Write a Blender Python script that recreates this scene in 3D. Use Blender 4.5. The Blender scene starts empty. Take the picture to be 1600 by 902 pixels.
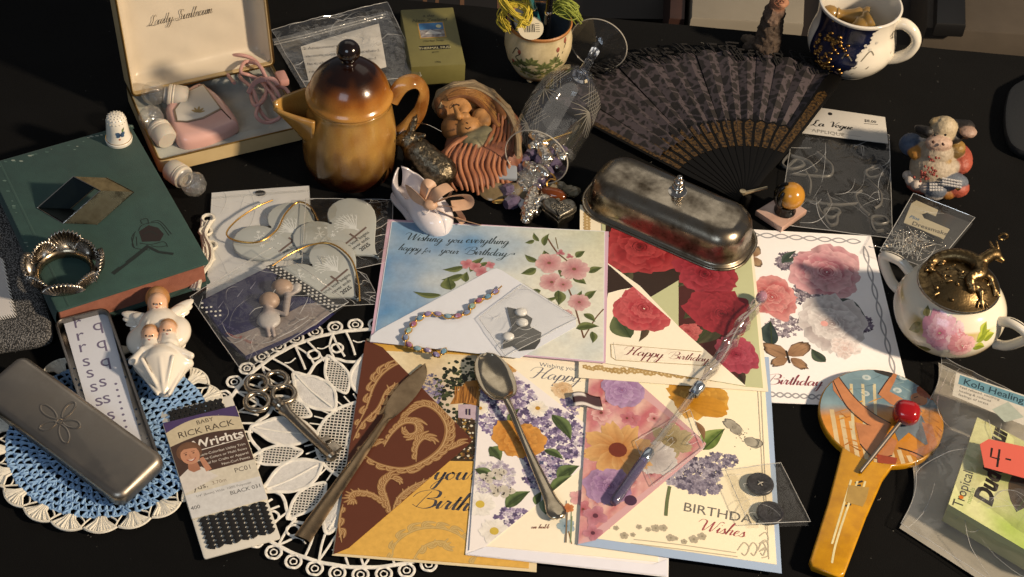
import bpy, bmesh, math, random
import numpy as np
from mathutils import Vector, Matrix, noise
random.seed(7)
PI = math.pi
scene = bpy.context.scene
COL = scene.collection

# ------------------------------------------------------------------ camera, light, exposure (all lengths in mm, MM turns them into metres)
MM = 0.001
FPX, PITCH, DIST, ROLL = 2600.0, math.radians(46), 1256.0, math.radians(4.5)
CAM = (0.0, -DIST * math.cos(PITCH), DIST * math.sin(PITCH))
cd = bpy.data.cameras.new('camera')
cd.sensor_width = 36.0
cd.lens = 36.0 * FPX / 1600.0
cd.clip_start, cd.clip_end = 0.05, 50.0
co = bpy.data.objects.new('camera', cd)
COL.objects.link(co)
co.matrix_world = (Matrix.Translation(Vector(CAM) * MM) @ Matrix.Rotation(PI / 2 - PITCH, 4, 'X') @ Matrix.Rotation(ROLL, 4, 'Z'))
scene.camera = co

w = bpy.data.worlds.new('World')
scene.world = w
w.use_nodes = True
w.node_tree.nodes['Background'].inputs[0].default_value = (0.88, 0.90, 1.0, 1)
w.node_tree.nodes['Background'].inputs[1].default_value = 0.11


def area(name, loc, target, size, size_y, power, color):
    l = bpy.data.lights.new(name, 'AREA')
    l.shape = 'RECTANGLE'
    l.size, l.size_y = size, size_y
    l.energy = power
    l.color = color
    o = bpy.data.objects.new(name, l)
    COL.objects.link(o)
    o.location = loc
    d = Vector(target) - Vector(loc)
    o.rotation_euler = d.to_track_quat('-Z', 'Y').to_euler()
    return o


# a warm low lamp on the right and a soft cool window behind the photographer
area('warm_lamp', (1.65, -0.62, 1.15), (0, 0, 0), 0.13, 0.13, 70, (1.0, 0.79, 0.56))
area('window_light', (-0.55, -1.9, 1.5), (0, 0, 0), 1.0, 0.8, 10, (0.72, 0.85, 1.0))

# added fill lamp in place of ceiling bounce, for the metal to mirror
area('reflection_fill', (0.1, 1.7, 1.9), (0, 0.1, 0), 3.0, 1.5, 9, (1.0, 0.90, 0.76))

vs = scene.view_settings
scene.display_settings.display_device = 'sRGB'
vs.view_transform = 'Standard'
vs.look = 'None'
vs.exposure = 0.0
vs.gamma = 1.0
vs.use_curve_mapping = False
scene.cycles.max_bounces = 10
scene.cycles.transparent_max_bounces = 24
scene.cycles.caustics_reflective = False
scene.cycles.caustics_refractive = False


# ------------------------------------------------------------------ photo plane helpers
def W(x, y, z=0.0):
    """point (mm) at height z on the line of sight of photo point x, y (1600 x 902)"""
    u0, v0 = (x - 800) / FPX, (451 - y) / FPX
    c, s = math.cos(ROLL), math.sin(ROLL)
    u, v = u0 * c - v0 * s, u0 * s + v0 * c
    dy, dz = math.cos(PITCH) + v * math.sin(PITCH), -math.sin(PITCH) + v * math.cos(PITCH)
    t = (z - CAM[2]) / dz
    return (CAM[0] + t * u, CAM[1] + t * dy, z)


def S(x, y, z=0.0):
    """photo pixels per mm there"""
    a = W(x, y, z)
    return FPX / ((a[1] - CAM[1]) * math.cos(PITCH) - (a[2] - CAM[2]) * math.sin(PITCH))


def lin(c):
    if isinstance(c, str):
        c = c.lstrip('#')
        c = [int(c[i:i + 2], 16) / 255 for i in (0, 2, 4)]
    return tuple(x / 12.92 if x <= 0.04045 else ((x + 0.055) / 1.055) ** 2.4 for x in c)


def mixc(a, b, t):
    t = max(0.0, min(1.0, t))
    return tuple(a[i] + (b[i] - a[i]) * t for i in range(3))


# ------------------------------------------------------------------ geometry
class G:
    def __init__(s, v=None, f=None, c=None):
        s.v = [tuple(p) for p in v] if v is not None else []
        s.f = [tuple(q) for q in f] if f is not None else []
        s.c = list(c) if c is not None else [(0.5, 0.5, 0.5)] * len(s.v)

    def add(s, o):
        n = len(s.v)
        s.v += o.v
        s.f += [tuple(i + n for i in q) for q in o.f]
        s.c += o.c
        return s

    def map(s, fn):
        s.v = [tuple(fn(p)) for p in s.v]
        return s

    def t(s, x=0, y=0, z=0):
        if not isinstance(x, (int, float)):
            x, y, z = x
        return s.map(lambda p: (p[0] + x, p[1] + y, p[2] + z))

    def s_(s, x, y=None, z=None):
        y = x if y is None else y
        z = x if z is None else z
        return s.map(lambda p: (p[0] * x, p[1] * y, p[2] * z))

    def r(s, ax, deg):
        m = Matrix.Rotation(math.radians(deg), 3, ax)
        return s.map(lambda p: m @ Vector(p))

    def to(s, a, b):
        """aim +z of this shape from a towards b and move its origin to a"""
        q = (Vector(b) - Vector(a)).to_track_quat('Z', 'Y').to_matrix()
        a = Vector(a)
        return s.map(lambda p: q @ Vector(p) + a)

    def col(s, c):
        if callable(c):
            s.c = [c(p) for p in s.v]
        else:
            c = lin(c)
            s.c = [c] * len(s.v)
        return s

    def cp(s):
        return G(s.v, s.f, s.c)


def cat(gs):
    r = G()
    for g in gs:
        r.add(g)
    return r


def surf(rows, cu=False, cv=False):
    """rows of points -> quads; cu closes along a row, cv closes row to row"""
    n, m = len(rows), len(rows[0])
    v = [p for r in rows for p in r]
    f = []
    for i in range(n if cv else n - 1):
        for j in range(m if cu else m - 1):
            a, b = i * m + j, i * m + (j + 1) % m
            c, d = ((i + 1) % n) * m + (j + 1) % m, ((i + 1) % n) * m + j
            f.append((a, b, c, d))
    return G(v, f)


def lathe(prof, n=40, a0=0, a1=360):
    full = abs(a1 - a0) >= 360
    k = n if full else n + 1
    rows = [[(r * math.cos(math.radians(a0 + (a1 - a0) * j / n)), r * math.sin(math.radians(a0 + (a1 - a0) * j / n)), z) for j in range(k)] for r, z in prof]
    return surf(rows, cu=full)


def spline(pts, n=8, closed=False):
    P = [np.array(p, float) for p in pts]
    m = len(P)
    out = []
    for i in range(m if closed else m - 1):
        if closed:
            a, b, c, d = P[i - 1], P[i], P[(i + 1) % m], P[(i + 2) % m]
        else:
            a, b, c, d = P[max(i - 1, 0)], P[i], P[i + 1], P[min(i + 2, m - 1)]
        for k in range(n):
            t = k / n
            out.append(tuple(0.5 * (2 * b + (c - a) * t + (2 * a - 5 * b + 4 * c - d) * t * t + (3 * b - a - 3 * c + d) * t ** 3)))
    if not closed:
        out.append(tuple(P[-1]))
    return out


def tube(path, r, n=8, closed=False, flat=1.0, up=None):
    P = [Vector(p) for p in path]
    m = len(P)
    rr = r if isinstance(r, (list, tuple)) else [r] * m
    rows = []
    nrm = None
    for i in range(m):
        if closed:
            d = P[(i + 1) % m] - P[i - 1]
        else:
            d = P[min(i + 1, m - 1)] - P[max(i - 1, 0)]
        if d.length < 1e-9:
            d = Vector((0, 0, 1))
        d.normalize()
        if up is not None:
            nrm = Vector(up) - d * d.dot(Vector(up))
        elif nrm is None:
            nrm = d.orthogonal()
        else:
            nrm = nrm - d * d.dot(nrm)
        if nrm.length < 1e-6:
            nrm = d.orthogonal()
        nrm.normalize()
        b = d.cross(nrm)
        rows.append([tuple(P[i] + nrm * (rr[i] * flat * math.cos(2 * PI * j / n)) + b * (rr[i] * math.sin(2 * PI * j / n))) for j in range(n)])
    g = surf(rows, cu=True, cv=closed)
    if not closed:
        g.f.append(tuple(range(n))[::-1])
        g.f.append(tuple((m - 1) * n + j for j in range(n)))
    return g


def ball(r, n=16, m=10, c=(0, 0, 0), sc=(1, 1, 1)):
    rows = []
    for i in range(m + 1):
        a = PI * (i / m - 0.5)
        rr = max(math.cos(a), 1e-4)
        rows.append([(c[0] + r * sc[0] * rr * math.cos(2 * PI * j / n), c[1] + r * sc[1] * rr * math.sin(2 * PI * j / n), c[2] + r * sc[2] * math.sin(a)) for j in range(n)])
    return surf(rows, cu=True)


def gem(r, h, n=8, k=0.6):
    """faceted bead standing on z"""
    return lathe([(0.01, -h / 2), (r * k, -h / 2), (r, -h * 0.15), (r, h * 0.15), (r * k, h / 2), (0.01, h / 2)], n)


def rrect(wd, h, r, n=4, cx=0, cy=0):
    r = min(r, wd / 2, h / 2)
    o = []
    for (sx, sy, a) in ((1, -1, -90), (1, 1, 0), (-1, 1, 90), (-1, -1, 180)):
        for i in range(n + 1):
            t = math.radians(a + 90 * i / n)
            o.append((cx + sx * (wd / 2 - r) + r * math.cos(t), cy + sy * (h / 2 - r) + r * math.sin(t)))
    return o


def inset(o, d):
    n = len(o)
    area2 = sum(o[i][0] * o[(i + 1) % n][1] - o[(i + 1) % n][0] * o[i][1] for i in range(n))
    sg = 1 if area2 > 0 else -1
    res = []
    for i in range(n):
        a, b, c = o[i - 1], o[i], o[(i + 1) % n]
        e1, e2 = (b[0] - a[0], b[1] - a[1]), (c[0] - b[0], c[1] - b[1])
        l1, l2 = math.hypot(*e1) or 1, math.hypot(*e2) or 1
        nx, ny = -(e1[1] / l1 + e2[1] / l2) * sg, (e1[0] / l1 + e2[0] / l2) * sg
        q = nx * nx + ny * ny
        k = 2 / q if q > 0.3 else 2 / 0.3
        res.append((b[0] + nx * d * k / 1, b[1] + ny * d * k / 1) if q > 1e-6 else b)
    return res


def slab(o, z0, z1, bev=0.0, nb=2):
    """solid of a 2-D outline between two heights with rounded rims"""
    if bev > 0:
        rows = []
        for i in range(nb + 1):
            t = PI / 2 * i / nb
            rows.append([(p[0], p[1], z0 + bev - bev * math.cos(t)) for p in inset(o, bev * (1 - math.sin(t)))])
        for i in range(nb + 1):
            t = PI / 2 * i / nb
            rows.append([(p[0], p[1], z1 - bev + bev * math.sin(t)) for p in inset(o, bev * (1 - math.cos(t)))])
    else:
        rows = [[(p[0], p[1], z0) for p in o], [(p[0], p[1], z1) for p in o]]
    g = surf(rows, cu=True)
    n = len(o)
    g.f.append(tuple(range(n))[::-1])
    g.f.append(tuple((len(rows) - 1) * n + j for j in range(n)))
    return g


def box(sx, sy, sz, bev=0.0):
    return slab([(sx / 2, -sy / 2), (sx / 2, sy / 2), (-sx / 2, sy / 2), (-sx / 2, -sy / 2)] if bev == 0 else rrect(sx, sy, bev, 3), 0, sz, bev)


def nz(p, s, k=0.0):
    return noise.noise(Vector((p[0] * s + k, p[1] * s - k, p[2] * s + 3 * k)))


def film(corners, nx=14, ny=14, z=0.5, amp=1.0, sc=0.05, seed=0.0):
    """wavy sheet over four floor points bl, br, tr, tl"""
    a, b, c, d = [np.array(p, float) for p in corners]
    rows = []
    for j in range(ny + 1):
        v = j / ny
        row = []
        for i in range(nx + 1):
            u = i / nx
            p = (a * (1 - u) + b * u) * (1 - v) + (d * (1 - u) + c * u) * v
            e = min(1.0, 6 * min(u, 1 - u) + 0.25) * min(1.0, 6 * min(v, 1 - v) + 0.25)
            row.append((p[0], p[1], p[2] + z + e * amp * (0.5 + noise.noise(Vector((p[0] * sc + seed, p[1] * sc * 1.3, seed))) + 0.9 * (0.4 - abs(noise.noise(Vector((p[0] * sc * 1.7 + p[1] * sc, p[1] * sc * 1.1 + seed, 1 + seed))))) + 0.4 * (0.3 - abs(noise.noise(Vector((p[0] * sc * 4.1, p[1] * sc * 3.3 + seed, 5 + seed))))))))
        rows.append(row)
    return surf(rows)


def creases(g, nx, ny, n, seed=1):
    """sharp fold lines and the cut edge of a film() sheet"""
    rnd = random.Random(seed)

    def at(u, v):
        x, y = min(nx, max(0.0, u * nx)), min(ny, max(0.0, v * ny))
        i, j = min(int(x), nx - 1), min(int(y), ny - 1)
        fx, fy = x - i, y - j
        q = [np.array(g.v[b * (nx + 1) + a]) for a, b in ((i, j), (i + 1, j), (i, j + 1), (i + 1, j + 1))]
        return tuple((q[0] * (1 - fx) + q[1] * fx) * (1 - fy) + (q[2] * (1 - fx) + q[3] * fx) * fy)
    r = G()
    for _ in range(n):
        u, v, a = rnd.random(), rnd.random(), rnd.random() * 6.28
        l = rnd.uniform(.10, .45)
        k = 9
        bow = rnd.uniform(-.08, .08)
        pts = [at(u + l * (i / k - .5) * math.cos(a) - bow * math.sin(PI * i / k) * math.sin(a), v + l * (i / k - .5) * math.sin(a) + bow * math.sin(PI * i / k) * math.cos(a)) for i in range(k + 1)]
        pts = [p for i, p in enumerate(pts) if i == 0 or p != pts[i - 1]]
        if len(pts) > 1:
            rr = rnd.uniform(.06, .26)
            m = len(pts)
            r.add(tube([(p[0], p[1], p[2] + .12) for p in pts], [rr * (.25 + .75 * math.sin(PI * (i + .5) / m)) for i in range(m)], 4))
    ed = [at(i / nx, 0) for i in range(nx + 1)] + [at(1, j / ny) for j in range(1, ny + 1)] + [at(1 - i / nx, 1) for i in range(1, nx + 1)] + [at(0, 1 - j / ny) for j in range(1, ny)]
    return r, tube(ed, .28, 4, True)


def strip(pts, wd, z=0.0):
    """flat ribbon lying on the plane z; wd number or list"""
    n = len(pts)
    ww = wd if isinstance(wd, (list, tuple)) else [wd] * n
    v = []
    for i in range(n):
        a, b = pts[max(i - 1, 0)], pts[min(i + 1, n - 1)]
        dx, dy = b[0] - a[0], b[1] - a[1]
        l = math.hypot(dx, dy) or 1
        nx, ny = -dy / l * ww[i] / 2, dx / l * ww[i] / 2
        zz = pts[i][2] if len(pts[i]) > 2 else z
        v += [(pts[i][0] + nx, pts[i][1] + ny, zz), (pts[i][0] - nx, pts[i][1] - ny, zz)]
    return G(v, [(2 * i, 2 * i + 1, 2 * i + 3, 2 * i + 2) for i in range(n - 1)])


# ------------------------------------------------------------------ smooth sculpting: blended balls and capsules meshed by surface nets
def E(c, r, col, k=None, rot=None):
    return ('e', np.array(c, float), np.array(r if not isinstance(r, (int, float)) else (r, r, r), float), lin(col), k, rot)


def K(a, b, ra, rb, col, k=None):
    return ('c', np.array(a, float), np.array(b, float), (ra, rb), lin(col), k)


def sculpt(prims, h=1.2, k=2.0, soft=0.6, floor=None):
    lo, hi = np.full(3, 1e9), np.full(3, -1e9)
    for p in prims:
        if p[0] == 'e':
            m = p[2].max()
            lo, hi = np.minimum(lo, p[1] - m), np.maximum(hi, p[1] + m)
        else:
            m = max(p[3])
            lo, hi = np.minimum(lo, np.minimum(p[1], p[2]) - m), np.maximum(hi, np.maximum(p[1], p[2]) + m)
    lo -= 3 * h
    hi += 3 * h
    n = np.ceil((hi - lo) / h).astype(int) + 1
    gx, gy, gz = [lo[i] + h * np.arange(n[i]) for i in range(3)]

    def dist(p, X, Y, Z):
        if p[0] == 'e':
            q = np.stack([X - p[1][0], Y - p[1][1], Z - p[1][2]], -1)
            if p[5] is not None:
                q = q @ np.array(p[5].to_matrix() if hasattr(p[5], 'to_matrix') else p[5])
            l = np.sqrt(((q / p[2]) ** 2).sum(-1)) + 1e-9
            l2 = np.sqrt(((q / p[2] ** 2) ** 2).sum(-1)) + 1e-9
            return l * (l - 1) / l2
        a, b = p[1], p[2]
        ba = b - a
        q = np.stack([X - a[0], Y - a[1], Z - a[2]], -1)
        t = np.clip((q @ ba) / max(float(ba @ ba), 1e-9), 0, 1)
        return np.sqrt(((q - t[..., None] * ba) ** 2).sum(-1)) - (p[3][0] + (p[3][1] - p[3][0]) * t)

    D = np.full(tuple(n), 50.0)
    for p in prims:      # each shape only touches the cells near it
        kk = (p[4] if p[0] == 'e' else p[5])
        kk = k if kk is None else kk
        if p[0] == 'e':
            m = np.full(3, p[2].max())
            b0, b1 = p[1] - m, p[1] + m
        else:
            m = max(p[3])
            b0, b1 = np.minimum(p[1], p[2]) - m, np.maximum(p[1], p[2]) + m
        mg = kk + 3 * h
        i0 = np.maximum(np.floor((b0 - mg - lo) / h).astype(int), 0)
        i1 = np.minimum(np.ceil((b1 + mg - lo) / h).astype(int) + 1, n)
        sl_ = tuple(slice(i0[q], i1[q]) for q in range(3))
        X, Y, Z = np.meshgrid(gx[sl_[0]], gy[sl_[1]], gz[sl_[2]], indexing='ij')
        d, Db = dist(p, X, Y, Z), D[sl_]
        if kk <= 0:
            D[sl_] = np.minimum(Db, d)
        else:
            hh = np.maximum(kk - np.abs(Db - d), 0) / kk
            D[sl_] = np.minimum(Db, d) - hh * hh * kk * 0.25
    if floor is not None:
        D = np.maximum(D, (floor - gz)[None, None, :])
    inside = D < 0
    idx = np.full(D.shape, -1, int)
    acc = np.zeros((n[0] - 1, n[1] - 1, n[2] - 1, 3))
    cnt = np.zeros((n[0] - 1, n[1] - 1, n[2] - 1))
    cor = [(i, j, l) for i in (0, 1) for j in (0, 1) for l in (0, 1)]
    sl = lambda c: tuple(slice(c[i], n[i] - 1 + c[i]) for i in range(3))
    for ca in cor:
        for ax in range(3):
            if ca[ax]:
                continue
            cb = list(ca)
            cb[ax] = 1
            da, db = D[sl(ca)], D[sl(cb)]
            m = (da < 0) != (db < 0)
            t = np.where(m, da / np.where(m, da - db, 1), 0)
            for q in range(3):
                acc[..., q] += np.where(m, ca[q] + (t if q == ax else 0), 0)
            cnt += m
    cell = cnt > 0
    ids = np.full(cell.shape, -1, int)
    ids[cell] = np.arange(cell.sum())
    ii = np.argwhere(cell)
    V = lo + h * (ii + acc[cell] / cnt[cell][:, None])
    F = []
    for ax in range(3):
        a0 = [slice(None)] * 3
        a1 = [slice(None)] * 3
        a0[ax], a1[ax] = slice(0, -1), slice(1, None)
        ch = inside[tuple(a0)] != inside[tuple(a1)]
        o1, o2 = [i for i in range(3) if i != ax]
        e = np.argwhere(ch)
        e = e[(e[:, o1] > 0) & (e[:, o2] > 0) & (e[:, o1] < n[o1] - 1) & (e[:, o2] < n[o2] - 1)]
        q = []
        for (u, v_) in ((1, 1), (0, 1), (0, 0), (1, 0)):
            c_ = e.copy()
            c_[:, o1] -= u
            c_[:, o2] -= v_
            q.append(ids[c_[:, 0], c_[:, 1], c_[:, 2]])
        q = np.stack(q, 1)
        sgn = inside[e[:, 0], e[:, 1], e[:, 2]]
        if ax == 1:
            sgn = ~sgn
        q[~sgn] = q[~sgn][:, ::-1]
        F += [tuple(int(t) for t in r_) for r_ in q[(q >= 0).all(1)]]
    wsum = np.zeros(len(V))
    C = np.zeros((len(V), 3))
    dd = np.stack([dist(p, V[:, 0], V[:, 1], V[:, 2]) for p in prims], 0)
    mn = dd.min(0)
    for i, p in enumerate(prims):
        cc = np.array(p[3] if p[0] == 'e' else p[4])
        wt = np.exp(-(dd[i] - mn) / soft)
        wsum += wt
        C += wt[:, None] * cc
    C /= wsum[:, None]
    return G([tuple(p) for p in V], F, [tuple(c) for c in C])


# ------------------------------------------------------------------ materials
MATS = {}


def mat(name, col='vc', rough=0.5, metal=0.0, var=0.0, vs=200.0, bump=0.0, bs=600.0, trans=0.0, ior=1.45, coat=0.0, spec=0.5, sheen=0.0, col2=None, detail=4.0, rvar=0.0, aniso=None, sss=0.0):
    """principled surface; col 'vc' reads the printed / glazed colour stored on the mesh; var noise-mixes to col2; scales are per metre"""
    if name in MATS:
        return MATS[name]
    m = bpy.data.materials.new(name)
    m.use_nodes = True
    nt = m.node_tree
    b = nt.nodes['Principled BSDF']
    N, L = nt.nodes.new, nt.links.new
    tc = N('ShaderNodeTexCoord')
    src = None
    if col == 'vc':
        at = N('ShaderNodeAttribute')
        at.attribute_name = 'Col'
        src = at.outputs['Color']
    else:
        c = lin(col)
        b.inputs['Base Color'].default_value = (*c, 1)
    nzv = None
    if var > 0 or rvar > 0:
        t = N('ShaderNodeTexNoise')
        t.inputs['Scale'].default_value = vs
        t.inputs['Detail'].default_value = detail
        t.inputs['Roughness'].default_value = 0.62
        L(tc.outputs['Object'], t.inputs['Vector'])
        rp = N('ShaderNodeMapRange')
        rp.inputs['From Min'].default_value = 0.32
        rp.inputs['From Max'].default_value = 0.68
        L(t.outputs['Fac'], rp.inputs['Value'])
        nzv = rp.outputs['Result']
    if var > 0:
        mx = N('ShaderNodeMix')
        mx.data_type = 'RGBA'
        ml = N('ShaderNodeMath')
        ml.operation = 'MULTIPLY'
        ml.inputs[1].default_value = var
        L(nzv, ml.inputs[0])
        L(ml.outputs[0], mx.inputs[0])
        if src is not None:
            L(src, mx.inputs[6])
        else:
            mx.inputs[6].default_value = (*lin(col), 1)
        if col2 is not None:
            mx.inputs[7].default_value = (*lin(col2), 1)
        elif src is not None:
            dk = N('ShaderNodeMix')
            dk.data_type = 'RGBA'
            dk.blend_type = 'MULTIPLY'
            dk.inputs[0].default_value = 1
            L(src, dk.inputs[6])
            dk.inputs[7].default_value = (0.45, 0.42, 0.40, 1)
            L(dk.outputs[2], mx.inputs[7])
        else:
            mx.inputs[7].default_value = (*[x * 0.45 for x in lin(col)], 1)
        src = mx.outputs[2]
    if src is not None:
        L(src, b.inputs['Base Color'])
    b.inputs['Roughness'].default_value = rough
    if rvar > 0:
        r2 = N('ShaderNodeMapRange')
        r2.inputs['To Min'].default_value = max(0.02, rough - rvar)
        r2.inputs['To Max'].default_value = min(1, rough + rvar)
        L(nzv, r2.inputs['Value'])
        L(r2.outputs['Result'], b.inputs['Roughness'])
    b.inputs['Metallic'].default_value = metal
    b.inputs['IOR'].default_value = ior
    b.inputs['Transmission Weight'].default_value = trans
    b.inputs['Coat Weight'].default_value = coat
    b.inputs['Coat Roughness'].default_value = 0.06
    b.inputs['Specular IOR Level'].default_value = spec
    b.inputs['Sheen Weight'].default_value = sheen
    if sss > 0:
        b.inputs['Subsurface Weight'].default_value = sss
        b.inputs['Subsurface Scale'].default_value = 0.002
    if bump > 0:
        t = N('ShaderNodeTexNoise')
        t.inputs['Scale'].default_value = bs
        t.inputs['Detail'].default_value = 5
        L(tc.outputs['Object'], t.inputs['Vector'])
        bp = N('ShaderNodeBump')
        bp.inputs['Strength'].default_value = bump
        bp.inputs['Distance'].default_value = 0.0008
        L(t.outputs['Fac'], bp.inputs['Height'])
        L(bp.outputs['Normal'], b.inputs['Normal'])
    MATS[name] = m
    return m


def film_mat(name, tint='fbfbfa', haze=0.08, gloss=0.16, rough=0.12, bs=90.0, bump=0.5):
    """thin clear plastic: see-through, a little milky, glossy at a slant"""
    m = bpy.data.materials.new(name)
    m.use_nodes = True
    nt = m.node_tree
    nt.nodes.clear()
    N, L = nt.nodes.new, nt.links.new
    out = N('ShaderNodeOutputMaterial')
    tr = N('ShaderNodeBsdfTransparent')
    tr.inputs[0].default_value = (*lin(tint), 1)
    df = N('ShaderNodeBsdfDiffuse')
    df.inputs[0].default_value = (0.8, 0.8, 0.78, 1)
    gl = N('ShaderNodeBsdfGlossy')
    gl.inputs['Roughness'].default_value = rough
    gl.inputs[0].default_value = (0.95, 0.95, 0.95, 1)
    lw = N('ShaderNodeLayerWeight')
    lw.inputs[0].default_value = 0.5
    tc = N('ShaderNodeTexCoord')
    t = N('ShaderNodeTexNoise')
    t.inputs['Scale'].default_value = bs
    t.inputs['Detail'].default_value = 3
    t.inputs['Distortion'].default_value = 0.8
    L(tc.outputs['Object'], t.inputs['Vector'])
    bp = N('ShaderNodeBump')
    bp.inputs['Strength'].default_value = bump
    bp.inputs['Distance'].default_value = 0.004
    L(t.outputs['Fac'], bp.inputs['Height'])
    L(bp.outputs['Normal'], gl.inputs['Normal'])
    m1 = N('ShaderNodeMixShader')
    m1.inputs[0].default_value = haze
    L(tr.outputs[0], m1.inputs[1])
    L(df.outputs[0], m1.inputs[2])
    mu = N('ShaderNodeMath')
    pw = N('ShaderNodeMath')
    pw.operation = 'POWER'
    pw.inputs[1].default_value = 3.0
    mu.operation = 'MULTIPLY_ADD'
    mu.inputs[1].default_value = 0.4
    mu.inputs[2].default_value = gloss * 0.11
    L(lw.outputs['Facing'], pw.inputs[0])
    L(pw.outputs[0], mu.inputs[0])
    m2 = N('ShaderNodeMixShader')
    L(mu.outputs[0], m2.inputs[0])
    L(m1.outputs[0], m2.inputs[1])
    L(gl.outputs[0], m2.inputs[2])
    L(m2.outputs[0], out.inputs[0])
    MATS[name] = m
    return m


# ------------------------------------------------------------------ objects
def mesh(name, g, smooth=40):
    me = bpy.data.meshes.new(name)
    me.from_pydata([(p[0] * MM, p[1] * MM, p[2] * MM) for p in g.v], [], g.f)
    a = me.color_attributes.new('Col', 'FLOAT_COLOR', 'POINT')
    buf = np.ones((len(g.v), 4), 'f')
    if g.v:
        buf[:, :3] = np.array(g.c, 'f')
        a.data.foreach_set('color', buf.ravel())
    if smooth:
        me.shade_smooth()
        me.set_sharp_from_angle(angle=math.radians(smooth))
    me.update()
    return me


def thing(name, label, cat_, loc=(0, 0, 0), rz=0.0, group=None):
    o = bpy.data.objects.new(name, None)
    COL.objects.link(o)
    o.empty_display_size = 0.01
    o.location = (loc[0] * MM, loc[1] * MM, loc[2] * MM)
    o.rotation_euler = (0, 0, math.radians(rz))
    o['label'] = label
    o['category'] = cat_
    if group:
        o['group'] = group
    return o


def part(name, g, m, parent=None, smooth=40, world=False, label=None):
    """one mesh object; world=True: g is given in room coordinates"""
    if world and parent is not None:
        q = parent
        mt = Matrix.Identity(4)
        while q is not None:
            mt = (Matrix.Translation(q.location) @ q.rotation_euler.to_matrix().to_4x4()) @ mt
            q = q.parent
        inv = mt.inverted()
        g = g.cp().map(lambda p: (inv @ (Vector(p) * MM)) / MM)
    o = bpy.data.objects.new(name, mesh(name, g, smooth))
    o.data.materials.append(m)
    COL.objects.link(o)
    o.parent = parent
    if label:
        o['label'] = label
    return o


def tag(o, label, cat_, group=None):
    o['label'] = label
    o['category'] = cat_
    if group:
        o['group'] = group
    return o


def struct(o):
    o['kind'] = 'structure'
    return o


def fit(c, z=0.0):
    """rectangle bl, br, tr, tl given in the photo -> centre, angle, width, height on the plane z"""
    a, b, cc, d = [np.array(W(p[0], p[1], z)[:2]) for p in c]
    ct = (a + b + cc + d) / 4
    ux = (b - a) + (cc - d)
    ang = math.degrees(math.atan2(ux[1], ux[0]))
    wd = (np.linalg.norm(b - a) + np.linalg.norm(cc - d)) / 2
    h = (np.linalg.norm(d - a) + np.linalg.norm(cc - b)) / 2
    return (float(ct[0]), float(ct[1]), z), ang, float(wd), float(h)


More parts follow.
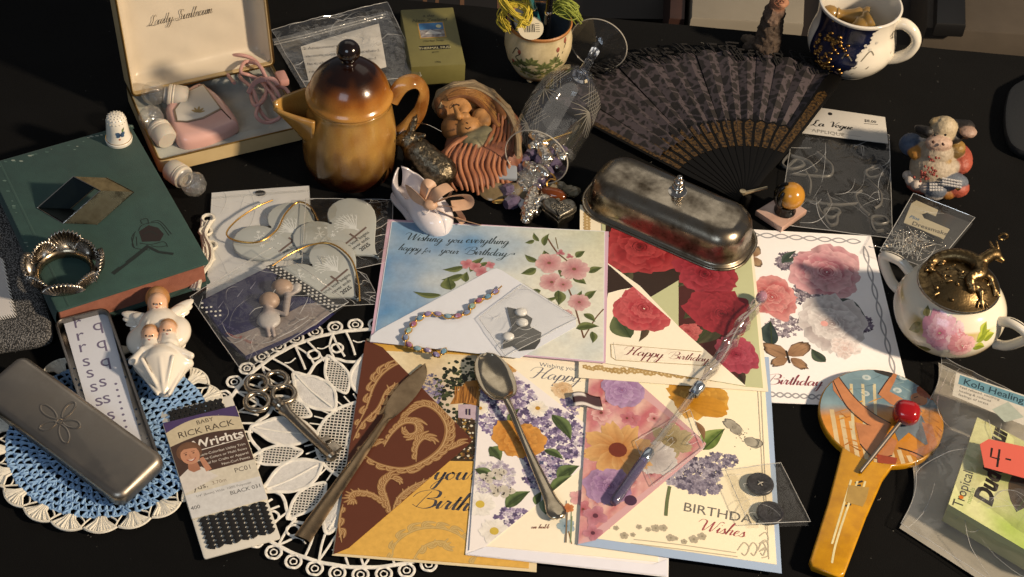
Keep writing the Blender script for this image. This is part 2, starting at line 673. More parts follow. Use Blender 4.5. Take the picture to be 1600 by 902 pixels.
# ------------------------------------------------------------------ lettering: a pen-stroke hand for the script, the built-in face for print
HAND = {
 'a': (1.05, [[(.75,.9),(.4,1),(.1,.55),(.2,.05),(.5,.1),(.8,.9),(.78,.3),(.9,0),(1.15,.3)]]),
 'b': (.95, [[(0,.3),(.35,1.6),(.45,2.2),(.3,2.2),(.25,1),(.25,.1),(.5,0),(.75,.5),(.6,.95),(.8,.85),(1.0,.9)]]),
 'c': (.8, [[(.65,.85),(.4,1),(.1,.55),(.25,.03),(.55,.05),(.85,.3)]]),
 'd': (1.1, [[(.75,.85),(.4,1),(.1,.5),(.25,.02),(.55,.2),(.85,1.2),(.95,2.2),(.82,.4),(.95,0),(1.2,.3)]]),
 'e': (.75, [[(0,.2),(.4,.55),(.55,.9),(.35,1),(.12,.6),(.2,.08),(.5,.02),(.82,.3)]]),
 'f': (.6, [[(0,.2),(.4,1.4),(.6,2.1),(.45,2.25),(.3,1.6),(.2,0),(.05,-1),(-.1,-1.1),(0,-.6),(.4,.3),(.7,.4)]]),
 'g': (1.0, [[(.75,.9),(.4,1),(.1,.55),(.2,.05),(.5,.15),(.8,.9),(.7,-.3),(.45,-1.1),(.1,-1),(.3,-.4),(.8,.1),(1.1,.3)]]),
 'h': (.9, [[(0,.2),(.35,1.5),(.5,2.2),(.35,2.2),(.2,1),(.1,0)],[(.12,.3),(.4,.9),(.65,.9),(.6,.3),(.7,0),(.98,.3)]]),
 'i': (.5, [[(0,.3),(.25,1),(.2,.3),(.3,0),(.58,.3)],[(.3,1.45),(.36,1.55)]]),
 'l': (.5, [[(0,.2),(.35,1.5),(.45,2.2),(.28,2.1),(.2,.6),(.3,0),(.58,.3)]]),
 'm': (1.1, [[(0,.4),(.2,1),(.1,0)],[(.12,.4),(.4,1),(.5,.8),(.42,0)],[(.45,.4),(.75,1),(.85,.8),(.8,.2),(.9,0),(1.18,.3)]]),
 'n': (.85, [[(0,.5),(.2,1),(.1,0)],[(.12,.4),(.45,1),(.6,.8),(.55,.2),(.65,0),(.93,.3)]]),
 'o': (.85, [[(.5,1),(.12,.7),(.1,.25),(.35,0),(.65,.35),(.6,.85),(.45,1),(.6,.75),(.95,.85)]]),
 'p': (.9, [[(0,.3),(.3,1.1),(.15,0),(0,-1.2)],[(.15,.2),(.4,.95),(.75,.9),(.75,.3),(.45,0),(.25,.1)],[(.5,0),(.98,.3)]]),
 'r': (.7, [[(0,.3),(.25,1.1),(.3,.95),(.5,.95),(.42,.4),(.5,0),(.78,.3)]]),
 's': (.68, [[(0,.1),(.35,1.05),(.4,.8),(.55,.35),(.35,0),(.1,.1)],[(.4,0),(.75,.3)]]),
 't': (.58, [[(0,.3),(.3,1.2),(.4,1.7),(.28,.4),(.38,0),(.68,.3)],[(.1,1.15),(.65,1.25)]]),
 'u': (1.0, [[(0,.5),(.2,1),(.12,.3),(.3,0),(.6,.3),(.75,1),(.68,.3),(.8,0),(1.08,.3)]]),
 'v': (.85, [[(0,.6),(.2,1),(.3,.3),(.4,0),(.7,.7),(.65,1),(.95,.9)]]),
 'y': (.98, [[(0,.5),(.2,1),(.15,.3),(.35,.05),(.7,.5),(.8,1),(.65,-.2),(.4,-1.1),(.1,-1.0),(.3,-.4),(.8,.1),(1.08,.3)]]),
 'Z': (1.6, [[(0,.5),(.2,1),(.15,.3),(.35,.05),(.7,.5),(.8,1),(.65,-.2),(.4,-1.1),(-.3,-1.3),(-.2,-.9),(.8,-.2),(1.6,.9),(2.1,1.1),(2.2,.7),(1.7,.6)]]),
 'W': (1.95, [[(-.6,1.5),(-.3,2.1),(.3,1.9),(.35,.8),(.45,0),(.9,1),(1.2,2),(1.2,.9),(1.3,0),(1.7,1),(1.95,2.1),(2.4,2.0)]]),
 'B': (1.55, [[(.1,0),(.35,1.2),(.6,2.1)],[(-.6,1.2),(-.3,1.9),(.6,2.3),(1.3,2.1),(1.3,1.4),(.6,1.15),(1.3,1.0),(1.4,.3),(.8,-.1),(.1,.05),(-.3,.3)]]),
 'H': (1.6, [[(-.7,1.2),(-.4,2.0),(.3,2.1),(.5,1.8),(.35,.8),(.1,0),(-.3,-.1)],[(1.6,2.3),(1.2,1.4),(1,.3),(1.2,0),(1.6,.4)],[(.1,1.05),(.7,1.15),(1.3,1.1)]]),
 'L': (1.25, [[(.9,1.8),(.75,2.25),(.4,1.8),(.45,1),(.2,.2),(-.2,0),(0,.25),(.5,.1),(1,-.15),(1.4,.2)]]),
 'S': (1.15, [[(1.1,1.7),(.9,2.25),(.5,2),(.6,1.4),(.9,.8),(.7,.1),(.2,-.1),(-.3,.3),(.2,.5)]]),
 'V': (1.1, [[(-.3,1.7),(0,2.1),(.3,1.8),(.5,.6),(.6,0),(.9,1),(1.2,2.0),(1.5,2.1)]]),
 'Y': (1.2, [[(-.2,1.6),(.1,2.1),(.2,1.5),(.5,1.1),(.9,1.4),(1.2,2.1),(1,.5),(.6,-.9),(.2,-.9),(.6,-.1),(1.2,.3)]]),
 ' ': (.7, []), "'": (.3, [[(.15,2.2),(.1,1.8)]]),
}


def script(s, size, pen=0.22, slant=0.3, thin=0.06, gap=0.0):
    """pen-written word on the xy plane, x-height = size; returns shape and width"""
    g = G()
    x = 0.0
    for ch in s:
        adv, strokes = HAND[ch]
        for st in strokes:
            pts = spline(st, 5)
            pp = [((p[0] + x + slant * p[1]) * size, p[1] * size) for p in pts]
            ww = []
            for i in range(len(pp)):
                a, b = pp[max(i - 1, 0)], pp[min(i + 1, len(pp) - 1)]
                dy = b[1] - a[1]
                l = math.hypot(b[0] - a[0], dy) or 1
                ww.append(size * (thin + (pen - thin) * max(0.0, -dy / l) ** 1.3))
            k = strip(pp, ww)
            g.add(k)
        x += adv + gap
    return g, x * size


def printed(s, size, align='CENTER', bold=0.0, shear=0.0, ext=0.0, xs=1.0):
    cu = bpy.data.curves.new('t', 'FONT')
    cu.body = s
    cu.size = size
    cu.align_x = align
    cu.offset = bold * size
    cu.shear = shear
    cu.resolution_u = 3
    cu.extrude = ext
    o = bpy.data.objects.new('t', cu)
    COL.objects.link(o)
    dg = bpy.context.evaluated_depsgraph_get()
    me = o.evaluated_get(dg).to_mesh()
    g = G([(v.co.x * xs, v.co.y, v.co.z) for v in me.vertices], [tuple(p.vertices) for p in me.polygons])
    o.evaluated_get(dg).to_mesh_clear()
    bpy.data.objects.remove(o)
    bpy.data.curves.remove(cu)
    return g


class Art:
    """ink printed on one flat surface: every shape lies a hair above the last"""
    def __init__(s, z, frame=None):
        s.g, s.z, s.z0, s.frame = G(), z, z, frame

    def P(s, x, y):
        return W(x, y, s.z0)[:2]

    def done(s, clip=None, lim=0.2, px=True):
        """finished ink: cut to a convex outline, and pressed to a film at most lim mm thick"""
        g = s.g
        if clip is not None:
            o = [s.P(*q) if px else q for q in clip]
            ar = sum(o[i - 1][0] * o[i][1] - o[i][0] * o[i - 1][1] for i in range(len(o)))
            if ar < 0:
                o = o[::-1]
            m = len(o)
            V = np.array(g.v)[:, :2]
            ins = np.ones(len(V), bool)
            ed = []
            for i in range(m):
                a, b = np.array(o[i]), np.array(o[(i + 1) % m])
                n_ = np.array((-(b - a)[1], (b - a)[0]))
                d = (V - a) @ n_
                ed.append((a, n_))
                ins &= d >= 0
            r = G(g.v, [], g.c)
            for f in g.f:
                q = [ins[i] for i in f]
                if all(q):
                    r.f.append(f)
                    continue
                poly = [(g.v[i], g.c[i]) for i in f]
                for a, n_ in ed:
                    out = []
                    for k in range(len(poly)):
                        (p0, c0), (p1, c1) = poly[k - 1], poly[k]
                        d0, d1 = (p0[0] - a[0]) * n_[0] + (p0[1] - a[1]) * n_[1], (p1[0] - a[0]) * n_[0] + (p1[1] - a[1]) * n_[1]
                        if (d0 >= 0) != (d1 >= 0):
                            t = d0 / (d0 - d1)
                            out.append((tuple(p0[i] + (p1[i] - p0[i]) * t for i in range(3)), mixc(c0, c1, t)))
                        if d1 >= 0:
                            out.append((p1, c1))
                    poly = out
                    if len(poly) < 3:
                        break
                if len(poly) >= 3:
                    k0 = len(r.v)
                    r.v += [p for p, _ in poly]
                    r.c += [c for _, c in poly]
                    r.f.append(tuple(range(k0, k0 + len(poly))))
            used = sorted({i for f in r.f for i in f})
            mp = {u: k for k, u in enumerate(used)}
            g = G([r.v[u] for u in used], [tuple(mp[i] for i in f) for f in r.f], [r.c[u] for u in used])
        rng = s.z - s.z0
        k = min(1.0, lim / rng) if rng > 0 else 1
        return g.map(lambda p: (p[0], p[1], s.z0 + (p[2] - s.z0) * k))

    def up(s, d=0.004):
        s.z += d
        return s.z

    def put(s, g, c=None):
        z = s.up()
        if c is not None:
            g.col(c)
        s.g.add(g.map(lambda p: (p[0], p[1], z)))

    def poly(s, pts, c, px=True):
        p = [s.P(*q) if px else q for q in pts]
        s.put(G([(a[0], a[1], 0) for a in p], [tuple(range(len(p)))]), c)

    def grad(s, pts, fn, n=10, px=True):
        """four-sided patch bl, br, tr, tl coloured by fn(u, v)"""
        a, b, c, d = [np.array(s.P(*q) if px else q, float) for q in pts]
        rows, cols = [], []
        for j in range(n + 1):
            for i in range(n + 1):
                u, v = i / n, j / n
                p = (a * (1 - u) + b * u) * (1 - v) + (d * (1 - u) + c * u) * v
                rows.append((p[0], p[1], 0))
                cols.append(fn(u, v))
        g = G(rows, [(j * (n + 1) + i, j * (n + 1) + i + 1, (j + 1) * (n + 1) + i + 1, (j + 1) * (n + 1) + i) for j in range(n) for i in range(n)], cols)
        s.put(g)

    def line(s, pts, wd, c, px=True, smooth=True, taper=False):
        p = [s.P(*q) if px else q for q in pts]
        if smooth and len(p) > 2:
            p = spline(p, 6)
        n = len(p)
        s.put(strip(p, [wd * (max(0.12, math.sin(PI * (0.08 + 0.9 * i / n))) if taper else 1) for i in range(n)]), c)

    def petal(s, x, y, ang, ln, wd, c0, c1, ruf=0.08, c2=None, bend=0.0, vein=0.25):
        """x, y base of the petal in mm; colours run from base c0 to tip c1 with faint veins"""
        z = s.up(0.0025)
        c0, c1 = lin(c0), lin(c1)
        ce = lin(c2) if c2 else c1
        n, m = 12, 5
        v, cc = [], []
        sd = random.random() * 50
        ca, sa = math.cos(ang), math.sin(ang)
        for j in range(m + 1):
            t = j / m
            for i in range(n + 1):
                a = -1 + 2 * i / n
                edge = math.sqrt(max(0.0, 1 - abs(a) ** 2.4))
                ll = ln * t * (0.42 + 0.58 * edge) * (1 + ruf * noise.noise(Vector((a * 3.2, sd, t))) * 2)
                ww = wd / 2 * a * (t ** 0.55)
                px_, py_ = ll + bend * 0, ww + bend * ln * t * t
                v.append((x + px_ * ca - py_ * sa, y + px_ * sa + py_ * ca, z))
                k = mixc(c0, c1, t ** 1.1)
                if t > 0.9:
                    k = ce
                vv = 1 - vein * max(0.0, noise.noise(Vector((a * 7 + sd, t * 1.5, sd)))) - 0.12 * abs(a) * t
                cc.append(tuple(q * vv for q in k))
        f = [(j * (n + 1) + i, j * (n + 1) + i + 1, (j + 1) * (n + 1) + i + 1, (j + 1) * (n + 1) + i) for j in range(m) for i in range(n)]
        s.g.add(G(v, f, cc))

    def rose(s, px_, py_, r, dark, mid, light, rings=4, squash=1.0, rot=0.0):
        """full-blown printed bloom of overlapping petals, r in photo pixels"""
        x, y = s.P(px_, py_)
        r = r / S(px_, py_)
        n = 5 + rings * 5
        a = random.random() * 6
        for k in range(n):
            t = k / n
            f = 1 - 0.86 * t
            a += 2.4 + random.uniform(-.35, .35)
            off = r * .16 * f * random.uniform(.2, 1)
            hi = mixc(lin(mid), lin(light), random.random())
            lo_ = mixc(lin(dark), lin(mid), random.uniform(0, .5))
            tosr = lambda c: tuple(12.92 * v if v < .0031308 else 1.055 * v ** (1 / 2.4) - .055 for v in c)
            s.petal(x + off * math.cos(a), y + off * math.sin(a), a, r * f * random.uniform(.72, 1.0), r * f * random.uniform(.95, 1.5), tosr(lo_), tosr(hi), .11, tosr(mixc(hi, lin(light), .6)), vein=.45)
        for i in range(7):
            a = i * 2.4
            q = r * (0.03 + 0.025 * i)
            s.line([(x + q * math.cos(a + t), y + q * math.sin(a + t)) for t in (0, .6, 1.2, 1.8)], r * .025, dark, px=False, taper=True)

    def flower(s, px_, py_, r, n, c0, c1, eye, er=0.22, wd=0.95, rot=None):
        x, y = s.P(px_, py_)
        r = r / S(px_, py_)
        a0 = random.random() * 6 if rot is None else rot
        for i in range(n):
            s.petal(x, y, a0 + 2 * PI * i / n, r, r * wd, c0, c1)
        if eye:
            s.disc(x, y, r * er, eye)

    def disc(s, x, y, r, c, sq=1.0, n=14, px=False):
        if px:
            r = r / S(x, y)
            x, y = s.P(x, y)
        s.put(G([(x + r * math.cos(2 * PI * i / n), y + r * sq * math.sin(2 * PI * i / n), 0) for i in range(n)], [tuple(range(n))]), c)

    def leaf(s, x0, y0, x1, y1, wd, c0='2e3d22', c1='6c8050', px=True):
        a, b = (s.P(x0, y0), s.P(x1, y1)) if px else ((x0, y0), (x1, y1))
        if px:
            wd = wd / S(x0, y0)
        dx, dy = b[0] - a[0], b[1] - a[1]
        l = math.hypot(dx, dy)
        ux, uy = dx / l, dy / l
        z = s.up()
        c0, c1 = lin(c0), lin(c1)
        n, v, cc = 9, [], []
        for i in range(n + 1):
            t = i / n
            h = wd / 2 * math.sin(PI * t ** 0.8) * (1 - 0.2 * t)
            cv = 0.10 * l * math.sin(PI * t)
            for q in (-1, -.5, 0, .5, 1):
                v.append((a[0] + ux * l * t - uy * (h * q + cv), a[1] + uy * l * t + ux * (h * q + cv), z))
                k = mixc(c0, c1, 0.25 + 0.6 * (q > 0) - 0.2 * (q == 0) + 0.45 * noise.noise(Vector((t * 9, q * 2, a[0]))))
                cc.append(k)
        s.g.add(G(v, [(i * 5 + j, i * 5 + j + 1, (i + 1) * 5 + j + 1, (i + 1) * 5 + j) for i in range(n) for j in range(4)], cc))
        s.line([a, b], wd * 0.05, '33401f', px=False)

    def word(s, txt, x, y, size, c, ang=0, align='LEFT', px=True, **kw):
        g = printed(txt, size, align, **kw).r('Z', ang)
        p = s.P(x, y) if px else (x, y)
        s.put(g.t(p[0], p[1], 0), c)

    def hand(s, txt, x0, y0, x1, y1, c, pen=0.22, thin=0.06, ys=0.8, **kw):
        """script word whose base line runs between two photo points"""
        a, b = s.P(x0, y0), s.P(x1, y1)
        g, wd = script(txt, 1.0, pen, thin=thin, **kw)
        l = math.hypot(b[0] - a[0], b[1] - a[1])
        s.put(g.s_(l / wd, l / wd * ys, 1).r('Z', math.degrees(math.atan2(b[1] - a[1], b[0] - a[0]))).t(a[0], a[1], 0), c)

    def spray(s, px_, py_, rx, ry, n, cols, size=5, k=4, ang=0.0):
        """cloud of tiny blossoms"""
        for i in range(n):
            a, q = random.random() * 2 * PI, math.sqrt(random.random())
            ex, ey = rx * q * math.cos(a), ry * q * math.sin(a)
            xx, yy = px_ + ex * math.cos(ang) - ey * math.sin(ang), py_ + ex * math.sin(ang) + ey * math.cos(ang)
            c = random.choice(cols)
            x, y = s.P(xx, yy)
            r = size * random.uniform(.7, 1.2) / S(xx, yy)
            z = s.up(0.001)
            r0 = random.random() * 6
            v, cc = [(x, y, z)], [tuple(u * .5 for u in lin(c))]
            for j in range(k * 4):
                t = 2 * PI * j / (k * 4)
                rr = r * (0.55 + 0.45 * abs(math.cos(t * k / 2)))
                v.append((x + rr * math.cos(t + r0), y + rr * math.sin(t + r0), z))
                cc.append(lin(c))
            s.g.add(G(v, [(0, j + 1, (j + 1) % (k * 4) + 1) for j in range(k * 4)], cc))

# ------------------------------------------------------------------ the setting: black cloth on the table, the floor beyond its edge
def cloth_mat():
    m = mat('black_cloth', '0b0b0b', rough=0.9, var=0.6, vs=14, col2='050505', bump=0.5, bs=1500, sheen=0.02, spec=0.12)
    nt = m.node_tree
    return m


rows = []
for j in range(71):
    row = []
    for i in range(111):
        x, y = -620 + 1240 * i / 110, -420 + (782 - 24 * (i / 110)) * j / 70
        z = 1.3 * noise.noise(Vector((x * .012, y * .02, 3))) + 1.1 * abs(noise.noise(Vector((x * .03 + y * .02, y * .008, 8)))) - 2.0
        if x < -300:
            z += 1.6 * max(0, noise.noise(Vector((x * .02 - y * .01, y * .05, 11))))
        row.append((x, y, min(z, -0.08)))
    rows.append(row)
edge = [(p[0], p[1] + 3, p[2] - 4) for p in rows[-1]]
rows += [edge, [(p[0], p[1] + 4, p[2] - 60) for p in rows[-1]]]
struct(part('tablecloth', surf(rows), cloth_mat()))
struct(part('floor', G([(-1500, 200, -300), (1500, 200, -300), (1500, 2600, -300), (-1500, 2600, -300)], [(0, 1, 2, 3)]), mat('dark_floor', '241b15', rough=0.6, var=0.6, vs=9, col2='120d0a', bump=.1, bs=40)))
ink = mat('print', 'vc', rough=0.5, var=0.28, vs=260, spec=0.4, bump=.05, bs=500, detail=8)
# lint on the cloth
lg = G()
for i in range(420):
    x, y = random.uniform(-370, 390), random.uniform(-270, 330)
    a, l = random.random() * 6, random.uniform(.3, 1.0) if i % 6 else random.uniform(1.2, 3.2)
    lg.add(tube([(x, y, .25), (x + l * .5 * math.cos(a), y + l * .5 * math.sin(a), .45), (x + l * math.cos(a + .5), y + l * math.sin(a + .5), .25)], random.uniform(.05, .12), 3))
lo = part('lint', lg.col('8a8880'), mat('lint', '8a8880', rough=.9))
lo['kind'] = 'stuff'
lo['label'] = 'specks of pale lint scattered over the black tablecloth'

# things on the floor past the table
b = thing('letter_board', 'dark board with large tan capital letters lying past the table', 'sign')
ZF = -290
bc = [W(470, 22, ZF), W(1040, 30, ZF), W(1040, -120, ZF), W(470, -120, ZF)]
part('board', G([(p[0], p[1], ZF) for p in bc] + [(p[0], p[1], -299) for p in bc], [(0, 1, 2, 3), (0, 4, 5, 1), (1, 5, 6, 2), (3, 2, 6, 7), (0, 3, 7, 4)]), mat('board_dark', '17120e', rough=.6, var=.3, vs=30), b)
a = Art(ZF + .6)
for pts in ([(526, 18), (540, -18), (548, -30), (556, -18), (572, 16)], [(532, 4), (564, 4)], [(600, -30), (600, 2), (612, 14), (626, 2), (628, -30)],
            [(664, 16), (664, -30)], [(664, 15), (682, 10), (684, -6), (664, -8)], [(722, 17), (722, -30)], [(780, -30), (780, 20)]):
    a.line(pts, 5.0, '6a4c34', smooth=False)
part('lettering', a.done(), ink, b, smooth=0)
tag(part('storage_box', slab([W(1080, 27, -190)[:2], W(1256, 37, -190)[:2], W(1262, -110, -190)[:2], W(1086, -110, -190)[:2]], -299, -190, 3), mat('grey_board', '8c8577', rough=.7, var=.2, vs=20)), 'pale grey flat box standing past the table behind the bark figurine', 'box')
tag(part('wooden_plank', slab([W(1046, 28, -200)[:2], W(1070, 30, -200)[:2], W(1076, -110, -200)[:2], W(1052, -110, -200)[:2]], -299, -200, 2), mat('red_wood', '3a231b', rough=.5, var=.4, vs=60)), 'narrow dark red-brown plank past the table edge left of the grey box', 'plank')
tag(part('cardboard_sheet', slab([W(1448, 43, -200)[:2], W(1640, 56, -200)[:2], W(1650, -110, -200)[:2], W(1452, -110, -200)[:2]], -299, -200, 2), mat('brown_card', '4d453b', rough=.8, var=.3, vs=30)), 'dull brown cardboard sheet past the table at the top right corner', 'cardboard')
tag(part('black_case', slab([W(1463, 36, -180)[:2], W(1510, 38, -180)[:2], W(1508, -60, -180)[:2], W(1466, -60, -180)[:2]], -199, -180, 3), mat('black_plastic', '0c0c0d', rough=.5)), 'small black case lying on the brown cardboard past the table', 'case')
g = slab([q[:2] for q in spline([W(1568, 170), W(1590, 138), W(1680, 120), W(1700, 270), W(1600, 250), W(1570, 225)], 6, True)], 0.3, 9, 3)
tag(part('dark_bag', g, mat('dark_vinyl', '17191b', rough=.55, bump=.3, bs=300)), 'nearly black rounded bag cut off by the right edge of the picture', 'bag')

# ------------------------------------------------------------------ greeting cards in lined envelopes
paper = mat('card_stock', 'vc', rough=0.5, var=0.05, vs=300, bump=0.04, bs=900, spec=.4)
envpaper = mat('envelope_paper', 'vc', rough=0.62, var=0.06, vs=120, bump=0.06, bs=500, spec=.35)


def sheet(c, z0, z1, px=True, crinkle=0.0):
    o = [W(p[0], p[1], z1)[:2] if px else p for p in c]
    return slab(o, z0, z1, 0)


def quad_size(corners, z, wd, h, anchor=0):
    """true rectangle wd x h whose bottom edge runs bl -> br in the photo"""
    a, b = np.array(W(*corners[0], z)[:2]), np.array(W(*corners[1], z)[:2])
    u = (b - a) / np.linalg.norm(b - a)
    n = np.array((-u[1], u[0]))
    p = a if anchor == 0 else b - u * wd
    return [tuple(p), tuple(p + u * wd), tuple(p + u * wd + n * h), tuple(p + n * h)]


def scrollwork(A, pts, c, cl, wd=4.0, ln=16, side=1, every=4):
    """a curling stem with feathered leaflets on its outer side"""
    sp = spline([A.P(*q) for q in pts], 8)
    n = len(sp)
    A.line(sp, wd * .55, c, px=False, smooth=False, taper=True)
    for i in range(2, n - 3, every):
        dx, dy = sp[i + 1][0] - sp[i - 1][0], sp[i + 1][1] - sp[i - 1][1]
        a = math.atan2(dy, dx)
        l = ln * .47 * (.5 + .7 * math.sin(PI * i / n)) * random.uniform(.8, 1.15)
        for k, (da, q, w_) in enumerate(((.75, 1.0, 2.6), (1.25, .7, 2.2), (.35, .85, 1.8))):
            t = a + side * da
            m = (sp[i][0] + l * q * .55 * math.cos(t), sp[i][1] + l * q * .55 * math.sin(t))
            e = (sp[i][0] + l * q * math.cos(t - side * .5), sp[i][1] + l * q * math.sin(t - side * .5))
            A.line([sp[i], m, e], w_, c, px=False, taper=True)
            A.line([sp[i], m, e], w_ * .28, cl, px=False, taper=True)
    A.line(sp, wd * .16, cl, px=False, smooth=False, taper=True)


# --- yellow card with a cottage picture, in an envelope whose brown lining flap is folded over it
env = thing('envelope', 'cream envelope with a maroon flap of golden scrolls folded over the yellow card', 'envelope', W(660, 720))
part('back_panel', sheet([(519, 870), (838, 896), (852, 560), (573, 531)], 0.02, 0.18).col('d8c9a4'), envpaper, env, 0, True)
fl = part('flap', sheet([(521, 868), (571, 533), (598, 545), (738, 689), (733, 696), (545, 858)], 0.8, 0.95).col('5a3020'), envpaper, env, 0, True)
A = Art(0.96)
g1, g2 = '9a7044', 'c8a474'
scrollwork(A, [(556, 672), (572, 640), (584, 606), (600, 584), (626, 570), (640, 584)], g1, g2, 4, 20, 1)
scrollwork(A, [(552, 690), (566, 664), (590, 640), (604, 612), (622, 600)], g1, g2, 4, 18, -1)
scrollwork(A, [(560, 706), (590, 726), (630, 734), (664, 722), (690, 700), (698, 672), (686, 648), (664, 636), (642, 646), (630, 662)], g1, g2, 6, 20, -1, 3)
scrollwork(A, [(600, 700), (612, 680), (630, 664), (648, 664), (650, 676), (640, 680), (634, 672)], g1, g2, 5, 15, 1, 3)
scrollwork(A, [(700, 706), (712, 700), (728, 694)], g1, g2, 4, 14, 1)
scrollwork(A, [(650, 724), (652, 700), (662, 688), (674, 692)], g1, g2, 4, 16, 1, 3)
scrollwork(A, [(556, 708), (580, 700), (604, 690)], g1, g2, 4, 16, 1)
scrollwork(A, [(612, 806), (600, 786), (578, 772), (554, 770), (545, 780), (552, 788)], g1, g2, 4, 16, 1, 3)
scrollwork(A, [(612, 806), (622, 780), (644, 762), (672, 750)], g1, g2, 4, 18, -1, 3)
scrollwork(A, [(612, 806), (606, 784), (600, 764), (610, 750), (622, 756)], g1, g2, 4, 16, 1, 3)
scrollwork(A, [(536, 790), (530, 820), (534, 850)], g1, g2, 4, 14, 1)
part('gold_scrolls', A.done([(521, 868), (571, 533), (598, 545), (738, 689), (733, 696), (545, 858)]), mat('gold_print', 'vc', rough=.42, metal=.35), fl, 0, True)
card = thing('greeting_card', 'yellow birthday card with painted cottage, under the maroon scroll flap', 'card', W(690, 730, .2), group='birthday cards')
part('sheet', sheet([(523, 866), (826, 890), (845, 562), (577, 536)], 0.2, 0.5).col('cda14a'), paper, card, 0, True)
A = Art(0.505)
sky = lambda u, v: mixc(mixc(lin('8f86a8'), lin('d8c49a'), v + .25 * noise.noise(Vector((u * 5, v * 6, 1)))), lin('e6d8b4'), .5 + .8 * noise.noise(Vector((u * 4, v * 4, 5))))
A.grad([(560, 720), (836, 724), (838, 562), (577, 549)], sky, 16)
for i in range(300):     # tree and shrubs of the picture
    t = random.random()
    cx, cy, rr = random.choice([(725, 588, 34), (705, 598, 26), (745, 610, 36), (690, 625, 18), (705, 660, 26), (755, 585, 22)])
    q, an = rr * math.sqrt(random.random()), random.random() * 6.28
    A.disc(cx + q * math.cos(an), cy + q * .8 * math.sin(an), random.uniform(2, 4.5), random.choice(['1e2618', '2b3320', '3c452a', '141a12', '4d5634']), px=True, n=6)
A.poly([(716, 655), (746, 660), (746, 634), (716, 634)], 'b9a7b4')
A.poly([(703, 634), (710, 622), (728, 598), (748, 596), (748, 637), (726, 632)], 'a5702f')
for i in range(40):
    x = random.uniform(710, 746)
    A.line([(x, 632), (x + random.uniform(0, 8), 606)], .5, random.choice(['8a5a24', 'c48a44', '6e451c']), smooth=False)
A.poly([(727, 650), (735, 651), (735, 641), (727, 641)], '3a2f4a')
A.line([(731, 641), (731, 651)], .5, 'd8cfc0', smooth=False)
A.poly([(700, 722), (742, 724), (742, 658), (716, 655)], '3a2c1c')
for i in range(260):
    x, y = random.uniform(690, 742), random.uniform(655, 721)
    A.disc(x, y, random.uniform(1, 2.6), random.choice(['2a2c18', 'd8d2bc', '6e4a26', '44301a', '9a7a3c', '1c1a10']), px=True, n=6)
A.spray(672, 612, 20, 26, 90, ['8b82a6', 'a79cb4', '6c6a80', 'b8aeb4'], 3)
A.poly([(500, 880), (829, 893), (836, 724), (560, 721)], 'd9ac52')
A.poly([(742, 724), (836, 724), (838, 704), (742, 704)], 'd9ac52')
A.hand('your', 676, 752, 742, 752, '3f3f46', .26)
A.hand('Birthday', 648, 794, 790, 806, '3f3f46', .26)
sc, sl = 'b99a5c', 'cbb070'
scrollwork(A, [(612, 884), (618, 852), (650, 830), (692, 828), (728, 846), (732, 872)], sc, sl, 4, 20, 1)
scrollwork(A, [(640, 888), (660, 858), (690, 848), (708, 862)], sc, sl, 4, 18, -1)
scrollwork(A, [(736, 888), (752, 862), (790, 856), (816, 880)], sc, sl, 4, 18, 1)
part('printed_picture', A.done([(523, 866), (826, 890), (845, 562), (577, 536)]), ink, card, 0, True)

# --- violets: cream card, flap of lilac and orange roses folded from the left
env = thing('envelope', 'white envelope with a flap of lilacs and orange roses under the spoon', 'envelope', W(860, 730))
part('back_panel', sheet([(727, 869), (1044, 904), (1050, 570), (757, 548)], 1.15, 1.30).col('e6e4e6'), envpaper, env, 0, True)
part('inner_fold', sheet([(728, 868), (1043, 902), (1042, 876), (1020, 884), (760, 856)], 1.86, 1.89).col('dfe0ea'), envpaper, env, 0, True)
fl = part('flap', sheet([(733, 862), (755, 552), (775, 556), (945, 688), (944, 704), (757, 857)], 1.9, 2.05).col('e9e4e2'), envpaper, env, 0, True)
A = Art(2.06)
vio = ['8f80a8', 'a99bbd', '74668f', 'c2b6cf', '5f5478', 'd9d2df']
A.spray(790, 640, 50, 50, 380, vio, 5)
A.spray(860, 690, 50, 50, 330, vio, 5)
A.spray(770, 750, 34, 26, 120, ['e8e4e0', 'cfc8d4', 'b9aec4'], 6)
A.spray(800, 810, 26, 14, 60, vio, 5)
A.spray(850, 740, 36, 26, 150, vio + ['596087'], 5)
A.spray(755, 590, 14, 20, 50, vio, 5)
for q in ((742, 735, 775, 752, 18), (765, 715, 790, 700, 20), (862, 650, 892, 690, 24), (870, 750, 905, 730, 26), (860, 772, 900, 745, 24), (790, 795, 828, 770, 26), (765, 700, 782, 722, 22), (850, 705, 880, 720, 16), (838, 792, 846, 770, 14), (795, 665, 812, 640, 14)):
    A.leaf(*q)
for q in ((782, 568, 16), (840, 640, 16), (750, 640, 14)):
    A.flower(q[0], q[1], q[2], 6, 'e9dcc4', 'f2efe6', 'b98a2c', .25)
A.rose(812, 690, 42, '9a5a1c', 'c98432', 'dca04e', 4)
A.rose(790, 570, 26, 'a8702c', 'd09a50', 'e6b878', 3)
for q in ((750, 790), (772, 832)):
    A.flower(q[0], q[1], 24, 6, 'e2dcd2', 'f4f1ea', 'cbb24a', .3)
for bx, by in ((762, 748), (780, 742), (776, 768), (792, 770)):
    A.flower(bx, by, 13, 3, 'b9b2a4', 'd8d2c4', None)
    for i in range(8):
        A.disc(bx + random.uniform(-8, 8), by + random.uniform(-6, 6), 1.3, '3b3734', px=True, n=6)
part('printed_flowers', A.done([(733, 862), (755, 552), (775, 556), (945, 688), (944, 704), (757, 857)]), ink, fl, 0, True)
card = thing('greeting_card', 'cream birthday card with orange rose, under the spoon and lilac flap', 'card', W(870, 720, .9), group='birthday cards')
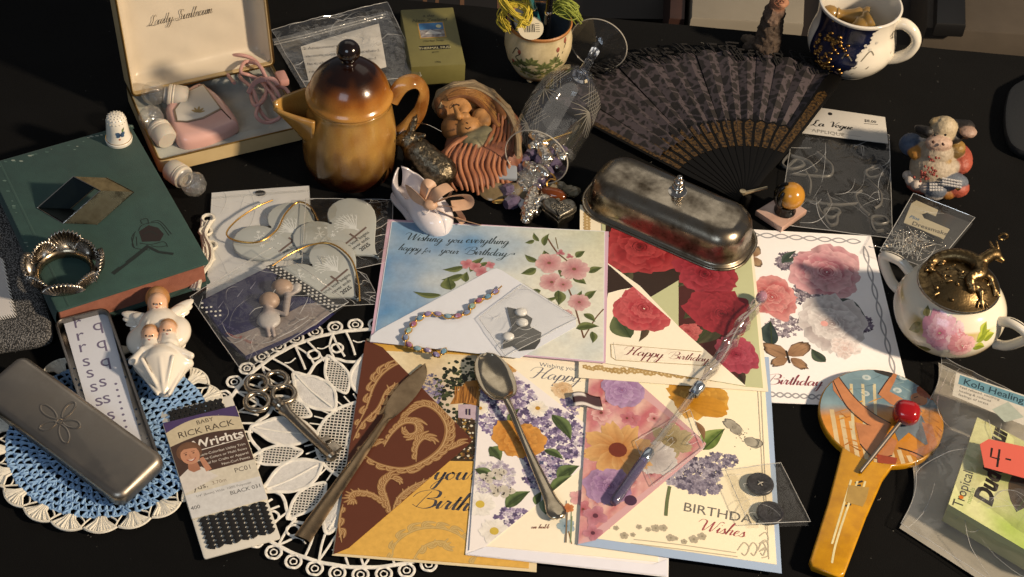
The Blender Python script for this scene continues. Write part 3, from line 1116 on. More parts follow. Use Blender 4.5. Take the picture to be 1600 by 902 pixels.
part('sheet', sheet([(757, 855), (1028, 880), (1040, 566), (765, 556)], 1.32, 1.6).col('efe6cf'), paper, card, 0, True)
A = Art(1.605)
A.word('Wishing you', 842, 574, 5.4, '6b6c78', -4)
A.hand('Happy', 832, 592, 905, 600, '6b6c78', .18)
A.spray(884, 640, 20, 16, 30, ['8f80a8', 'c2b6cf'], 5)
A.rose(880, 612, 20, 'b98a58', 'dcb98c', 'ead2ae', 3)
A.leaf(852, 806, 862, 770, 22, '4f6a4a', '8fa080')
A.flower(884, 824, 15, 5, '7f98a8', 'a9bcc4', '3f6a80', .2)
A.line([(893, 852), (888, 832)], .8, '8a6a3c', smooth=False)
for i in range(7):
    x = random.uniform(880, 896)
    A.line([(x, 850), (x + 2, random.uniform(770, 838))], .6, random.choice(['8a6a3c', '7a8a6a', '6f7a80']), smooth=False)
A.flower(905, 780, 16, 5, 'c98a92', 'e0b0b0', None)
A.flower(888, 796, 9, 5, 'b8683c', 'cf8a58', None)
A.hand('un hubb', 830, 828, 858, 828, '8c5a48', .3)
part('printed_flowers', A.done([(757, 855), (1028, 880), (1040, 566), (765, 556)]), ink, card, 0, True)

# --- "Birthday Wishes": cream card on a pale blue envelope, painted flap from the left
env = thing('envelope', 'pale blue envelope with a pink and purple floral flap at front right', 'envelope', W(1060, 750))
part('back_panel', sheet([(902, 853), (1221, 898), (1201, 560), (926, 545)], 2.3, 2.45).col('9db2cf'), envpaper, env, 0, True)
fl = part('flap', sheet([(903, 852), (922, 560), (950, 558), (1090, 682), (1103, 695), (1098, 704), (930, 846)], 3.1, 3.25).col('c9a0a4'), envpaper, env, 0, True)
A = Art(3.26)


def blot(u, v):
    n1, n2 = noise.noise(Vector((u * 6, v * 7, 2))), noise.noise(Vector((u * 11, v * 12, 7)))
    c = mixc(lin('c98a92'), lin('b85f6a'), .5 + n1)
    return mixc(c, lin('e3c3b4'), .35 + n2)


tri = [(904, 850), (922, 561), (948, 560), (1101, 696), (930, 845)]
n = 26
g = G()
cols = []
a0, b0, c0 = [np.array(W(*q, 3.26)[:2]) for q in ((904, 850), (922, 561), (1101, 696))]
for i in range(n + 1):
    for j in range(n + 1 - i):
        p = a0 + (b0 - a0) * i / n + (c0 - a0) * j / n
        g.v.append((p[0], p[1], 0))
        cols.append(blot(i / n, j / n))
off = lambda i: i * (n + 1) - i * (i - 1) // 2
for i in range(n):
    for j in range(n - i):
        g.f.append((off(i) + j, off(i) + j + 1, off(i + 1) + j))
        if j < n - i - 1:
            g.f.append((off(i) + j + 1, off(i + 1) + j + 1, off(i + 1) + j))
g.c = cols
A.put(g)
for i in range(34):
    for _ in range(60):
        x, y = random.uniform(905, 1095), random.uniform(575, 840)
        if x < 905 + 190 * (1 - abs(y - 697) / 150) - 14:
            break
    A.flower(x, y, random.uniform(9, 16), 4, 'a85560', random.choice(['d8a0a4', 'e3b8b4', 'c4808a']), '6e4034', .18, .9)
A.leaf(1082, 660, 1099, 694, 20, '7d7a4c', 'a8a070')
A.flower(1050, 690, 34, 6, '8a7a4c', 'b9a880', '6e5a2c', .22, .8)
A.flower(1025, 718, 34, 7, 'a8a0a0', 'd8d2d0', None)
A.flower(965, 705, 56, 8, 'a8682c', 'd9ae74', '6e3020', .26, .62, .3)
A.rose(952, 762, 44, '6a4470', '9a78a4', 'b898bc', 3)
A.disc(985, 784, 10, '4a3048', px=True)
A.rose(972, 612, 40, '8a6494', 'a884b0', 'c0a4c8', 3)
A.flower(930, 808, 20, 4, 'a05a6a', 'c48a98', '5c3040')
A.flower(926, 835, 16, 4, 'a05a6a', 'c48a98', '5c3040')
A.flower(1012, 820, 1, 4, 'a05a6a', 'c48a98', None)
part('printed_flowers', A.done([(903, 852), (922, 560), (950, 558), (1090, 682), (1103, 695), (1098, 704), (930, 846)]), ink, fl, 0, True)
card = thing('greeting_card', 'cream card printed BIRTHDAY Wishes with lilac sprig and butterfly', 'card', W(1080, 750, 1.6), group='birthday cards')
part('sheet', sheet([(930, 843), (1213, 884), (1192, 562), (935, 552)], 2.47, 2.8).col('efe5c8'), paper, card, 0, True)
A = Art(2.805)
A.rose(1082, 622, 52, '8a5a14', 'c48a2c', 'd9a544', 2)
A.petal(*A.P(1075, 630), -.2, 28, 20, 'b07818', 'cf942e')
A.petal(*A.P(1060, 610), .6, 26, 18, 'b07818', 'd6a03c')
A.leaf(1098, 705, 1132, 672, 34, '4d6428', '8fa05a')
A.leaf(1085, 660, 1100, 690, 12, '7a5a3c', '8a6a4c')
A.spray(1082, 742, 46, 24, 300, ['8d8699', 'a29bab', '6d677c', '575266', 'b9b3c0'], 5)
A.spray(1122, 722, 30, 12, 80, ['8d8699', 'a29bab', '6d677c'], 4)
A.spray(1100, 765, 26, 10, 70, ['8d8699', 'a29bab', '6d677c'], 5)
A.line([(1046, 762), (1042, 785), (1040, 808)], 2.4, '66704c')
for bx, by, r0 in ((1154, 682, 1.9), (1168, 697, .3), (1150, 672, 2.4), (1162, 688, -.4)):
    x, y = A.P(bx, by)
    A.petal(x, y, r0, 11, 9, '8a8578', 'b9b4a4', c2='3b3a36')
for i in range(22):
    A.disc(1160 + random.gauss(0, 8), 684 + random.gauss(0, 9), .9, '2f2e2c', px=True, n=6)
A.word('BIRTHDAY', 1066, 800, 10.6, '6f6c66', -8, xs=1.06)
A.hand('Wishes', 1092, 830, 1162, 842, 'a14b52', .2)
si = 'b9b09a'
for t in range(13):
    x, y = 950 + t * 12 + random.uniform(-3, 3), 832 + t * .9 + random.uniform(-12, 8)
    A.flower(x, y, random.uniform(4, 8), 5, 'a8a08c', si, '8f8874', .25)
A.line([(990, 845), (1060, 853), (1150, 866)], .7, si)
A.line([(985, 851), (1060, 860), (1152, 872)], .7, si)
for t in range(3):
    A.line([(1152 + 16 * t, 862), (1162 + 14 * t, 850), (1170 + 13 * t, 858), (1164 + 14 * t, 870), (1158 + 15 * t, 866)], .8, si)
    A.line([(1186, 840 + 12 * t), (1196, 834 + 12 * t), (1200, 846 + 12 * t), (1190, 850 + 12 * t)], .8, si)
A.line([(1188, 600), (1201, 876)], .5, si, smooth=False)
A.line([(1183, 600), (1196, 830)], .5, si, smooth=False)
part('printed_flowers', A.done([(930, 843), (1213, 884), (1192, 562), (935, 552)]), ink, card, 0, True)

# --- large card at the right with pink roses and butterfly
card = thing('greeting_card', 'white birthday card with pink and white roses and brown butterfly, beside the sugar bowl', 'card', W(1300, 500), group='birthday cards')
cc = [(1180, 628), (1426, 638), (1361, 369), (1130, 356)]
part('sheet', sheet(cc, 0.02, 0.5).col('ece9e8'), paper, card, 0, True)
A = Art(0.51)
sv = '9a9a9e'
for (p, q) in (((1165, 366), (1345, 378)), ((1350, 385), (1404, 612)), ((1200, 616), (1300, 622))):
    for s_ in (0, PI):
        A.line([(p[0] + (q[0] - p[0]) * t / 24 + (3.5 * math.sin(t * 1.05 + s_) if abs(q[1] - p[1]) > 60 else 0), p[1] + (q[1] - p[1]) * t / 24 + (0 if abs(q[1] - p[1]) > 60 else 3.5 * math.sin(t * 1.05 + s_))) for t in range(25)], 1.3, sv)
A.spray(1232, 408, 22, 14, 70, ['7d7480', '978c98', '655d6c'], 4)
A.spray(1262, 460, 34, 16, 110, ['7d7480', '978c98', '655d6c', 'a89ea8'], 4)
A.spray(1225, 510, 30, 16, 100, ['7d7480', '978c98', 'b0a6b0', 'a89ea8'], 4)
A.spray(1350, 508, 14, 14, 40, ['6d5f78', '857890', '574c62'], 4)
A.leaf(1222, 412, 1244, 392, 12, '2a3a34', '4a5a50')
A.leaf(1245, 400, 1220, 410, 9, '2a3a34', '4a5a50')
A.leaf(1300, 470, 1352, 495, 32, '1e2a2a', '3c4a48')
A.leaf(1206, 540, 1204, 502, 34, '1e2c2c', '40504e')
A.leaf(1290, 566, 1268, 545, 22, '2a3430', '50604c')
A.rose(1292, 425, 64, '963c50', 'bf7684', 'dcb0b4', 6)
A.rose(1206, 464, 48, '9c3c40', 'c4686a', 'dc9c98', 5)
A.rose(1300, 506, 64, '9c8c8a', 'bdb4b4', 'e2dedc', 6)
A.disc(1288, 506, 6, 'd9a09a', px=True)
A.rose(1320, 545, 26, 'c9a8a0', 'e0d4d0', 'efeae8', 2)
for bx, by, an, l in ((1232, 556, 2.75, 26), (1232, 556, .7, 26), (1230, 560, 3.7, 18), (1236, 560, -.7, 18)):
    x, y = A.P(bx, by)
    A.petal(x, y, an, l * .8, l * .5, '8a684c', 'b08c6a', c2='2a2018', vein=.5)
A.line([(1228, 548), (1234, 568)], 1.6, '2e241c', smooth=False)
for bx, by, an, l in ((1178, 402, 1.4, 16), (1178, 402, -1.2, 14)):
    x, y = A.P(bx, by)
    A.petal(x, y, an, l * .8, l * .6, '8a684c', 'b09878', c2='2a2018', vein=.5)
A.hand('Birthday', 1200, 600, 1284, 604, '8c4650', .24)
part('printed_flowers', A.done([(1180, 628), (1426, 638), (1361, 369), (1130, 356)]), ink, card, 0, True)

# --- red roses, in an envelope lying over the last two
env = thing('envelope', 'white envelope with a gold lace rim holding the red rose card', 'envelope', W(1050, 480, 2.2))
part('back_panel', sheet([(904, 592), (1200, 614), (1170, 340), (906, 322)], 3.5, 3.65).col('e9dfc6'), envpaper, env, 0, True)
A = Art(3.655)
for k in range(40):
    t = k / 40
    x, y = 914 + t * 238, 576 + t * 20
    A.flower(x, y + random.uniform(-2, 2), random.uniform(4, 7), 5, 'a88a54', random.choice(['c4a874', 'b89a64']), 'd8c49a', .3)
for k in range(8):
    A.flower(917, 336 + k * 4.5, 6, 5, 'a88a54', 'c4a874', 'd8c49a', .3)
part('gold_lace_print', A.done(), ink, env, 0, True)
card = thing('greeting_card', 'Happy Birthday card with big red roses, under the silver dish', 'card', W(1050, 470, 2.4), group='birthday cards')
part('sheet', sheet([(942, 568), (1166, 606), (1192, 608), (1168, 345), (940, 330)], 3.67, 4.0).col('b9bd94'), paper, card, 0, True)
A = Art(4.005)
for q in ((950, 460, 975, 405, 50), (990, 400, 950, 440, 40), (1050, 400, 1020, 430, 44), (1100, 440, 1065, 470, 40), (1110, 540, 1090, 505, 44), (1060, 530, 1088, 560, 40), (1140, 575, 1163, 604, 24), (1082, 455, 1104, 480, 40), (1130, 420, 1105, 405, 34), (1095, 500, 1110, 470, 30)):
    A.leaf(*q, '2a1c18', '4a3a2c')
A.poly([(946, 345), (945, 480), (1010, 470), (1060, 440), (1060, 380), (1010, 350)], '33241c')
A.poly([(1060, 400), (1060, 545), (1110, 560), (1150, 600), (1160, 560), (1130, 440), (1100, 400)], '4a2320')
for q in ((990, 380, 952, 420, 36), (985, 420, 950, 450, 30), (1078, 420, 1060, 450, 30), (1120, 500, 1085, 540, 36), (1092, 470, 1068, 500, 30)):
    A.leaf(*q, '3a3a24', '55523a')
A.rose(1000, 388, 66, '5a1216', '98262c', 'b8484a', 5)
A.rose(1102, 430, 56, '54101c', '8c2430', 'a83c48', 4)
A.rose(1128, 492, 56, '54101c', '86202c', 'a0343e', 5)
A.rose(1150, 556, 42, '781a30', 'a03a4c', 'b85466', 4)
A.rose(1075, 520, 22, '8a2a30', 'b04a4c', 'c8706c', 3)
part('printed_roses', A.done([(942, 568), (1166, 606), (1192, 608), (1168, 345), (940, 330)]), ink, card, 0, True)
fo = part('folded_front', sheet([(944, 569), (1165, 605), (1062, 514), (1000, 449), (948, 412)], 4.3, 4.5).col('efe7d2'), paper, card, 0, True)
A = Art(4.505)
A.poly([(946, 480), (950, 460), (968, 455), (996, 450), (948, 414)], '33241c')
A.leaf(985, 530, 962, 490, 40, '3c4a30', '66704a')
A.leaf(1008, 505, 998, 536, 14, '4a3a2c', '5a4a34')
A.rose(1006, 484, 54, '86222a', 'b8404a', 'cc6466', 5)
A.rose(1020, 458, 28, 'b03440', 'cc5460', 'dc7c80', 4)
A.poly([(958, 537), (1060, 550), (1092, 556), (1104, 568), (962, 564)], 'f3ead6')
for pts in ([(954, 540), (1096, 552)], [(955, 560), (962, 565), (1110, 574)], [(954, 540), (955, 560)]):
    A.line(pts, .5, 'a8946a', smooth=False)
A.hand('Happy', 978, 556, 1034, 562, '7a3038', .24)
A.hand('Birthday', 1046, 562, 1106, 568, '7a3038', .24)
part('printed_roses', A.done([(944, 569), (1165, 605), (1062, 514), (1000, 449), (948, 412)]), ink, fo, 0, True)

# --- wide blue sky card, its pink envelope, and the pale flap lying on it
env = thing('envelope', 'pink-edged envelope with a pale blue pointed flap under the bracelet', 'envelope', W(760, 460, 3))
part('back_panel', sheet([(578, 532), (946, 570), (951, 364), (606, 340)], 4.8, 4.95).col('c9a9bd'), envpaper, env, 0, True)
card = thing('greeting_card', 'wide watercolour blue birthday card with apple blossom, under the baby shoe', 'card', W(770, 450, 3.3), group='birthday cards')
part('sheet', sheet([(583, 531), (943, 567), (945, 363), (612, 343)], 4.97, 5.3).col('d8dde0'), paper, card, 0, True)
A = Art(5.305)


def wash(u, v):
    n1 = noise.noise(Vector((u * 4, v * 3, 1))) + .5 * noise.noise(Vector((u * 9, v * 8, 4)))
    b_ = mixc(lin('4f86b8'), lin('dfe0d4'), .12 + u * 1.1 + n1 * .5)
    b_ = mixc(b_, lin('8fb0c8'), max(0, .8 * noise.noise(Vector((u * 7 + 3, v * 5, 9)))) + .4 * max(0, v - .75) * 3)
    return mixc(b_, lin('cfcca0'), max(0, (u - .55)) * max(0, v - .3) * 2.2)


A.grad([(584, 531), (942, 566), (944, 364), (613, 344)], wash, 30)
for t_, q in (('Wishing', (634, 372, 690, 377)), ('you', (699, 377, 722, 379)), ('everything', (727, 378, 794, 382)), ('happy', (622, 388, 657, 391)), ('for', (661, 392, 672, 393)), ('your', (688, 393, 715, 396)), ('BirthdaZ', (728, 396, 796, 401))):
    A.hand(t_, *q, '2d3a3e', .24, .1, ys=.85)
A.line([(855, 372), (870, 395), (890, 415), (885, 440), (895, 470), (905, 505), (912, 530)], 1.3, '6a4a34')
A.line([(912, 530), (930, 500), (943, 485)], 1.0, '6a4a34')
A.line([(868, 372), (872, 390)], .8, '6a5a34')
for q in ((835, 376, 820, 380, 9), (842, 378, 834, 364, 9), (850, 385, 858, 366, 11), (840, 410, 820, 398, 13), (838, 420, 814, 428, 16), (858, 404, 850, 392, 13), (900, 404, 914, 394, 13), (920, 428, 941, 420, 14), (895, 436, 916, 446, 15), (845, 455, 825, 456, 14), (872, 455, 873, 478, 20), (872, 465, 836, 470, 8), (905, 478, 909, 456, 13), (915, 470, 932, 456, 14), (912, 492, 930, 505, 13), (900, 515, 936, 512, 18), (925, 520, 926, 538, 13), (878, 418, 876, 434, 16)):
    A.leaf(*q, '44502a', '76804e')
pk, pl = 'b06c74', 'd9b4b2'
for q in ((858, 412, 22), (897, 422, 24), (862, 442, 20), (880, 446, 15), (905, 474, 18), (882, 494, 14)):
    A.flower(q[0], q[1], q[2], 5, pk, pl, '7a5a44', .14, 1.1)
for q in ((876, 396, 7), (890, 402, 6)):
    A.flower(q[0], q[1], q[2], 3, 'a85a64', 'c88a90', None)
for q in ((725, 416, 692, 420, 13), (724, 428, 690, 436, 15), (735, 424, 756, 402, 15), (745, 418, 770, 410, 9), (705, 452, 700, 432, 26), (728, 440, 730, 424, 14), (690, 460, 646, 454, 13)):
    A.leaf(*q, '44502a', '76804e')
for q in ((730, 412, 11), (743, 416, 10), (752, 424, 12), (766, 414, 8)):
    A.flower(q[0], q[1], q[2], 4, 'a85a64', 'cf949a', None)
part('printed_blossom', A.done([(583, 531), (943, 567), (945, 363), (612, 343)]), ink, card, 0, True)
fl = part('flap', sheet([(578, 531), (580, 522), (590, 514), (768, 421), (776, 419), (784, 422), (900, 498), (900, 512), (812, 560)], 5.6, 5.8).col('d6dae2'), envpaper, env, 0, True)


def tilt(o, xr=66.0, a=math.radians(1.15)):
    """the wide card lies with its right end on the stack and its left end near the cloth"""
    o.rotation_euler[1] = -a
    o.location.z -= (xr * MM - o.location.x) * math.sin(a)


def ZL(x, y, z=0.0):
    """height of the wide card's top at a photo point, plus z"""
    return 5.5 - (66 - W(x, y, 5)[0]) * math.sin(math.radians(1.15)) + z


tilt(env)
tilt(card)

ZUP = 1.3      # the stack rests on the lace
for o_ in list(COL.objects):
    if o_.parent is None and o_.get('category') in ('card', 'envelope') and 'butterfly, beside' not in o_['label']:
        o_.location.z += ZUP * MM

# ------------------------------------------------------------------ shared materials for the objects
film1 = film_mat('clear_film', haze=.02, gloss=.2, rough=.1)
crease_m = film_mat('film_crease', haze=.38, gloss=1.6, rough=.1, bump=0)


def crinkle(o_args, corners, nx, ny, z, amp, sc, seed, m, parent, n):
    """a film sheet with its folds and cut edge as parts"""
    g_ = film(corners, nx, ny, z, amp, sc, seed)
    part(o_args, g_, m, parent, 60, True)
    cr_, ed_ = creases(g_, nx, ny, n, int(seed * 7) + n)
    part('creases', cr_, crease_m, parent, 60, True)['kind'] = 'stuff'
    part('film_edge', ed_, crease_m, parent, 60, True)


film2 = film_mat('milky_film', haze=.12, gloss=.3, rough=.15)
silver = mat('tarnished_silver', 'b6a68c', rough=.24, metal=1, var=.55, vs=160, col2='5a4a38', rvar=.14, bump=.04, bs=400)
bright = mat('bright_silver', 'd4cec4', rough=.16, metal=1, var=.3, vs=300, col2='6a6258', rvar=.08)
pewter = mat('pewter', '8a847a', rough=.34, metal=1, var=.6, vs=400, col2='2a2724', rvar=.12)
goldm = mat('gold_wire', 'd6a85c', rough=.25, metal=1)
glass = mat('clear_glass', 'ffffff', rough=.0, trans=1.0, ior=1.5)
clearx = film_mat('clear_crystal', tint='f8f7f4', haze=.09, gloss=.9, rough=.05, bs=260, bump=.5)
glaze = mat('glazed_pottery', 'vc', rough=.16, coat=.5, var=.16, vs=700)
china = mat('white_china', 'vc', rough=.14, coat=.4, spec=.5)
satin = mat('painted_resin', 'vc', rough=.45, var=.25, vs=500, bump=.12, bs=900)
plain = mat('matte_paint', 'vc', rough=.6, var=.12, vs=400)


def wrap(g, prof, a0, off=0.15):
    """lay flat artwork (x = along the girth, y = height, mm) on a turned surface with radius prof(z)"""
    return g.map(lambda p: ((prof(p[1]) + off + p[2]) * math.cos(a0 + p[0] / max(prof(p[1]), 1)), (prof(p[1]) + off + p[2]) * math.sin(a0 + p[0] / max(prof(p[1]), 1)), p[1]))


def rad(prof):
    pr = sorted((z, r) for r, z in prof)
    zs, rs = [p[0] for p in pr], [p[1] for p in pr]
    return lambda z: float(np.interp(z, zs, rs))


def tray(wd, d, h, t, r, floor=2.0):
    rows = []
    for (i, z) in ((1.0, 0), (0, 1.0), (0, h), (t, h), (t, floor)):
        rows.append([(p[0], p[1], z) for p in inset(rrect(wd, d, r, 5), i)])
    g = surf(rows, cu=True)
    n = len(rows[0])
    g.f.append(tuple(range(n))[::-1])
    g.f.append(tuple(4 * n + j for j in range(n)))
    return g


# ------------------------------------------------------------------ green book and what stands on it
ZB = 24.0
ct, an, wd, hh = fit([(78, 492), (320, 410), (209, 193), (-10, 252)], ZB)
bk = thing('book', 'worn green clothbound book with pink page edges under the thimble', 'book', (ct[0], ct[1], 0), an)
cm = mat('green_bookcloth', '2c4a44', rough=.8, var=.45, vs=60, col2='1c3230', bump=.3, bs=1500, sheen=.1)
part('page_block', slab(rrect(wd - 5, hh - 7, .5, 1, -.5, 0), 2, ZB - 2.2, 0).map(lambda p: (p[0] + .8 * nz(p, .2), p[1], p[2])), mat('stained_pages', '9c6450', rough=.85, var=.5, vs=90, col2='6e3c30', bump=.5, bs=2500), bk)
part('back_cover', slab(rrect(wd, hh, 2, 3), 0, 2, .6), cm, bk)
part('front_cover', slab(rrect(wd, hh, 2, 3), ZB - 2.2, ZB, .7), cm, bk)
sp = [(-wd / 2 + 1.5 - 3.5 * math.sin(PI * i / 10), 0, 12 - 12 * math.cos(PI * i / 10)) for i in range(11)]
part('spine', surf([[(p[0], y, p[2]) for p in sp] for y in (-hh / 2 + .5, hh / 2 - .5)]), cm, bk)
part('hinge_groove', surf([[(-wd / 2 + 9 + q, y, ZB + .05 + .35 * math.cos(q * 1.57)) for q in (-2, -1, 0, 1, 2)] for y in (-hh / 2 + 1, hh / 2 - 1)]), cm, bk)
A = Art(ZB + .06)
dk = '1a2422'
A.poly([(217, 362), (232, 352), (247, 356), (256, 366), (250, 377), (222, 378)], '241c1b')
for pts in ([(216, 361), (222, 352), (238, 348), (250, 350), (264, 368)], [(210, 366), (208, 386), (234, 391)], [(213, 370), (214, 384)], [(218, 380), (236, 382), (256, 378), (262, 386)], [(236, 347), (250, 346), (268, 366)],
            [(222, 350), (220, 344), (230, 342), (232, 350)], [(212, 362), (206, 372), (210, 388)], [(236, 384), (248, 386), (262, 384)], [(224, 366), (236, 362), (246, 368)]):
    A.line(pts, .7, dk)
A.line([(230, 386), (210, 402), (176, 428)], 3.4, dk, smooth=False)
A.line([(186, 417), (196, 410)], 1.0, '2c4a44', smooth=False)
A.line([(228, 384), (248, 394), (271, 397)], 2.4, dk, smooth=False)
part('stamped_emblem', A.done(), mat('stamped_ink', 'vc', rough=.7), bk, 0, True)
A = Art(ZB + .05)
for i in range(46):
    t = random.random()
    x, y = (-4 + 213 * t, 252 - 59 * t + abs(random.gauss(0, 5)) + 2) if i % 3 else (-2 + 80 * t, 254 + 236 * t + random.uniform(-3, 3))
    A.disc(x, y, random.uniform(1, 3.6), random.choice(['5d756c', '8a958a', '48625a']), sq=.5, px=True, n=7)
part('worn_patches', A.done(), plain, bk, 0, True)['kind'] = 'stuff'

p = W(186, 219, ZB)
th = thing('thimble', 'white china thimble with a blue bird, standing on the green book', 'thimble', p)
prof = [(8.6, 0), (10.4, 0), (10.6, 2.2), (9.9, 3.2), (9.4, 4.2), (8.9, 10), (8.2, 18), (7.4, 22.5), (6.2, 24.6), (3.5, 25.6), (.05, 25.8)]
part('cup', lathe(prof, 40).col('e8e2d4'), china, th)
dg = G()
for k in range(5):
    rr, z = ((7.62, 21), (6.6, 24), (5.0, 25.1), (3.0, 25.72), (.8, 25.8))[k]
    for i in range(max(1, int(rr * 2.6))):
        a = 2 * PI * (i + .5 * (k % 2)) / max(1, int(rr * 2.6))
        dg.add(ball(.62, 6, 4, (rr * math.cos(a), rr * math.sin(a), z)))
part('dimples', dg.col('cfc8b8'), china, th)['kind'] = 'stuff'
part('gold_band', tube([(10.0 * math.cos(t * PI / 16), 10.0 * math.sin(t * PI / 16), 3.3) for t in range(32)], .25, 5, True), goldm, th)
A = Art(0)
for an_, l, wq in ((.4, 4.2, 3.4), (2.6, 4.0, 3.6), (-.5, 3.4, 2.8), (3.6, 3.6, 3)):
    A.petal(0, 0, an_, l, wq, '2c3c58', '4a6a8a')
A.leaf(2, 2, 4, 6, 2, px=False)
A.disc(-1, -4, .8, 'b8603c')
A.disc(2.5, 3.6, .7, '7a9a5a')
part('bird_transfer', wrap(A.done().t(0, 12, 0), rad(prof), math.radians(-62)), ink, th, 0)

nr = thing('napkin_ring', 'plain brass napkin ring shaped as a diamond, on the green book', 'napkin ring', W(120, 320, ZB))
Lp, Bp, Tp, Rp = [Vector(q) for q in (W(58, 325, ZB + .3), W(99, 349, ZB + .3), W(115, 276, ZB + 22), W(157, 298, ZB + 22))]
ax = Vector(W(151, 351, ZB + .3)) - Bp
g = surf([[tuple(q) for q in (Lp, Bp, Rp, Tp)], [tuple(q + ax) for q in (Lp, Bp, Rp, Tp)]], cu=True)
ab = mat('aged_brass', '7a6a4c', rough=.3, metal=1, var=.6, vs=70, col2='4a3c28', rvar=.15)
part('outer_band', g, ab, nr, 0, True)
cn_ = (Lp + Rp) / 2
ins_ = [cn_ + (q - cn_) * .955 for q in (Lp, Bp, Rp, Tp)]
part('darkened_inside', surf([[tuple(q) for q in ins_], [tuple(q + ax) for q in ins_]], cu=True), mat('dark_reflection_tone', '10191a', rough=.35, metal=.8, var=.4, vs=60), nr, 0, True)  # inner faces coloured near-black: dark reflections inside the ring put into the colour
part('polished_lip', tube([tuple(q) for q in (Lp, Bp, Rp, Tp)], .55, 5, True), bright, nr, 30, True)
part('far_lip', tube([tuple(q + ax) for q in (Lp, Bp, Rp, Tp)], .5, 5, True), ab, nr, 30, True)

sr = thing('napkin_ring', 'napkin ring of silvery scallop shells on the book corner', 'napkin ring', W(103, 432, ZB))
part('inner_ring', tube([(19.5 * math.cos(t * PI / 20), 19.5 * math.sin(t * PI / 20), 4) for t in range(40)], 2.0, 8, True, 2.0, (0, 0, 1)), silver, sr)
NS = 8
for k in range(NS):
    big = 1.12 if k % 2 == 0 else .92
    rows = []
    for i in range(11):
        q = i / 10
        row = []
        for j in range(29):
            f = -1.15 + 2.3 * j / 28
            rr = 17.5 * q * big * (1 + .04 * math.cos(j * PI)) * (1 - .12 * abs(f) ** 2)
            bulge = 5.0 * math.sin(PI * min(1, q * .9)) * (1 - .5 * f * f) + (1.0 * math.cos(j * PI) * q)
            row.append((rr * math.sin(f), -bulge, rr * math.cos(f)))
        rows.append(row)
    a = 2 * PI * k / NS + .2
    g = surf(rows).map(lambda p: (p[0], p[1], p[2])).r('X', 12 if k % 2 else 20).t(0, -19.5, 2).r('Z', math.degrees(a) + 90 + 90)
    o = part('scallop_shell', g, mat('shell_silver', 'b4aca0', rough=.3, metal=1, var=.5, vs=350, col2='4a3c2c', rvar=.12), sr, 60)
    o.modifiers.new('thickness', 'SOLIDIFY').thickness = .0009

# ------------------------------------------------------------------ shaver case at the top left
ZC = 14.0
ct, an, wd, hh = fit([(247, 250), (464, 203), (430, 80), (196, 136)], ZC)
cs = thing('shaver_case', 'open cream presentation case with gilt rims and satin lid lining', 'case', (ct[0], ct[1], 0), an)
leath = mat('cream_leatherette', 'c9b284', rough=.5, var=.3, vs=50, col2='a98f60', bump=.15, bs=1200)
part('base_tray', tray(wd, hh, ZC, 2.2, 5), leath, cs)
part('rim', tube([(p[0], p[1], ZC + .2) for p in inset(rrect(wd, hh, 5, 5), .8)], .8, 6, True), mat('gilt_rim', '8a7040', rough=.35, metal=1), cs)
rows = []
for j in range(31):
    row = []
    for i in range(41):
        x, y = (-.5 + i / 40) * (wd - 4.6), (-.5 + j / 30) * (hh - 4.6)
        e = min(1, (wd / 2 - 2 - abs(x)) / 7, (hh / 2 - 2 - abs(y)) / 7)
        d = 1 if (-40 < x < 36 and -hh / 2 + 16 < y < hh / 2 - 14) else .15
        row.append((x, y, ZC - 1.5 - 5.5 * max(0, e) ** .6 * (.35 + .65 * d) + 1.6 * noise.noise(Vector((x * .07, y * .11, 2)))))
    rows.append(row)
part('velvet_lining', surf(rows), mat('grey_satin', 'a9aca4', rough=.55, var=.3, vs=60, sheen=.4, bump=.2, bs=700), cs)
lid = bpy.data.objects.new('lid', None)
COL.objects.link(lid)
lid.parent = cs
lid.location = (0, (hh / 2 + .5) * MM, (ZC + 1) * MM)
lid.rotation_euler = (math.radians(80), 0, 0)
LH = 24.0   # lid depth: shell with its open side to the front
part('lid_shell', tray(wd, hh, LH, 2.2, 5).t(0, hh / 2, 0), leath, lid)
part('lid_rim', tube([(p[0], p[1] + hh / 2, LH + .2) for p in inset(rrect(wd, hh, 5, 5), .8)], .8, 6, True), MATS['gilt_rim'], lid)
rows = []
for j in range(33):
    row = []
    for i in range(45):
        x, y = (-.5 + i / 44) * (wd - 4.8), (j / 32) * (hh - 4.8) + 2.4
        e = min((wd / 2 - 2 - abs(x)), y - 2, hh - 2 - y)
        row.append((x, y, 4 + 17 * max(0, 1 - e / 9) ** 2.2 + 1.1 * noise.noise(Vector((x * .05 + y * .03, y * .05, 4)))))
    rows.append(row)
part('satin_lining', surf(rows), mat('cream_satin', 'cfc3ae', rough=.32, var=.15, vs=30, sheen=.3, spec=.6), lid)
g1, w1 = script('Lady Sunbeam', 1.0, .14, thin=.07)
part('script_name', g1.s_(52 / w1, 46 / w1, 1).t(-34, hh * .50, 6.0).col('4a4238'), ink, lid, 0)

sh = thing('electric_shaver', 'pink lady shaver with white panel and gold leaf in the open case', 'shaver', W(315, 180, 8))
out = [W(x, y, 20)[:2] for x, y in ((258, 168), (275, 150), (302, 132), (318, 131), (345, 150), (371, 185), (366, 196), (340, 208), (310, 217), (284, 219), (270, 205))]
out = [q[:2] for q in spline(out, 5, True)]
part('body', slab(out, 6, 22, 6, 5).col('d9aea2'), mat('pink_plastic', 'd2a69c', rough=.22, coat=.3), sh, 50, True)
pan = [W(x, y, 22.6)[:2] for x, y in ((275, 190), (271, 172), (292, 143), (318, 131), (347, 170), (318, 185), (292, 191))]
part('panel_frame', slab(pan, 21.5, 22.7, .3), mat('grey_trim', '8a7c6c', rough=.3, metal=.7), sh, 30, True)
part('panel', slab(inset(pan, 1.4), 22.2, 23.1, .3), mat('ivory_panel', 'cfc9bd', rough=.3), sh, 30, True)
A = Art(23.15)
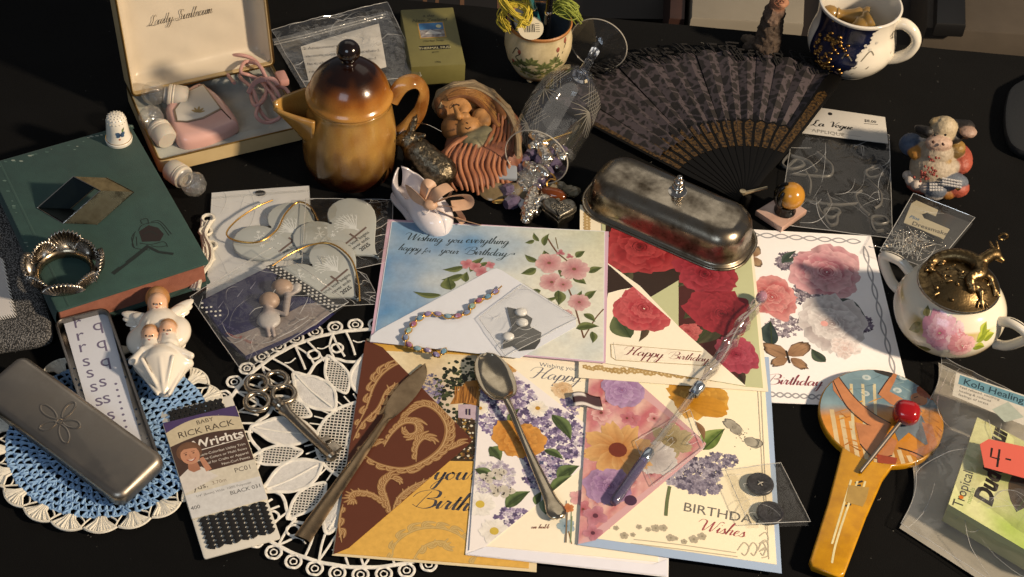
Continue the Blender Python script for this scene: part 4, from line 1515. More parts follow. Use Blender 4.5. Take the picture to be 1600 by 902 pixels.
for k in range(5):
    a = .5 + k * .55
    x, y = A.P(309, 176)
    A.petal(x, y, a, 8 - abs(k - 2), 2.2, '8a7448', 'b09a68')
part('leaf_emblem', A.done(), ink, sh, 0, True)


def stopper(name, label, bpx, cpx, zb, zc, group='bottle stoppers with crystal balls'):
    a, b_ = Vector(W(*bpx, zb)), Vector(W(*cpx, zc))
    t = thing('bottle_stopper', label, 'stopper', a, 0, group)
    g = ball(10.2, 10, 7)
    g.map(lambda p: (p[0] * (1 + .03 * math.sin(9 * p[0])), p[1], p[2]))
    part('crystal_ball', g.to(a, b_), clearx, t, 0, True)
    part('collar', lathe([(4.5, 8.2), (6.8, 8.6), (6.8, 10.6), (7.6, 11.2)], 24).to(a, b_), mat('frost_clear', 'dedcd6', rough=.3, trans=.6), t, 40, True)
    part('frosted_cap', lathe([(.05, 11), (7.6, 11.2), (9.2, 12.2), (9.4, 14), (8.7, 14.8), (9.5, 15.8), (8.9, 17), (9.4, 18.2), (9.0, 26), (7.6, 28), (.05, 28.4)], 28).to(a, b_), mat('frosted_plastic', 'cdc4b4', rough=.5, trans=.15, sss=.1), t, 40, True)


stopper('s', 'crystal ball stopper lying level at the back of the shaver case', (240, 146), (272, 150), 24, 22)
stopper('s', 'crystal ball stopper lying aslant in the front corner of the shaver case', (236, 184), (256, 212), 22, 19)
stopper('s', 'crystal ball stopper lying on the black cloth between case and book', (303, 288), (272, 268), 10.5, 9.5)

cr = thing('power_cord', 'coiled pink cord of the shaver at the right of the case', 'cord', W(410, 150, 8))
cmn = mat('pink_cord', 'bf938c', rough=.5, bump=.5, bs=2600)
path = [(372, 182), (366, 130), (352, 110), (352, 92), (375, 86), (400, 96), (418, 128), (428, 160), (438, 182), (420, 188), (405, 170), (395, 140), (375, 120), (380, 100), (402, 100), (420, 130), (436, 168), (455, 160), (445, 138), (425, 140), (412, 152), (400, 180), (418, 192), (440, 180), (432, 158), (408, 128), (390, 118), (376, 112), (385, 96), (410, 108), (415, 150), (398, 165), (392, 140), (408, 122), (430, 140), (440, 160)]
pts = spline([W(x, y, 16 + 9 * (.5 + .5 * math.sin(i * 1.9)) + i * .12) for i, (x, y) in enumerate(path)][1:], 7)
part('flex', tube(pts, 1.55, 7), cmn, cr, 60, True)
part('plug', box(9, 15, 7, 2).r('Z', 25).t(*W(441, 128, 18)), mat('pink_plug', 'b4867c', rough=.4), cr, 40, True)
part('tie_wrap', tube(spline([W(388, 146, 26), W(400, 128, 29), W(425, 124, 27), W(434, 134, 24)], 6), 2.3, 6, False, .4), cmn, cr, 60, True)

# ------------------------------------------------------------------ tweed pouch at the left edge
pg = thing('tweed_pouch', 'grey tweed pouch with a white stitched label at the left edge', 'pouch', W(20, 430))
tw = bpy.data.materials.new('tweed')
tw.use_nodes = True
nt = tw.node_tree
bs_ = nt.nodes['Principled BSDF']
bs_.inputs['Roughness'].default_value = .9
vt, tcn, cr2 = nt.nodes.new('ShaderNodeTexVoronoi'), nt.nodes.new('ShaderNodeTexCoord'), nt.nodes.new('ShaderNodeValToRGB')
vt.inputs['Scale'].default_value = 900
cr2.color_ramp.elements[0].color, cr2.color_ramp.elements[1].color = (.30, .29, .28, 1), (.02, .02, .02, 1)
cr2.color_ramp.elements[0].position, cr2.color_ramp.elements[1].position = .1, .6
nt.links.new(tcn.outputs['Object'], vt.inputs['Vector'])
nt.links.new(vt.outputs['Distance'], cr2.inputs[0])
nt.links.new(cr2.outputs[0], bs_.inputs['Base Color'])
bpn = nt.nodes.new('ShaderNodeBump')
bpn.inputs['Distance'].default_value = .0008
nt.links.new(vt.outputs['Distance'], bpn.inputs['Height'])
nt.links.new(bpn.outputs[0], bs_.inputs['Normal'])
ol = spline([W(x, y, 6)[:2] for x, y in ((-60, 300), (8, 312), (40, 380), (72, 470), (84, 520), (70, 538), (0, 550), (-70, 560))], 5, True)
part('cloth_body', slab(ol, .3, 14, 6, 4).map(lambda p: (p[0], p[1], p[2] + .8 * nz(p, .06) * (p[2] > 5))), tw, pg, 50, True)
lb = [W(x, y, 15.2)[:2] for x, y in ((-60, 412), (4, 404), (22, 492), (-50, 506))]
part('label_patch', slab(lb, 14.6, 15.3, .2), mat('white_label', 'b9b6b4', rough=.7, bump=.1, bs=800), pg, 30, True)
stt = G()
for (x0, y0, x1, y1) in ((2, 404, 22, 492), (22, 492, -30, 502)):
    n = 14
    for i in range(n):
        t = i / n
        a = W(x0 + (x1 - x0) * t - 2, y0 + (y1 - y0) * t - 1, 15.5)
        b_ = W(x0 + (x1 - x0) * (t + .5 / n) + 4, y0 + (y1 - y0) * (t + .5 / n) + 3, 15.1)
        stt.add(tube([a, b_], .4, 4))
part('stitching', stt.col('d8d4cc'), plain, pg, 60, True)['kind'] = 'stuff'

# ------------------------------------------------------------------ doilies
cx, cy, _ = W(172, 682)
dl = thing('crochet_doily', 'round sky blue crocheted doily with a white shell border, under the tin', 'doily', (cx, cy, 0))
g, gw = G(), G()


def stitch(r, a, hgt, lean, th_, z):
    p0 = ((r) * math.cos(a), (r) * math.sin(a), z)
    p2 = ((r + hgt) * math.cos(a + lean), (r + hgt) * math.sin(a + lean), z + .2)
    p1 = ((r + hgt * .5) * math.cos(a + lean * .2), (r + hgt * .5) * math.sin(a + lean * .2), z + .9)
    return tube([p0, p1, p2], [th_ * .8, th_, th_ * .8], 5)


r = 9.0
row = 0
while r < 68:
    n = int(2 * PI * r / 4.5)
    for i in range(n):
        a = 2 * PI * (i + .5 * (row % 2)) / n + random.uniform(-.02, .02)
        sp = 2.0 / r
        for l in (-1, 0, 1):
            g.add(stitch(r + random.uniform(-.6, .6), a, 4.6 + random.uniform(-.5, .8), sp * l * .8 + random.uniform(-1.5, 1.5) / r, random.uniform(.75, 1.15), .8 + random.uniform(-.3, 1.1)))
    g.add(tube([((r + 4.7 + .35 * math.sin(k * 2.1)) * math.cos(2 * PI * k / (n * 2)), (r + 4.7 + .35 * math.sin(k * 2.1)) * math.sin(2 * PI * k / (n * 2)), 1.1 + .4 * (k % 2)) for k in range(n * 2)], .75, 5, True))
    r += 5.0
    row += 1
part('blue_rows', g, mat('blue_cotton', '93b5d8', rough=.9, var=.6, vs=400, col2='6a90bc', bump=.5, bs=3000), dl, 60)['kind'] = 'stuff'
ns = 22
for i in range(ns):
    a = 2 * PI * i / ns
    for k in range(13):
        f = (k - 6) / 6
        gw.add(stitch(69, a + f * .035, 11.5 * (1 - .28 * f * f), f * .085 + random.uniform(-.008, .008), 1.15, 1.0 + random.uniform(0, 1.0)))
    e = [((69 + 12 * (1 - .25 * f * f)) * math.cos(a + f * .13), (69 + 12 * (1 - .25 * f * f)) * math.sin(a + f * .13), 1.6) for f in (-1.05, -.8, -.5, -.2, .1, .4, .7, 1.05)]
    gw.add(tube(spline(e, 3), .95, 5))
    gw.add(tube(spline([((69 + d) * math.cos(a + q), (69 + d) * math.sin(a + q), 1.2) for d, q in ((0, .09), (4, .143), (8, .12), (4, .15), (0, .19))], 3), .6, 5))
part('white_border', gw, mat('white_cotton', 'e6e0d0', rough=.85, var=.3, vs=400, bump=.5, bs=3000), dl, 60)['kind'] = 'stuff'

cx, cy, _ = W(576, 690)
dw = thing('lace_doily', 'white tape lace doily with cutwork petals under the key and pack', 'doily', (cx, cy, 0))
lm = mat('white_lace', 'ece8de', rough=.85, var=.25, vs=300, bump=.5, bs=2200)
lm2 = mat('white_linen', 'e6e4e0', rough=.9, var=.3, vs=500, bump=.9, bs=2600)
ZD = .4


def tape(path, wd_, closed=False, z=ZD):
    p = spline(path, 4, closed) if len(path) > 2 else path
    return tube([(q[0], q[1], z + .25 * math.sin(i * .9)) for i, q in enumerate(p)], wd_ / 2, 6, closed, .45, (0, 0, 1))


pol = lambda rr, a: (rr * math.cos(a), rr * math.sin(a))
R0 = 104.0
gt = G()
gt.add(tape([pol(R0, 2 * PI * k / 60) for k in range(60)], 3.0, True))
gt.add(tape([pol(R0 - 26 + 4.5 * math.cos(12 * 2 * PI * k / 96), 2 * PI * k / 96) for k in range(96)], 2.6, True))
gt.add(tape([pol(36, 2 * PI * k / 30) for k in range(30)], 2.6, True))
gt.add(tape([pol(15, 2 * PI * k / 20) for k in range(20)], 2.2, True))
part('tape_rings', gt, lm, dw, 60)['kind'] = 'stuff'
gp = G()
for k in range(46):
    a = 2 * PI * k / 46
    c = pol(R0 + 5.6, a)
    gp.add(tape([(c[0] + 5.0 * math.cos(t), c[1] + 5.0 * math.sin(t)) for t in np.linspace(0, 2 * PI, 11)[:-1]], 2.0, True))
    gp.add(tape([(c[0] + 2.2 * math.cos(t), c[1] + 2.2 * math.sin(t)) for t in np.linspace(0, 2 * PI, 8)[:-1]], 1.0, True))
part('picot_loops', gp, lm, dw, 60)['kind'] = 'stuff'
gb = G()
for k in range(66):
    a = 2 * PI * k / 66
    q = .04 if k % 3 else -.06
    gb.add(tape([pol(R0 - 24, a), pol(R0 - 12, a + q * .3 + .02 * math.sin(k)), pol(R0, a + q)], 1.8))
    if k % 3 == 0:
        gb.add(tape([pol(R0 - 11, a), pol(R0 - 12, a + .05), pol(R0 - 10, a + .095)], 1.1))
for k in range(40):
    a = 2 * PI * k / 40
    gb.add(tape([pol(36, a), pol(44, a + .05)], 1.2))
for k in range(8):
    gb.add(tape([pol(1, 2 * PI * k / 8), pol(15, 2 * PI * k / 8)], 1.2))
part('bars', gb, lm, dw, 60)['kind'] = 'stuff'


def clip_grid(ol_, step, z):
    """net of threads inside an outline"""
    g_ = G()
    xs = [p[0] for p in ol_]
    ys = [p[1] for p in ol_]
    n_ = len(ol_)

    def cuts(val, axis):
        res = []
        for i in range(n_):
            a_, b_ = ol_[i - 1], ol_[i]
            if (a_[axis] - val) * (b_[axis] - val) < 0:
                t = (val - a_[axis]) / (b_[axis] - a_[axis])
                res.append(a_[1 - axis] + (b_[1 - axis] - a_[1 - axis]) * t)
        return sorted(res)
    for axis, (lo_, hi_) in enumerate(((min(xs), max(xs)), (min(ys), max(ys)))):
        v_ = lo_ + step / 2
        while v_ < hi_:
            c_ = cuts(v_, axis)
            for i in range(0, len(c_) - 1, 2):
                p0, p1 = (v_, c_[i]), (v_, c_[i + 1])
                if axis:
                    p0, p1 = p0[::-1], p1[::-1]
                g_.add(tube([(*p0, z), (*p1, z)], .42, 4))
            v_ += step
    return g_


gn, gs, gc = G(), G(), G()


def leaf_outline(a, r0, r1, wq, n=14):
    ux, uy = math.cos(a), math.sin(a)
    s_ = [(i / n, wq * math.sin(PI * (i / n) ** .85)) for i in range(n + 1)] + [(i / n, -wq * math.sin(PI * (i / n) ** .85)) for i in range(n - 1, 0, -1)]
    return [(ux * (r0 + (r1 - r0) * t) - uy * q, uy * (r0 + (r1 - r0) * t) + ux * q) for t, q in s_]


for k in range(9):      # solid leaves with a vein, netted leaves between them, small eyelets at their tips
    a = 2 * PI * k / 9 + .3
    o_ = leaf_outline(a, 37, 82, 12.5)
    gs.add(slab(o_, .3, .85, 0))
    gc.add(tape(o_[::2], 2.6, True, .95))
    gc.add(tape([pol(40, a), pol(60, a + .02), pol(79, a)], 1.5, False, 1.1))
    b_ = a + PI / 9
    o_ = leaf_outline(b_, 46, 84, 8.0)
    gn.add(clip_grid(o_, 2.2, .6))
    gc.add(tape(o_[::2], 2.4, True, .85))
    for s_ in (-.1, .1):
        c_ = pol(89, b_ + s_)
        gc.add(tape([(c_[0] + 4.2 * math.cos(t), c_[1] + 4.2 * math.sin(t)) for t in np.linspace(0, 2 * PI, 10)[:-1]], 1.9, True, .7))
o_ = [pol(35, t) for t in np.linspace(0, 2 * PI, 40)[:-1]]
gn.add(clip_grid([pol(35, t) for t in np.linspace(0, 2 * PI, 37)[:-1]], 2.6, .5))
part('linen_lobes', gs, lm2, dw, 40)['kind'] = 'stuff'
part('corded_outlines', gc, lm, dw, 60)['kind'] = 'stuff'
part('net_filling', gn, lm, dw, 60)['kind'] = 'stuff'

# crocheted strip showing between book and pouch
le = thing('lace_edging', 'knotted strip of white crochet trim beside the green book', 'lace trim', W(318, 390))
ge = G()
base = [(322, 346), (318, 366), (326, 388), (322, 408), (312, 430), (306, 452)]
for q in range(3):
    ge.add(tube(spline([W(x + (q - 1) * 5 + 3 * math.sin(i * 2 + q), y, 2 + q) for i, (x, y) in enumerate(base)], 6), 1.7, 6))
for i, (x, y) in enumerate(base[:4]):
    c = W(x + 3, y - 4, 3)
    ge.add(tube([(c[0] + 4.5 * math.cos(t), c[1] + 4.5 * math.sin(t), 3) for t in np.linspace(0, 2 * PI, 10)[:-1]], 1.4, 6, True))
part('cord_loops', ge, MATS['white_cotton'], le, 60, True)

# ------------------------------------------------------------------ tin, its sheet of rub-on letters and its lid
ZT = 13.0
ct, an, wd, hh = fit([(160, 742), (239, 722), (176, 478), (88, 502)], ZT)
tn = thing('tin_box', 'open narrow metal tin with rolled rim, on the blue doily', 'tin', (ct[0], ct[1], 2), an)
steel = mat('brushed_tin', '8f8a84', rough=.33, metal=1, var=.25, vs=40, rvar=.08)
part('tray', tray(wd, hh, ZT - 2, 1.0, 6, 1), steel, tn)
part('rolled_rim', tube([(p[0], p[1], ZT - 2) for p in rrect(wd, hh, 6, 5)], .9, 6, True), steel, tn)
ls = thing('letter_sheet', 'white sheet of purple letters q, r and s inside the tin', 'paper', W(165, 600, 6))
ZS = 9.0
q4 = [(166, 738), (228, 714), (168, 488), (100, 506)]
part('sheet', slab([W(x, y, ZS)[:2] for x, y in q4], ZS - .3, ZS, 0).col('cfd2da'), paper, ls, 0, True)
A = Art(ZS + .02)
pc = '6f6882'
tx = an - 90
ux = np.array(W(100, 506, ZS)[:2]) - np.array(W(168, 488, ZS)[:2])
for x, y, ch in ((122, 512, 'r'), (126, 532, 'r'), (130, 550, 'r'), (136, 572, 's'), (142, 590, 's'), (148, 612, 's'), (156, 634, 's'), (154, 516, 'q'), (160, 544, 'q'), (166, 572, 'q'), (162, 604, 's'), (168, 630, 's'), (175, 656, 's')):
    A.word(ch, x, y, 16, pc, an - 4, 'CENTER')
for i in range(9):
    A.disc(181 + i * 2.3, 600 + i * 9.6, 2.2, pc, px=True)
part('letters', A.done([(166, 738), (228, 714), (168, 488), (100, 506)]), ink, ls, 0, True)

c0, an, wd, hh = fit([(150, 801), (231, 738), (70, 533), (-4, 590)], 17)
tl = thing('pencil_tin_cover', 'smooth pewter-coloured tin lid embossed with a dragonfly', 'tin lid', (c0[0], c0[1], 4), an)
tl.rotation_euler = (0, math.radians(-7), math.radians(an))
dark = mat('gunmetal', 'a39a8e', rough=.4, metal=1, var=.28, vs=45, rvar=.12, detail=9)
part('shell', slab(rrect(wd, hh, 8, 6), 0, 14.5, 5, 6), dark, tl, 60)
eg = G()
import itertools
for a, l in ((95, 20), (20, 17), (160, 14), (250, 19), (-60, 15)):
    pts = [(l * t * 1.0, wq, 14.6) for t, wq in ((.16, 0), (.45, 3.0), (.8, 3.2), (1, .6), (.85, -2.0), (.45, -2.4))]
    eg.add(tube(spline(pts, 4, True), .8, 5, True, .7, (0, 0, 1)).r('Z', a))
for k in range(6):
    eg.add(tube([(1.8 * math.cos(k + t), 1.8 * math.sin(k + t), 14.7) for t in (0, .5, 1)], .5, 5))
part('dragonfly_relief', eg.r('Z', -10).t(-2, 6, 0), dark, tl, 60)

# ------------------------------------------------------------------ china angel wall pocket
ag = thing('angel_figurine', 'white china angel with two children above a shield pocket, on the blue doily', 'figurine', W(250, 560))
ivory, hair, skin = 'ded6c8', 'a87848', 'd9ad8c'
P = []
pk = lambda x, y, z: W(x, y, z)
P += [K(pk(254, 573, 13), pk(257, 607, 12), 16, 6.5, ivory), K(pk(230, 568, 13), pk(254, 604, 12), 10, 6, ivory), K(pk(278, 564, 13), pk(258, 604, 12), 10, 6, ivory), E(pk(254, 565, 14), (22, 8, 8), ivory)]
for a_, b_ in (((222, 562), (250, 612)), ((250, 560), (256, 614)), ((270, 558), (258, 612)), ((208, 566), (246, 616)), ((298, 556), (264, 616))):
    P.append(K(pk(*a_, 26 if a_[0] in (222, 250, 270) else 16), pk(*b_, 15), 1.6, 1.2, ivory, 1.0))
P += [K(pk(206, 565, 20), pk(222, 548, 23), 2.6, 2.6, ivory, 1), K(pk(222, 548, 23), pk(264, 541, 24), 2.6, 2.6, ivory, 1), K(pk(264, 541, 24), pk(298, 556, 20), 2.6, 2.6, ivory, 1)]
P += [E(pk(248, 512, 13), (15, 18, 10), ivory), E(pk(222, 532, 12), (11, 13, 8), ivory), E(pk(272, 520, 12), (12, 15, 8), ivory)]
feathers = []
P += [E(pk(246, 474, 18), (7.2, 8, 7.4), skin, .6), E(pk(246, 466, 14), (9.0, 9.4, 8.6), hair, .5), K(pk(237, 472, 14), pk(235, 486, 12), 3, 2.4, hair, .6), K(pk(256, 472, 14), pk(258, 486, 12), 3, 2.4, hair, .6)]
for hx, hy in ((234, 524), (262, 515)):
    P += [E(pk(hx, hy, 22), (6.0, 6.2, 6), skin, .5), E(pk(hx + 1, hy - 5, 20), (6.2, 5.6, 6), hair, .5), K(pk(hx, hy + 10, 19), pk(hx + 1, hy + 26, 18), 6, 8, ivory, 1.2), K(pk(hx - 6, hy + 16, 20), pk(hx + 1, hy + 18, 24), 2.6, 2, ivory, .6), K(pk(hx + 8, hy + 16, 20), pk(hx + 2, hy + 18, 24), 2.6, 2, ivory, .6)]
for i in range(7):
    P.append(K(pk(238 + i * 3, 490 + abs(i - 3), 20), pk(228 + i * 7, 512, 21), 1.5, 1.9, ivory, .5))
P += [K(pk(228, 506, 14), pk(240, 494, 16), 4, 4, ivory, 1), K(pk(264, 500, 14), pk(252, 494, 16), 4, 4, ivory, 1)]
part('body', sculpt(P, .8, 1.4, .4, .5), mat('pearl_china', 'vc', rough=.2, coat=.4, bump=.05, bs=900), ag, 60, True)
def feather(root, tip, wq, z):
    a_, b_ = Vector(W(*root, z)), Vector(W(*tip, z - 1.5))
    l_ = (b_ - a_).length
    g_ = ball(1, 12, 8, (0, 0, 0), (wq, 1.5, l_ / 2)).t(0, 0, l_ / 2)
    q_ = (b_ - a_).normalized()
    side = Vector((0, 0, 1)).cross(q_).normalized()
    up_ = q_.cross(side)
    return g_.map(lambda p: a_ + side * p[0] + up_ * p[1] + q_ * p[2])


wings = ([((238, 500), (190 + 3 * i * i * .5, 489 + 9 * i), 4.4, 14 - i * 1.3) for i in range(5)] + [((236, 498), (206 + 3 * i, 492 + 7 * i), 4.0, 16.5 - i) for i in range(4)]
         + [((258, 496), (302 - 3 * i * i * .5, 468 + 9 * i), 4.4, 14 - i * 1.3) for i in range(5)] + [((260, 496), (287 - 3 * i, 477 + 7 * i), 4.0, 16.5 - i) for i in range(4)]
         + [((228, 526), (204 + i * 2, 524 + 8 * i), 4.0, 12 - i) for i in range(4)] + [((272, 514), (291 - i, 508 + 9 * i), 4.0, 12 - i) for i in range(5)])
for f_ in wings:
    part('feather', feather(*f_).col('e2dacc'), mat('pearl_china', 'vc', rough=.2, coat=.4, bump=.05, bs=900), ag, 60, True)
eg = G()
for hx, hy, z in ((246, 474, 25.3), (234, 524, 27.8), (262, 515, 27.8)):
    for s_ in (-1, 1):
        eg.add(ball(.8, 8, 6, pk(hx + s_ * 5 - 1, hy + 1, z - .6)))
part('painted_eyes', eg.col('2a201c'), china, ag, 60, True)
mg = cat([ball(.7, 8, 6, pk(hx - 1, hy + 6, z), (1.6, .7, .7)) for hx, hy, z in ((246, 475, 25), (234, 525, 27.2), (262, 516, 27.2))])
part('painted_lips', mg.col('a8584c'), china, ag, 60, True)

# ------------------------------------------------------------------ braid pack
ct, an, wd, hh = fit([(308, 874), (425, 843), (374, 612), (259, 641)], 3.5)
rk = thing('rick_rack_pack', 'card of black baby rick rack braid with brown and purple wrapper', 'braid pack', (ct[0], ct[1], .8), an)
part('card', slab(rrect(wd, hh, 1.5, 2), 0.2, 1.4, .2).col('c9c6bc'), paper, rk, 30)
A = Art(3.02)
h2, w2 = hh / 2, wd / 2
part('wrapper', slab(rrect(wd + .8, hh * .66, 1, 2, 0, h2 - hh * .42), 1.0, 3.0, .4).col('c8c2b0'), paper, rk, 30)
y0, y1 = h2 - hh * .75, h2 - hh * .09
A.poly([(-w2, y1), (-w2, y1 - 14), (w2, y1 - 14), (w2, y1)], '4a3a66', px=False)
A.poly([(-w2, y1 - 24)] + [(-w2 + wd * t, y1 - 12 + 9 * math.sin(PI * (t * .86 + .1))) for t in [i / 14 for i in range(15)]] + [(w2, y1 - 24)], 'c9bda0', px=False)
A.poly([(-w2, y1 - 52)] + [(-w2 + wd * t, y1 - 22 + 4 * math.sin(PI * t)) for t in [i / 12 for i in range(13)]] + [(w2, y1 - 52)], '4a362e', px=False)
A.word('BABY', 2, y1 - 8.5, 5, '3b2f28', 0, 'CENTER', px=False)
A.word('RICK RACK', 1, y1 - 16.5, 7.6, '3b2f28', 0, 'CENTER', px=False)
A.word('Wrights', 7, y1 - 29, 10.5, 'e8e2d8', 0, 'CENTER', px=False, bold=.018)
A.line([(-9, y1 - 31), (w2 - 3, y1 - 30)], .6, 'e8e2d8', px=False)
for i, t in enumerate(('Easy Care-Colorfast Utility Trim', 'Combine Colors or Multi Rows', 'Ideal for Crafts or Apparel', 'Non-Curl Points')):
    A.word(t, w2 - 2, y1 - 36 - i * 4.0, 2.9, 'ddd6ca', 0, 'RIGHT', px=False)
A.poly([(-w2, y0), (-w2, y1 - 50), (w2, y1 - 50), (w2, y0)], 'd3ccba', px=False)
A.word('PC01', w2 - 3, y1 - 57, 5.4, '4a4038', 0, 'RIGHT', px=False)
A.word('4 yds.', -w2 + 1, y1 - 63, 6.6, '4a4038', 0, 'LEFT', px=False)
A.word('3.70m', -w2 + 19, y1 - 62, 4, '8a7a68', 0, 'LEFT', px=False)
A.poly([(-w2, y0), (-w2, y1 - 65), (w2, y1 - 65), (w2, y0)], 'd2d2d0', px=False)
A.word('1/4" (6mm) Wide  100% Polyester', 0, y1 - 69, 2.7, '6a6a6a', 0, 'CENTER', px=False)
A.word('BLACK 031', w2 - 1, y1 - 74, 4.4, '3a3a3a', 0, 'RIGHT', px=False)
A.word('400', -w2 + 1, y1 - 78, 4.2, '3a3a3a', 0, 'LEFT', px=False)
# portrait of a smiling woman with short hair and white blouse
fx, fy = -w2 + 10, y1 - 33
A.disc(fx + 1, fy + 3, 8.6, '6b4c38', 1.0, 20)
A.poly([(fx - 10, y1 - 64), (fx - 10, fy - 16), (fx - 3, fy - 11), (fx + 6, fy - 12), (fx + 12, fy - 20), (fx + 15, y1 - 56)], 'd6d0c8', px=False)
A.poly([(fx - 2, fy - 6), (fx + 4, fy - 6), (fx + 5, fy - 14), (fx, fy - 15), (fx - 3, fy - 12)], 'a8745a', px=False)
A.disc(fx + 1, fy, 6.4, 'c48e70', 1.25, 22)
A.poly([(fx - 6, fy + 3), (fx - 4, fy + 9), (fx + 4, fy + 10), (fx + 8, fy + 4), (fx + 4, fy + 5.5), (fx - 2, fy + 6)], '73523c', px=False)
for s_ in (-1, 1):
    A.disc(fx + 1 + s_ * 2.6, fy + 1.2, .75, '3a2820', .7, 8)
    A.line([(fx + 1 + s_ * 1.4, fy + 2.8), (fx + 1 + s_ * 3.8, fy + 2.8)], .4, '5a4030', px=False)
A.line([(fx + 1, fy + .6), (fx + .6, fy - 1.8), (fx + 1.6, fy - 2)], .4, 'a06c54', px=False)
A.poly([(fx - 2, fy - 3.4), (fx + 1, fy - 4.0), (fx + 4, fy - 3.4), (fx + 1, fy - 5.2)], 'e6d8d0', px=False)
A.line([(fx - 2.2, fy - 3.2), (fx + 1, fy - 5.4), (fx + 4.2, fy - 3.2)], .6, '9c4a44', px=False)
A.poly([(fx + 6, fy - 5), (fx + 9, fy - 4), (fx + 12, fy - 16), (fx + 8, fy - 17)], 'bc866a', px=False)
part('printed_wrapper', A.done([(-w2 - .2, y0), (w2 + .2, y0), (w2 + .2, y1), (-w2 - .2, y1)], px=False), ink, rk, 0)
blk = mat('black_braid', '111113', rough=.8, bump=.5, bs=2500)
for yb, ye, nn in ((h2 - 1, h2 - hh * .10, 3), (-h2 + 6, -h2 + hh * .25 - 1, 8)):
    for k in range(nn):
        if nn == 3:
            pts = [(-w2 + 6 + t * (wd - 14) / 20, yb - 2.6 - k * 3.6 + 1.5 * (-1) ** (t + k), 2.2) for t in range(21)]
        else:
            pts = [(-w2 + 7 + k * 5.6 + 1.9 * (-1) ** (t + k), yb + t * (ye - yb) / 14, 2.2) for t in range(15)]
        part('zigzag_braid', tube(spline(pts, 3), 1.35, 6, False, .5, (0, 0, 1)), blk, rk, 60)

# ------------------------------------------------------------------ skeleton key
ky = thing('skeleton_key', 'large ornate old metal key with looped bow lying on the lace', 'key', W(450, 650))
km = mat('key_metal', 'b5a895', rough=.26, metal=1, var=.45, vs=250, col2='3a322a', rvar=.12)
for c, rr in (((402, 600), 7.5), ((432, 594), 7.5), ((443, 616), 7.8), ((402, 628), 8.2)):
    a = W(*c, 4.5)
    part('bow_loop', tube([(a[0] + rr * math.cos(t), a[1] + rr * math.sin(t), 4.5 + .3 * math.sin(3 * t)) for t in np.linspace(0, 2 * PI, 22)[:-1]], 2.1, 8, True), km, ky, 60, True)
a, b_ = Vector(W(432, 628, 4.8)), Vector(W(521, 716, 4.8))
L_ = (b_ - a).length
part('shank', lathe([(.1, -2), (4.4, 0), (3.4, 3), (4.8, 5), (3.6, 7), (5, 9), (4, 12), (3.4, 15), (3.5, L_ - 3), (4.4, L_ - 2), (3.2, L_), (.1, L_ + .4)], 20).to(a, b_), km, ky, 50, True)
o_ = [W(x, y, 5)[:2] for x, y in ((506, 704), (494, 692), (512, 681), (518, 688), (508, 692), (512, 697), (522, 690), (534, 700), (518, 713))]
part('bit', slab(o_, 3.2, 6.4, .4), km, ky, 30, True)

# ------------------------------------------------------------------ brown coffee pot
tp = thing('coffee_pot', 'amber and brown glazed stoneware pot with lid and strap handle', 'pot', W(548, 258))
amber, brown = lin('96652a'), lin('2a1208')


def pot_col(p):
    n = .5 * noise.noise(Vector((p[0] * .12, p[1] * .12, p[2] * .08)))
    c = mixc(lin('b08a48'), amber, .4 + n)
    return mixc(c, brown, min(1, max(0, (40 - p[2]) / 30 + .6 * n)) ** .6)


prof = [(.1, 0), (30, 0), (34, 2), (37, 9), (37.8, 18), (37.2, 30), (35.5, 45), (33.6, 58), (32.6, 66), (33.2, 70), (33.0, 71.5), (30.5, 71.5), (30, 66), (33, 40), (34, 10), (.1, 6)]
pglaze = mat('pot_glaze', 'vc', rough=.2, coat=.25, var=.4, vs=1100, bump=.04, bs=300, rvar=.06)
part('body', lathe([(max(a_, .05), b_) for a_, b_ in spline(prof, 4)], 64).col(pot_col), pglaze, tp, 50)
lidp = [(.1, 72.0), (32, 71.2), (33.8, 72.2), (34.2, 74), (33.2, 76), (31.8, 77), (31.2, 79), (29.5, 85), (26, 91), (20, 97), (13, 101.5), (7.5, 103.6), (5, 104.6), (4.4, 106), (5.4, 108)]


def lid_col(p):
    n = .4 * noise.noise(Vector((p[0] * .1, p[1] * .1, p[2] * .1)))
    return mixc(mixc(lin('b5823c'), lin('8a4e16'), (p[2] - 74) / 14 + n), lin('1c0c06'), (p[2] - 85) / 12 + n)


pl_ = part('lid', lathe(lidp, 64).col(lid_col), pglaze, tp, 60)
part('knob', ball(9.2, 28, 18, (0, 0, 115.4)).col('140a06'), glaze, pl_)
# beak: an open V that leaves the body towards the left
rows = []
dr = math.radians(196)
for i in range(13):
    t = i / 12
    d = 30 + 28 * t
    wq = 21 * (1 - t) ** .8 + 4.0 * t
    dep = 40 * (1 - t) ** 1.15 + 3.5
    top = 68 - 1 + 3.0 * t
    row = []
    for j in range(17):
        f = -1 + j / 8
        x, y, z = d - 5 * (1 - abs(f)) * 0, wq * math.copysign(abs(f) ** .8, f), top - dep * (1 - abs(f) ** 1.5)
        row.append((x * math.cos(dr) - y * math.sin(dr), x * math.sin(dr) + y * math.cos(dr), z))
    rows.append(row)
o = part('spout', surf(rows).col(pot_col), pglaze, tp, 60)
m_ = o.modifiers.new('thickness', 'SOLIDIFY')
m_.thickness, m_.offset = .003, 0
hp = spline([(32, 4, 66), (40, 9, 79), (50, 14, 80), (56, 18, 68), (54, 17, 50), (46, 13, 36), (36, 8, 27)], 7)
part('handle', tube(hp, 6.2, 12, False, .42, (.3, -.2, .5)).col(lambda p: mixc(lin('b98a48'), lin('7a4a1c'),   .5 + nz(p, .08))), pglaze, tp, 60)

